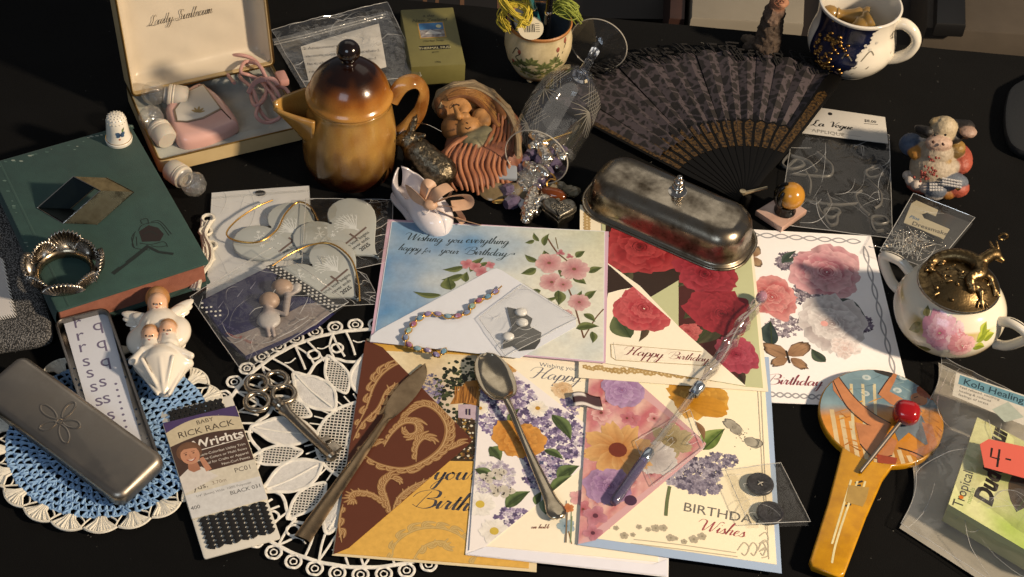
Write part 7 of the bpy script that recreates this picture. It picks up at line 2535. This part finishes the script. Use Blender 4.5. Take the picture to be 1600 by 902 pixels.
for (x0, y0, x1, y1, wq) in ((20, 26, 32, 32, 8), (18, 22, 28, 20, 7), (26, 26, 36, 28, 7), (24, 30, 30, 38, 7)):
    A.leaf(x0, y0, x1, y1, wq, '6a7a24', 'b0b848', px=False)
for (x0, y0, x1, y1, wq) in ((-24, 30, -30, 20, 8), (-10, 14, -22, 10, 6), (-22, 36, -28, 42, 6)):
    A.leaf(x0, y0, x1, y1, wq, '5c5a34', '8f8a5c', px=False)
rose_mm(A, -8, 30, 15, 'b0607c', 'c890a4', 'dcb8c4', 16)
rose_mm(A, 2, 34, 9, 'c890a4', 'd4a8b8', 'e0c8cc', 9)
rose_mm(A, 10, 24, 11, 'b05a68', 'cc8a94', 'dcb0b0', 14)
arc_r, arc_z, arc_s = [], [], [0.0]
for a_, b_ in [q_ for q_ in spline(bp_[4:13], 6)]:
    arc_r.append(a_)
    arc_z.append(b_)
    if len(arc_r) > 1:
        arc_s.append(arc_s[-1] + math.hypot(a_ - arc_r[-2], b_ - arc_z[-2]))


def on_bowl(p):
    s_ = p[1] * arc_s[-1] / 52 + 9
    r_, z_ = float(np.interp(s_, arc_s, arc_r)), float(np.interp(s_, arc_s, arc_z))
    r2, z2 = float(np.interp(s_ + 1, arc_s, arc_r)), float(np.interp(s_ + 1, arc_s, arc_z))
    nl = math.hypot(z2 - z_, r2 - r_) or 1
    o_ = .14 + p[2]
    a = math.radians(-100) + p[0] / 40
    rr_ = r_ + o_ * (z2 - z_) / nl
    return (rr_ * math.cos(a), rr_ * math.sin(a), z_ - o_ * (r2 - r_) / nl)


part('painted_roses', A.done().map(on_bowl), mat('glossy_print', 'vc', rough=.16, coat=.4), sb, 60)
bz = mat('bronze_relief', '8a7450', rough=.36, metal=1, var=.7, vs=300, col2='1e1610', rvar=.1, bump=.25, bs=700)
dl_ = part('lid', lathe([(26.8, 51.5), (29.4, 52.8), (29.6, 54.2), (28.4, 55), (26, 55.2), (22, 58.8), (15, 62.8), (8, 65.4), (.05, 66.2)], 56), bz, sb, 50)
dome = lambda x, y: 55.2 + 11 * max(0.0, 1 - (math.hypot(x, y) / 26.5) ** 2)
body = spline([(-22, 6), (-18, 15), (-7, 18), (4, 15), (12, 8), (12, -2), (4, -8), (6, -16)], 8)
P = []
nb_ = len(body)
for i in range(nb_ - 1):
    (x0, y0), (x1, y1) = body[i], body[i + 1]
    f0, f1 = math.sin(PI * (i + 3) / (nb_ + 5)), math.sin(PI * (i + 4) / (nb_ + 5))
    P.append(K((x0, y0, dome(x0, y0) + 1 + 3 * f0), (x1, y1, dome(x1, y1) + 1 + 3 * f1), 1.4 + 3.6 * f0, 1.4 + 3.6 * f1, 'ffffff', 1.5))
    if i % 3 == 0:
        P.append(E((x0, y0, dome(x0, y0) + 2.4 + 6.4 * f0), 1.6, 'ffffff', .5))
        for s_ in (-1, 1):
            P.append(E((x0 + 2.6 * s_, y0 + 1.6 * s_, dome(x0, y0) + 1.6 + 5.2 * f0), 1.2, 'ffffff', .4))
P += [K((13, 9, 68), (20, 13, 72), 5, 4.5, 'ffffff'), E((23, 14, 73), (5, 4.4, 4), 'ffffff'), K((25, 13, 72), (29, 11, 70), 3.2, 2.2, 'ffffff'), K((22, 16, 76), (19, 20, 79), 1.6, .9, 'ffffff', .5), K((25, 17, 76), (24, 21, 79), 1.6, .9, 'ffffff', .5), E((26, 16, 75), 1.4, 'ffffff', .3),
      K((12, 2, 66), (21, 0, 62), 3, 2.2, 'ffffff'), K((21, 0, 62), (24, -8, 58), 2.2, 1.6, 'ffffff'), K((6, -8, 65), (12, -15, 62), 3, 2.2, 'ffffff'), K((12, -15, 62), (13, -22, 57), 2.2, 1.6, 'ffffff'), K((0, 14, 65), (-2, 22, 60), 2.6, 1.8, 'ffffff')]
for k in range(3):
    P += [K((13 + (k - 1) * 2.5, -21, 58), (14 + (k - 1) * 4, -25, 56), 1.2, .7, 'ffffff', .4), K((24 + (k - 1), -8, 58), (26 + (k - 1) * 2, -12, 56), 1.2, .7, 'ffffff', .4)]
for i in range(46):
    a_, q_ = random.random() * 2 * PI, 25 * math.sqrt(random.random())
    x, y = q_ * math.cos(a_), q_ * math.sin(a_)
    P.append(K((x, y, dome(x, y)), (x + random.uniform(-4, 4), y + random.uniform(-4, 4), dome(x, y)), random.uniform(1, 2.2), .9, 'ffffff', .6))
part('dragon', sculpt(P, .8, 1.4), bz, dl_, 60)
part('lid_rim', tube([(29.3 * math.cos(t * PI / 28), 29.3 * math.sin(t * PI / 28), 53.6) for t in range(56)], 1.0, 6, True), pewter, dl_, 60)
part('finial_ring', tube([(27 + 3 * math.cos(t), 19, 86 + 3 * math.sin(t)) for t in np.linspace(0, 2 * PI, 13)[:-1]], .9, 6, True), bz, dl_, 60)

# ------------------------------------------------------------------ hand mirror with painted back, red-headed stick
hm = thing('hand_mirror', 'round hand mirror with pin-up painting and yellow handle', 'hand mirror', W(1370, 660))
ZH = 8.0
cx_, cy_, _ = W(1377, 650, ZH)
RX = 98 / S(1377, 650, ZH)
h1, h2_ = np.array(W(1345, 735, ZH)[:2]), np.array(W(1290, 893, ZH)[:2])
dv = (h2_ - h1) / np.linalg.norm(h2_ - h1)
nv = np.array((-dv[1], dv[0]))
a_s = math.atan2(dv[1], dv[0])
ol = [(cx_ + RX * math.cos(a_s + .42 + (2 * PI - .84) * i / 48), cy_ + RX * math.sin(a_s + .42 + (2 * PI - .84) * i / 48)) for i in range(49)]
e_ = h2_
tail = [h1 - nv * 16, h1 * .6 + h2_ * .4 - nv * 13.5, e_ - nv * 12 - dv * 4, e_ - nv * 9, e_ + nv * 9, e_ + nv * 12 - dv * 4, h1 * .6 + h2_ * .4 + nv * 13.5, h1 + nv * 16]
if np.dot(np.array(ol[-1]) - h1, nv) > 0:
    tail = tail[::-1]
olm = ol + [tuple(p) for p in tail]
part('frame', slab(olm, 2, ZH, 1.6, 3), mat('yellow_resin', 'c08c10', rough=.25, coat=.2, var=.7, vs=55, col2='8a5c14', detail=7), hm, 40, True)
A = Art(ZH + .05)
disc = [(cx_ + (RX - 1.2) * math.cos(t), cy_ + (RX - 1.2) * math.sin(t)) for t in np.linspace(0, 2 * PI, 49)[:-1]]


def beach(u, v):
    n = noise.noise(Vector((u * 6, v * 6, 3)))
    c = mixc(lin('7f9aa4'), lin('5c7c8c'), .5 + n)
    return mixc(lin('b0741c'), mixc(lin('c9862c'), c, (v - .44 - .16 * u) * 9), (v - .1) * 5 + n * .5) if v < .62 else c


A.grad([(cx_ - RX, cy_ - RX), (cx_ + RX, cy_ - RX), (cx_ + RX, cy_ + RX), (cx_ - RX, cy_ + RX)], beach, 22, False)
for x, y in ((1333, 570), (1354, 590), (1352, 615), (1412, 590), (1402, 610), (1430, 575), (1306, 582)):
    A.disc(x, y, 7, 'b8c4c4', sq=.8, px=True)
    A.disc(x, y, 3, '8fa4a8', sq=.8, px=True)
for i in range(9):      # striped towel
    A.poly([(1296 + i * 15, 640 + i * 9), (1303 + i * 15, 640 + i * 9), (1318 + i * 14, 728), (1311 + i * 14, 728)], 'c9b48a')
for x in (1330, 1348, 1366):
    A.line([(x, 600), (x + 4, 690)], 2.2, 'c9bf9a')
for i in range(110):      # loose brush strokes
    x, y = random.uniform(1285, 1470), random.uniform(560, 740)
    d_ = random.uniform(8, 22)
    f_ = random.uniform(-.6, .9)
    A.line([(x, y), (x + d_ * math.cos(f_), y + d_ * math.sin(f_))], random.uniform(.5, 1.6), random.choice(['6c8894', '8aa4a8', '54707c']) if y < 625 + (x - 1380) * .25 else random.choice(['a8681c', 'd09a3c', '8a5414', 'd8b468', 'c07c24']), smooth=False, taper=True)
sk, skd, hr = 'b8794c', '8a5230', '7a3018'
A.poly([(1300, 590), (1308, 586), (1336, 622), (1364, 646), (1392, 664), (1384, 676), (1350, 660), (1322, 634), (1302, 610)], sk)      # raised legs
A.line([(1300, 592), (1322, 634), (1350, 660), (1384, 678)], .9, '3a2216')
A.line([(1308, 586), (1336, 622), (1364, 646), (1392, 662)], .9, '3a2216')
A.poly([(1336, 660), (1372, 668), (1402, 690), (1394, 712), (1366, 716), (1344, 694)], sk)
A.line([(1344, 694), (1366, 716), (1394, 712)], .9, '3a2216')
A.poly([(1297, 594), (1294, 578), (1300, 576), (1310, 588)], '181412')
A.poly([(1372, 616), (1382, 600), (1396, 584), (1394, 574), (1404, 580), (1398, 596), (1390, 612), (1408, 622), (1430, 636), (1420, 642), (1392, 632)], sk)      # arm and hat
A.line([(1372, 616), (1384, 598), (1396, 582)], .8, '3a2216')
A.poly([(1358, 572), (1364, 562), (1398, 580), (1392, 590), (1368, 582)], '2c2620')
A.line([(1360, 562), (1382, 566), (1404, 582)], 2.0, '2c2620')
A.poly([(1420, 640), (1440, 650), (1460, 690), (1446, 696), (1420, 676), (1404, 690), (1396, 670)], '6c7a84')
A.poly([(1440, 660), (1456, 664), (1466, 700), (1434, 716), (1420, 708), (1450, 694)], sk)
A.disc(1436, 624, 13, sk, px=True)
A.rose(1450, 612, 19, hr, '8a3c1c', 'a04c24', 2)
A.line([(1428, 622), (1434, 620)], .8, '26140c', smooth=False)
A.line([(1430, 632), (1438, 632)], 1.0, '8a2c24', smooth=False)
A.poly([(1370, 710), (1402, 716), (1396, 738), (1372, 736)], '963c1c')
A.line([(1404, 700), (1424, 706), (1446, 716)], 1.2, '3a2216')
part('pinup_print', A.done(disc, px=False), mat('glazed_print', 'vc', rough=.3, coat=.15, var=.5, vs=90, detail=8), hm, 0, True)
A = Art(ZH + .06)
for i in range(7):
    A.line([(1336 + i * .5 - i * 3, 755 + i * 6), (1348 - i * 3, 752 + i * 6)], 1.6, '2a241c', smooth=False)
for pts in ([(1340, 752), (1322, 800), (1306, 850), (1300, 880)], [(1330, 750), (1318, 790), (1300, 850)], [(1352, 752), (1345, 775)]):
    A.line(pts, 1.4, 'd9d0a0')
A.poly([(1326, 758), (1358, 762), (1354, 780), (1348, 792), (1320, 784)], 'a88a48')
part('handle_print', A.done(), MATS['glazed_print'], hm, 0, True)

rs = thing('cocktail_stick', 'metal stick with a shiny red cube head lying on the mirror', 'stick', W(1380, 690, 9))
q0, q1 = W(1344, 738, 9.6), W(1410, 656, 14)
part('stem', tube([q0, tuple((np.array(q0) + np.array(q1)) / 2), q1], [1.5, 1.8, 1.8], 8, False, .7), mat('grey_steel', '6e6a66', rough=.4, metal=.9), rs, 50, True)
g = slab(rrect(19, 17, 7, 5), -8, 8, 6.5, 5)
part('red_head', g.r('X', 20).r('Z', -12).t(*W(1416, 645, 17)), mat('red_enamel', '8c1016', rough=.15, coat=.7), rs, 60, True)

# ------------------------------------------------------------------ foil pouch with soap
fp = thing('foil_pouch', 'frosted silver zip pouch cut off by the right edge, holding a soap box', 'pouch', W(1520, 730))
ZQ = 12.0
ptl, pbl, pbr, ptr = W(1466, 556, 8), W(1408, 818, 6), W(1690, 1000, 6), W(1740, 690, 8)
pouch_m = film_mat('frosted_pouch', tint='f8f7f4', haze=.03, gloss=.45, rough=.14, bs=30, bump=1.0)
rows = []
a_, b_, c_, d_ = [np.array(p) for p in (pbl, pbr, ptr, ptl)]
for j in range(27):
    v = j / 26
    row = []
    for i in range(27):
        u = i / 26
        p = (a_ * (1 - u) + b_ * u) * (1 - v) + (d_ * (1 - u) + c_ * u) * v
        e = min(1, 5 * min(u, 1 - u)) * min(1, 4 * min(v, 1 - v))
        wv_ = 4.5 * math.sin(v * 9) * max(0, 1 - 3 * u)
        row.append((p[0] + wv_, p[1], p[2] + 16 * e + 3.0 * (.35 - abs(noise.noise(Vector((p[0] * .07 + p[1] * .03, p[1] * .05, 2))))) + 2.4 * noise.noise(Vector((p[0] * .05, p[1] * .05, 6))) * (.3 + e)))
    rows.append(row)
pf_ = surf(rows)
part('front_film', pf_, pouch_m, fp, 60, True)
cr_, ed_ = creases(pf_, 26, 26, 26, 5)
part('creases', cr_, crease_m, fp, 60, True)['kind'] = 'stuff'
part('film_edge', ed_, crease_m, fp, 60, True)
part('back_foil', surf([[(p[0], p[1], .6 + .4 * nz(p, .05)) for p in r_] for r_ in rows]), mat('silver_foil', 'b0aca2', rough=.4, metal=.3, bump=.8, bs=50, var=.4, vs=25), fp, 60, True)
part('top_seal', tube([tuple(np.array(rows[24][i]) + np.array((0, 0, .6))) for i in range(27)], 1.6, 6, False, .5, (0, 0, 1)), film2, fp, 60, True)
A = Art(29.0)
lb4 = [(1488, 618), (1660, 690), (1668, 640), (1494, 582)]
A.poly(lb4, 'b9b6ac')
A.poly([(1497, 600), (1664, 658), (1666, 642), (1500, 586)], '5c8494')
A.word('Kola Healing Salts', 1504, 600, 8.4, '1c3440', -19, bold=.012)
for i, t in enumerate(('Feel relaxed, soothing', 'healing & reduces', 'feelings of stress')):
    A.word(t, 1499 - i * 1, 606 + i * 6, 3.2, '3a3a3a', -19)
A.poly([(1550, 640), (1575, 628), (1600, 652), (1570, 660)], '9aa49a')
part('salts_label', A.done(), ink, fp, 0, True)

ZX = 22.0
sx_ = thing('soap_box', 'lime and cream soap box with bold dark lettering inside the pouch', 'soap box', W(1560, 760, 4))
q4 = [(1482, 788), (1640, 882), (1700, 740), (1527, 652)]
part('carton', slab([W(x, y, ZX)[:2] for x, y in q4], 3, ZX, .8), mat('lime_card', 'b8b98a', rough=.4), sx_, 30, True)
A = Art(ZX + .1)


def lime(u, v):
    n = noise.noise(Vector((u * 4, v * 5, 3)))
    return mixc(lin('c9cc98'), lin('88a82c'), max(0, min(1, (u * 1.4 - .25) + n * .7 - .2 * v)))


A.grad(q4, lime, 16)
qa, qb = W(1482, 788, ZX), W(1527, 652, ZX)
va = math.degrees(math.atan2(qb[1] - qa[1], qb[0] - qa[0]))
A.word('Tropical', 1503, 795, 10, '3a3a34', va, bold=.008)
A.disc(1502, 777, 3.6, 'c06a24', px=True)
A.word('naturals', 1516, 788, 4.6, '6a8a3c', va)
A.word('Dudu', 1548, 792, 17, '24201c', va, shear=.25, bold=.05)
A.word('-Osun', 1554, 738, 17, '24201c', va, shear=.25, bold=.05)
A.leaf(1588, 800, 1640, 716, 46, '2a2018', '4a3c2c')
part('printed_front', A.done(q4), ink, sx_, 0, True)
rt = thing('price_tag', 'coral paper tag marked 4- on the foil pouch', 'price tag', W(1570, 720, 30))
ZR = 31.5
part('paper', slab([W(x, y, ZR)[:2] for x, y in ((1531, 694), (1538, 730), (1660, 764), (1664, 712), (1545, 686))], ZR - .3, ZR, 0).col('c05a4c'), paper, rt, 0, True)
A = Art(ZR + .03)
for pts in ([(1550, 700), (1548, 714), (1562, 718)], [(1562, 702), (1558, 730)], [(1571, 717), (1580, 719)]):
    A.line(pts, 1.5, '1c1412', smooth=False)
part('marker_writing', A.done(), ink, rt, 0, True)

# ------------------------------------------------------------------ cutlery and small things on the cards
sp_ = thing('teaspoon', 'silver teaspoon with shell-ended handle lying across the lilac card', 'spoon', W(830, 700, 5))
a, b_ = np.array(W(757, 556, 6)), np.array(W(874, 812, 6))
L_ = float(np.linalg.norm(b_ - a))
uu = (b_ - a) / L_
vv = np.array((-uu[1], uu[0], 0))
rows = []
for i in range(61):
    t = i / 60
    s_ = t * L_
    if t < .30:
        hw = 13 * math.sqrt(max(0, 1 - ((t - .155) / .1555) ** 2)) ** .9 + .2
        if t > .24:
            hw = max(hw, 2.3)
        dip = -4.5 * (hw / 13)
    else:
        hw = 2.0 + 3.0 * max(0, (t - .5) / .5) ** 1.2 + (1.8 * math.exp(-((t - .95) / .04) ** 2))
        dip = 0
        if t > .97:
            hw *= math.sqrt(max(.01, 1 - ((t - .97) / .031) ** 2))
    zc = 6.4 + 3.4 * math.exp(-((t - .34) / .12) ** 2) + 2.8 * max(0, 1 - t / .3)
    row = []
    for j in range(9):
        f = -1 + j / 4
        z_ = zc + (dip * (1 - f * f) if t < .30 else 1.4 * (1 - f * f))
        row.append(tuple(a + uu * s_ + vv * hw * f + np.array((0, 0, z_ - 6))))
    rows.append(row)
spm = mat('spoon_silver', 'd2c4aa', rough=.16, metal=1, var=.35, vs=120, col2='7a684c', rvar=.08)
o = part('spoon_body', surf(rows), spm, sp_, 60, True)
m_ = o.modifiers.new('thickness', 'SOLIDIFY')
m_.thickness, m_.offset = .0014, 0
rg = G()
for i in range(46):
    t, f = .93 + .05 * random.random(), random.uniform(-.8, .8)
    p = a + uu * t * L_ + vv * 5.5 * f
    rg.add(ball(random.uniform(.5, .9), 6, 5, (p[0], p[1], 7.0)))
part('end_relief', rg, spm, sp_, 60, True)['kind'] = 'stuff'

kn = thing('butter_knife', 'dull steel butter knife with a broad blade across the maroon flap', 'knife', W(570, 700, 4))
a, b_ = np.array(W(664, 568, 4)), np.array(W(472, 842, 4))
L_ = float(np.linalg.norm(b_ - a))
uu = (b_ - a) / L_
vv = np.array((-uu[1], uu[0], 0))
rows = []
for i in range(51):
    t = i / 50
    k_ = t / .34
    if t < .34:
        up_ = 1.2 + 7.6 * math.sin(PI * min(1, k_ ** .9)) ** .75 * (1 - .25 * k_) + 1.6 * k_
        dn = 1.0 + 5.0 * math.sin(PI * k_ ** 1.2) ** .9 + 1.8 * k_
        if t < .03:
            up_, dn = up_ * (t / .03 + .15), dn * (t / .03 + .15)
        th_ = .6
    else:
        up_ = dn = 2.8 + 3.2 * ((t - .34) / .66)
        th_ = 1.6
    zc = 3.6 + .8 * math.sin(PI * t)
    rows.append([tuple(a + uu * t * L_ + vv * y_ + np.array((0, 0, zc + z_ - 4))) for y_, z_ in ((-dn, 0), (-dn * .6, th_), (0, th_ * 1.15), (up_ * .6, th_), (up_, 0), (up_ * .6, -.4), (-dn * .6, -.4))])
g = surf(rows, cu=True)
g.f.append(tuple(range(7)))
g.f.append(tuple(50 * 7 + j for j in range(7))[::-1])
part('knife_body', g, mat('knife_steel', '9a8468', rough=.28, metal=1, var=.4, vs=60, col2='5a4a38', rvar=.1), kn, 50, True)

gp2 = thing('glass_pen', 'twisted clear glass dip pen lying across the rose and wishes cards', 'glass pen', W(1070, 630, 9))
a, b_ = Vector(W(1190, 466, 12)), Vector(W(1094, 602, 10))
L_ = (b_ - a).length
rows = []
for i in range(61):
    t = i / 60
    r_ = 4.6 * (.55 + .45 * math.sin(PI * (.15 + .8 * t))) * (1 + .12 * math.sin(t * 26))
    rows.append([(r_ * (1 + .22 * math.cos(4 * (2 * PI * j / 24) + 0)) * math.cos(2 * PI * j / 24 + t * 9), r_ * (1 + .22 * math.cos(4 * (2 * PI * j / 24))) * math.sin(2 * PI * j / 24 + t * 9), t * L_) for j in range(24)])
g = surf(rows, cu=True)
g.f.append(tuple(range(24))[::-1])
g.f.append(tuple(60 * 24 + j for j in range(24)))
part('twisted_grip', g.to(a, b_), film_mat('pen_glass', tint='f4f2f0', haze=.03, gloss=1.6, rough=.03, bump=0), gp2, 50, True)
core = lathe([(1.4, 2), (1.5, L_ - 3)], 8)
part('glass_core', tube([(1.8 * math.cos(t * 9), 1.8 * math.sin(t * 9), t * L_) for t in np.linspace(.05, .96, 50)], .7, 5).to(a, b_), mat('swirl_glass', 'd8d2d4', rough=.08, trans=.5), gp2, 60, True)
part('finial', ball(4.2, 14, 10).s_(1, 1, 1.3).to(Vector(W(1190, 464, 13)), b_), mat('pink_glass', 'c9a0b8', rough=.05, trans=.6), gp2, 60, True)
b2 = Vector(W(1094, 602, 10))
c2 = Vector(W(1016, 704, 8.5))
d2 = Vector(W(958, 787, 7.5))
part('silver_ferrule', lathe([(3, -1), (4.4, 0), (4.4, 4), (3.8, 5), (4.2, 10), (3, 11)], 18).to(b2, c2), mat('ferrule_blue', 'a9b4c0', rough=.15, metal=.9), gp2, 50, True)
part('clear_tube', lathe([(2.4, 8), (2.6, 10), (2.6, (c2 - b2).length), (.1, (c2 - b2).length)], 16).to(b2, c2), MATS['pen_glass'], gp2, 50, True)
part('tube_collar', lathe([(3.2, 0), (3.8, 1), (3.8, 9), (3.2, 10)], 18).to(c2, d2), MATS['ferrule_blue'], gp2, 50, True)
part('violet_tube', lathe([(.1, 10), (3.4, 10), (3.6, 14), (3.6, (d2 - c2).length - 3), (2.4, (d2 - c2).length), (.1, (d2 - c2).length + .6)], 18).to(c2, d2), mat('violet_glass', 'a098c8', rough=.06, trans=.8, coat=.5), gp2, 50, True)
sv_ = thing('clear_sleeve', 'clear plastic sleeve under the glass pen on the floral flap', 'plastic sleeve', W(1050, 680, 6))
crinkle('film', [W(1020, 760, 6), W(1100, 700, 6), W(1078, 640, 6), W(992, 690, 6)], 10, 10, .3, 1.2, .06, 5, film1, sv_, 8)

fg_ = thing('flag_pin', 'tiny maroon and white waving flag pin on the cards', 'pin', W(920, 624, 5))
rows = []
for j in range(9):
    rows.append([(0, 0, 0)] * 13)
fl0, fl1, fl2 = np.array(W(893, 613, 7)), np.array(W(938, 617, 7)), np.array(W(897, 633, 7))
rows, cl = [], []
for j in range(9):
    for i in range(13):
        u, v = i / 12, j / 8
        p = fl0 + (fl1 - fl0) * u + (fl2 - fl0) * v + np.array((0, 1.3 * math.sin(u * 5), 0))
        rows.append((p[0], p[1], 6.6 + .5 * math.sin(u * 6)))
        cl.append(lin('d8d2cc') if (v > .86 or (.10 < v < .34 and u < .42)) else lin('3a1418'))
o = part('enamel', G(rows, [(j * 13 + i, (j + 1) * 13 + i, (j + 1) * 13 + i + 1, j * 13 + i + 1) for j in range(8) for i in range(12)], cl), mat('enamel', 'vc', rough=.2, coat=.5), fg_, 60, True)
o.modifiers.new('thickness', 'SOLIDIFY').thickness = .0012

bb = thing('button_bag', 'tiny clear bag at the corner of the wishes card', 'plastic bag', W(1195, 780, 5))
crinkle('film_front', [W(1168, 826, 5), W(1264, 822, 1), W(1218, 730, 2), W(1132, 742, 5)], 12, 12, 5, 1.4, .08, 3, film_mat('button_film', tint='f8f7f4', haze=.015, gloss=.2, bs=80), bb, 7)
part('film_back', film([W(1168, 826, 4.6), W(1264, 822, .4), W(1218, 730, .6), W(1132, 742, 4.6)], 6, 6, .2, .2, .08, 3), MATS['button_film'], bb, 60, True)
for (x, y, lb_) in ((1187, 759, 'upper dark grey shank-stitched button in the tiny bag'), (1203, 804, 'lower dark grey rimmed button in the tiny bag')):
    t = thing('button', lb_, 'button', W(x, y, 5.2), 0, 'buttons in the tiny bag')
    part('disc', lathe([(.1, 0), (8.6, 0), (9.4, 1), (9.4, 2.4), (8.6, 3.2), (7.2, 3.2), (6.2, 2.4), (.1, 2.2)], 36), mat('dark_horn', '26252a', rough=.35, var=.3, vs=200), t, 50)
    for k in range(4):
        part('hole', lathe([(.1, 2.45), (.9, 2.45), (.95, 2.2)], 10).t(1.7 * math.cos(k * PI / 2 + .6), 1.7 * math.sin(k * PI / 2 + .6), 0), mat('hole_black', '060606', rough=.9), t, 50)
    if y < 780:
        part('thread', cat([tube([(-1.8, -1.2, 2.5), (0, 0, 3.4), (1.8, 1.2, 2.5)], .45, 5), tube([(-1.2, 1.8, 2.5), (0, 0, 3.3), (1.2, -1.8, 2.5)], .45, 5)]).col('a8a49c'), plain, t, 60)

# ------------------------------------------------------------------ bracelet and earring bag on the pale flap
br = thing('bracelet', 'gold bracelet of pastel oval stones curving over the pale envelope flap', 'bracelet', W(720, 500, 6))
ch = spline([(784, 447), (774, 456), (762, 464), (748, 470), (738, 478), (733, 486), (722, 492), (708, 495), (696, 494), (684, 491), (672, 490), (660, 495), (650, 502), (642, 512), (634, 524), (636, 536), (648, 544), (662, 546), (674, 550), (686, 556), (694, 548)], 10)
cols = ['8a7ca8', '6a94b0', '9a5878', '8aa89c', '7a88a8', 'a06a88', '86a8b8', '9a8ab0']
acc, last, k = 0, None, 0
pts3 = [W(x, y, ZL(x, y, 2.6 + ZUP)) for x, y in ch]
gc = G()
part('chain', tube(pts3, .55, 5), goldm, br, 60, True)
d_acc = 0
for i in range(1, len(pts3) - 1):
    d_acc += math.dist(pts3[i][:2], pts3[i - 1][:2])
    if d_acc > 7.2:
        d_acc = 0
        a = math.degrees(math.atan2(pts3[i + 1][1] - pts3[i - 1][1], pts3[i + 1][0] - pts3[i - 1][0]))
        p = pts3[i]
        st = part('setting', tube([(3.1 * math.cos(t), 2.2 * math.sin(t), 0) for t in np.linspace(0, 2 * PI, 15)[:-1]], .55, 5, True).r('Z', a).t(*p), goldm, br, 60, True)
        part('stone', gem(1, 1.6, 10, .6).s_(2.9, 2.0, 1.8).r('Z', a).t(p[0], p[1], p[2] + .3), mat('stone_' + cols[k % 8], cols[k % 8], rough=.05, coat=.8, trans=.25), br, 0, True)
        for s_ in (-1, 1):
            part('gold_link', ball(.8, 8, 6).t(p[0] + s_ * 3.4 * math.cos(math.radians(a)), p[1] + s_ * 3.4 * math.sin(math.radians(a)), p[2]), goldm, br, 60, True)
        k += 1

eb = thing('earring_bag', 'small clear bag of grey and white pieces on the pale flap', 'plastic bag', W(830, 510, 7))
zc = ZL(830, 510, ZUP)
crinkle('film_front', [W(790, 560, zc), W(902, 500, zc), W(818, 446, zc), W(748, 500, zc)], 14, 14, 1.6, 2.2, .06, 7, film_mat('small_film', haze=.07, gloss=.12, rough=.15, bs=50, bump=.8), eb, 14)
eg_ = thing('earring_card', 'dark grey foil scrap with three white beads inside the small bag', 'earrings', W(820, 515, 7))
part('foil_scrap', slab([W(x, y, zc + 1)[:2] for x, y in ((792, 480), (812, 484), (832, 498), (828, 510), (846, 520), (844, 534), (836, 545), (812, 548), (802, 540), (786, 545), (786, 534), (800, 512))], zc + .4, zc + 1.2, .2), mat('grey_foil', '4c4e4e', rough=.4, metal=.4), eg_, 30, True)
for x, y in ((814, 488), (816, 504), (794, 526)):
    part('white_bead', ball(4.6, 12, 8, (0, 0, 0), (1, .85, .5)).map(lambda p: (p[0] + .4 * nz(p, .6), p[1], p[2])).t(*W(x, y, zc + 2.6)), mat('milk_glass', 'c9c9c6', rough=.3), eg_, 60, True)
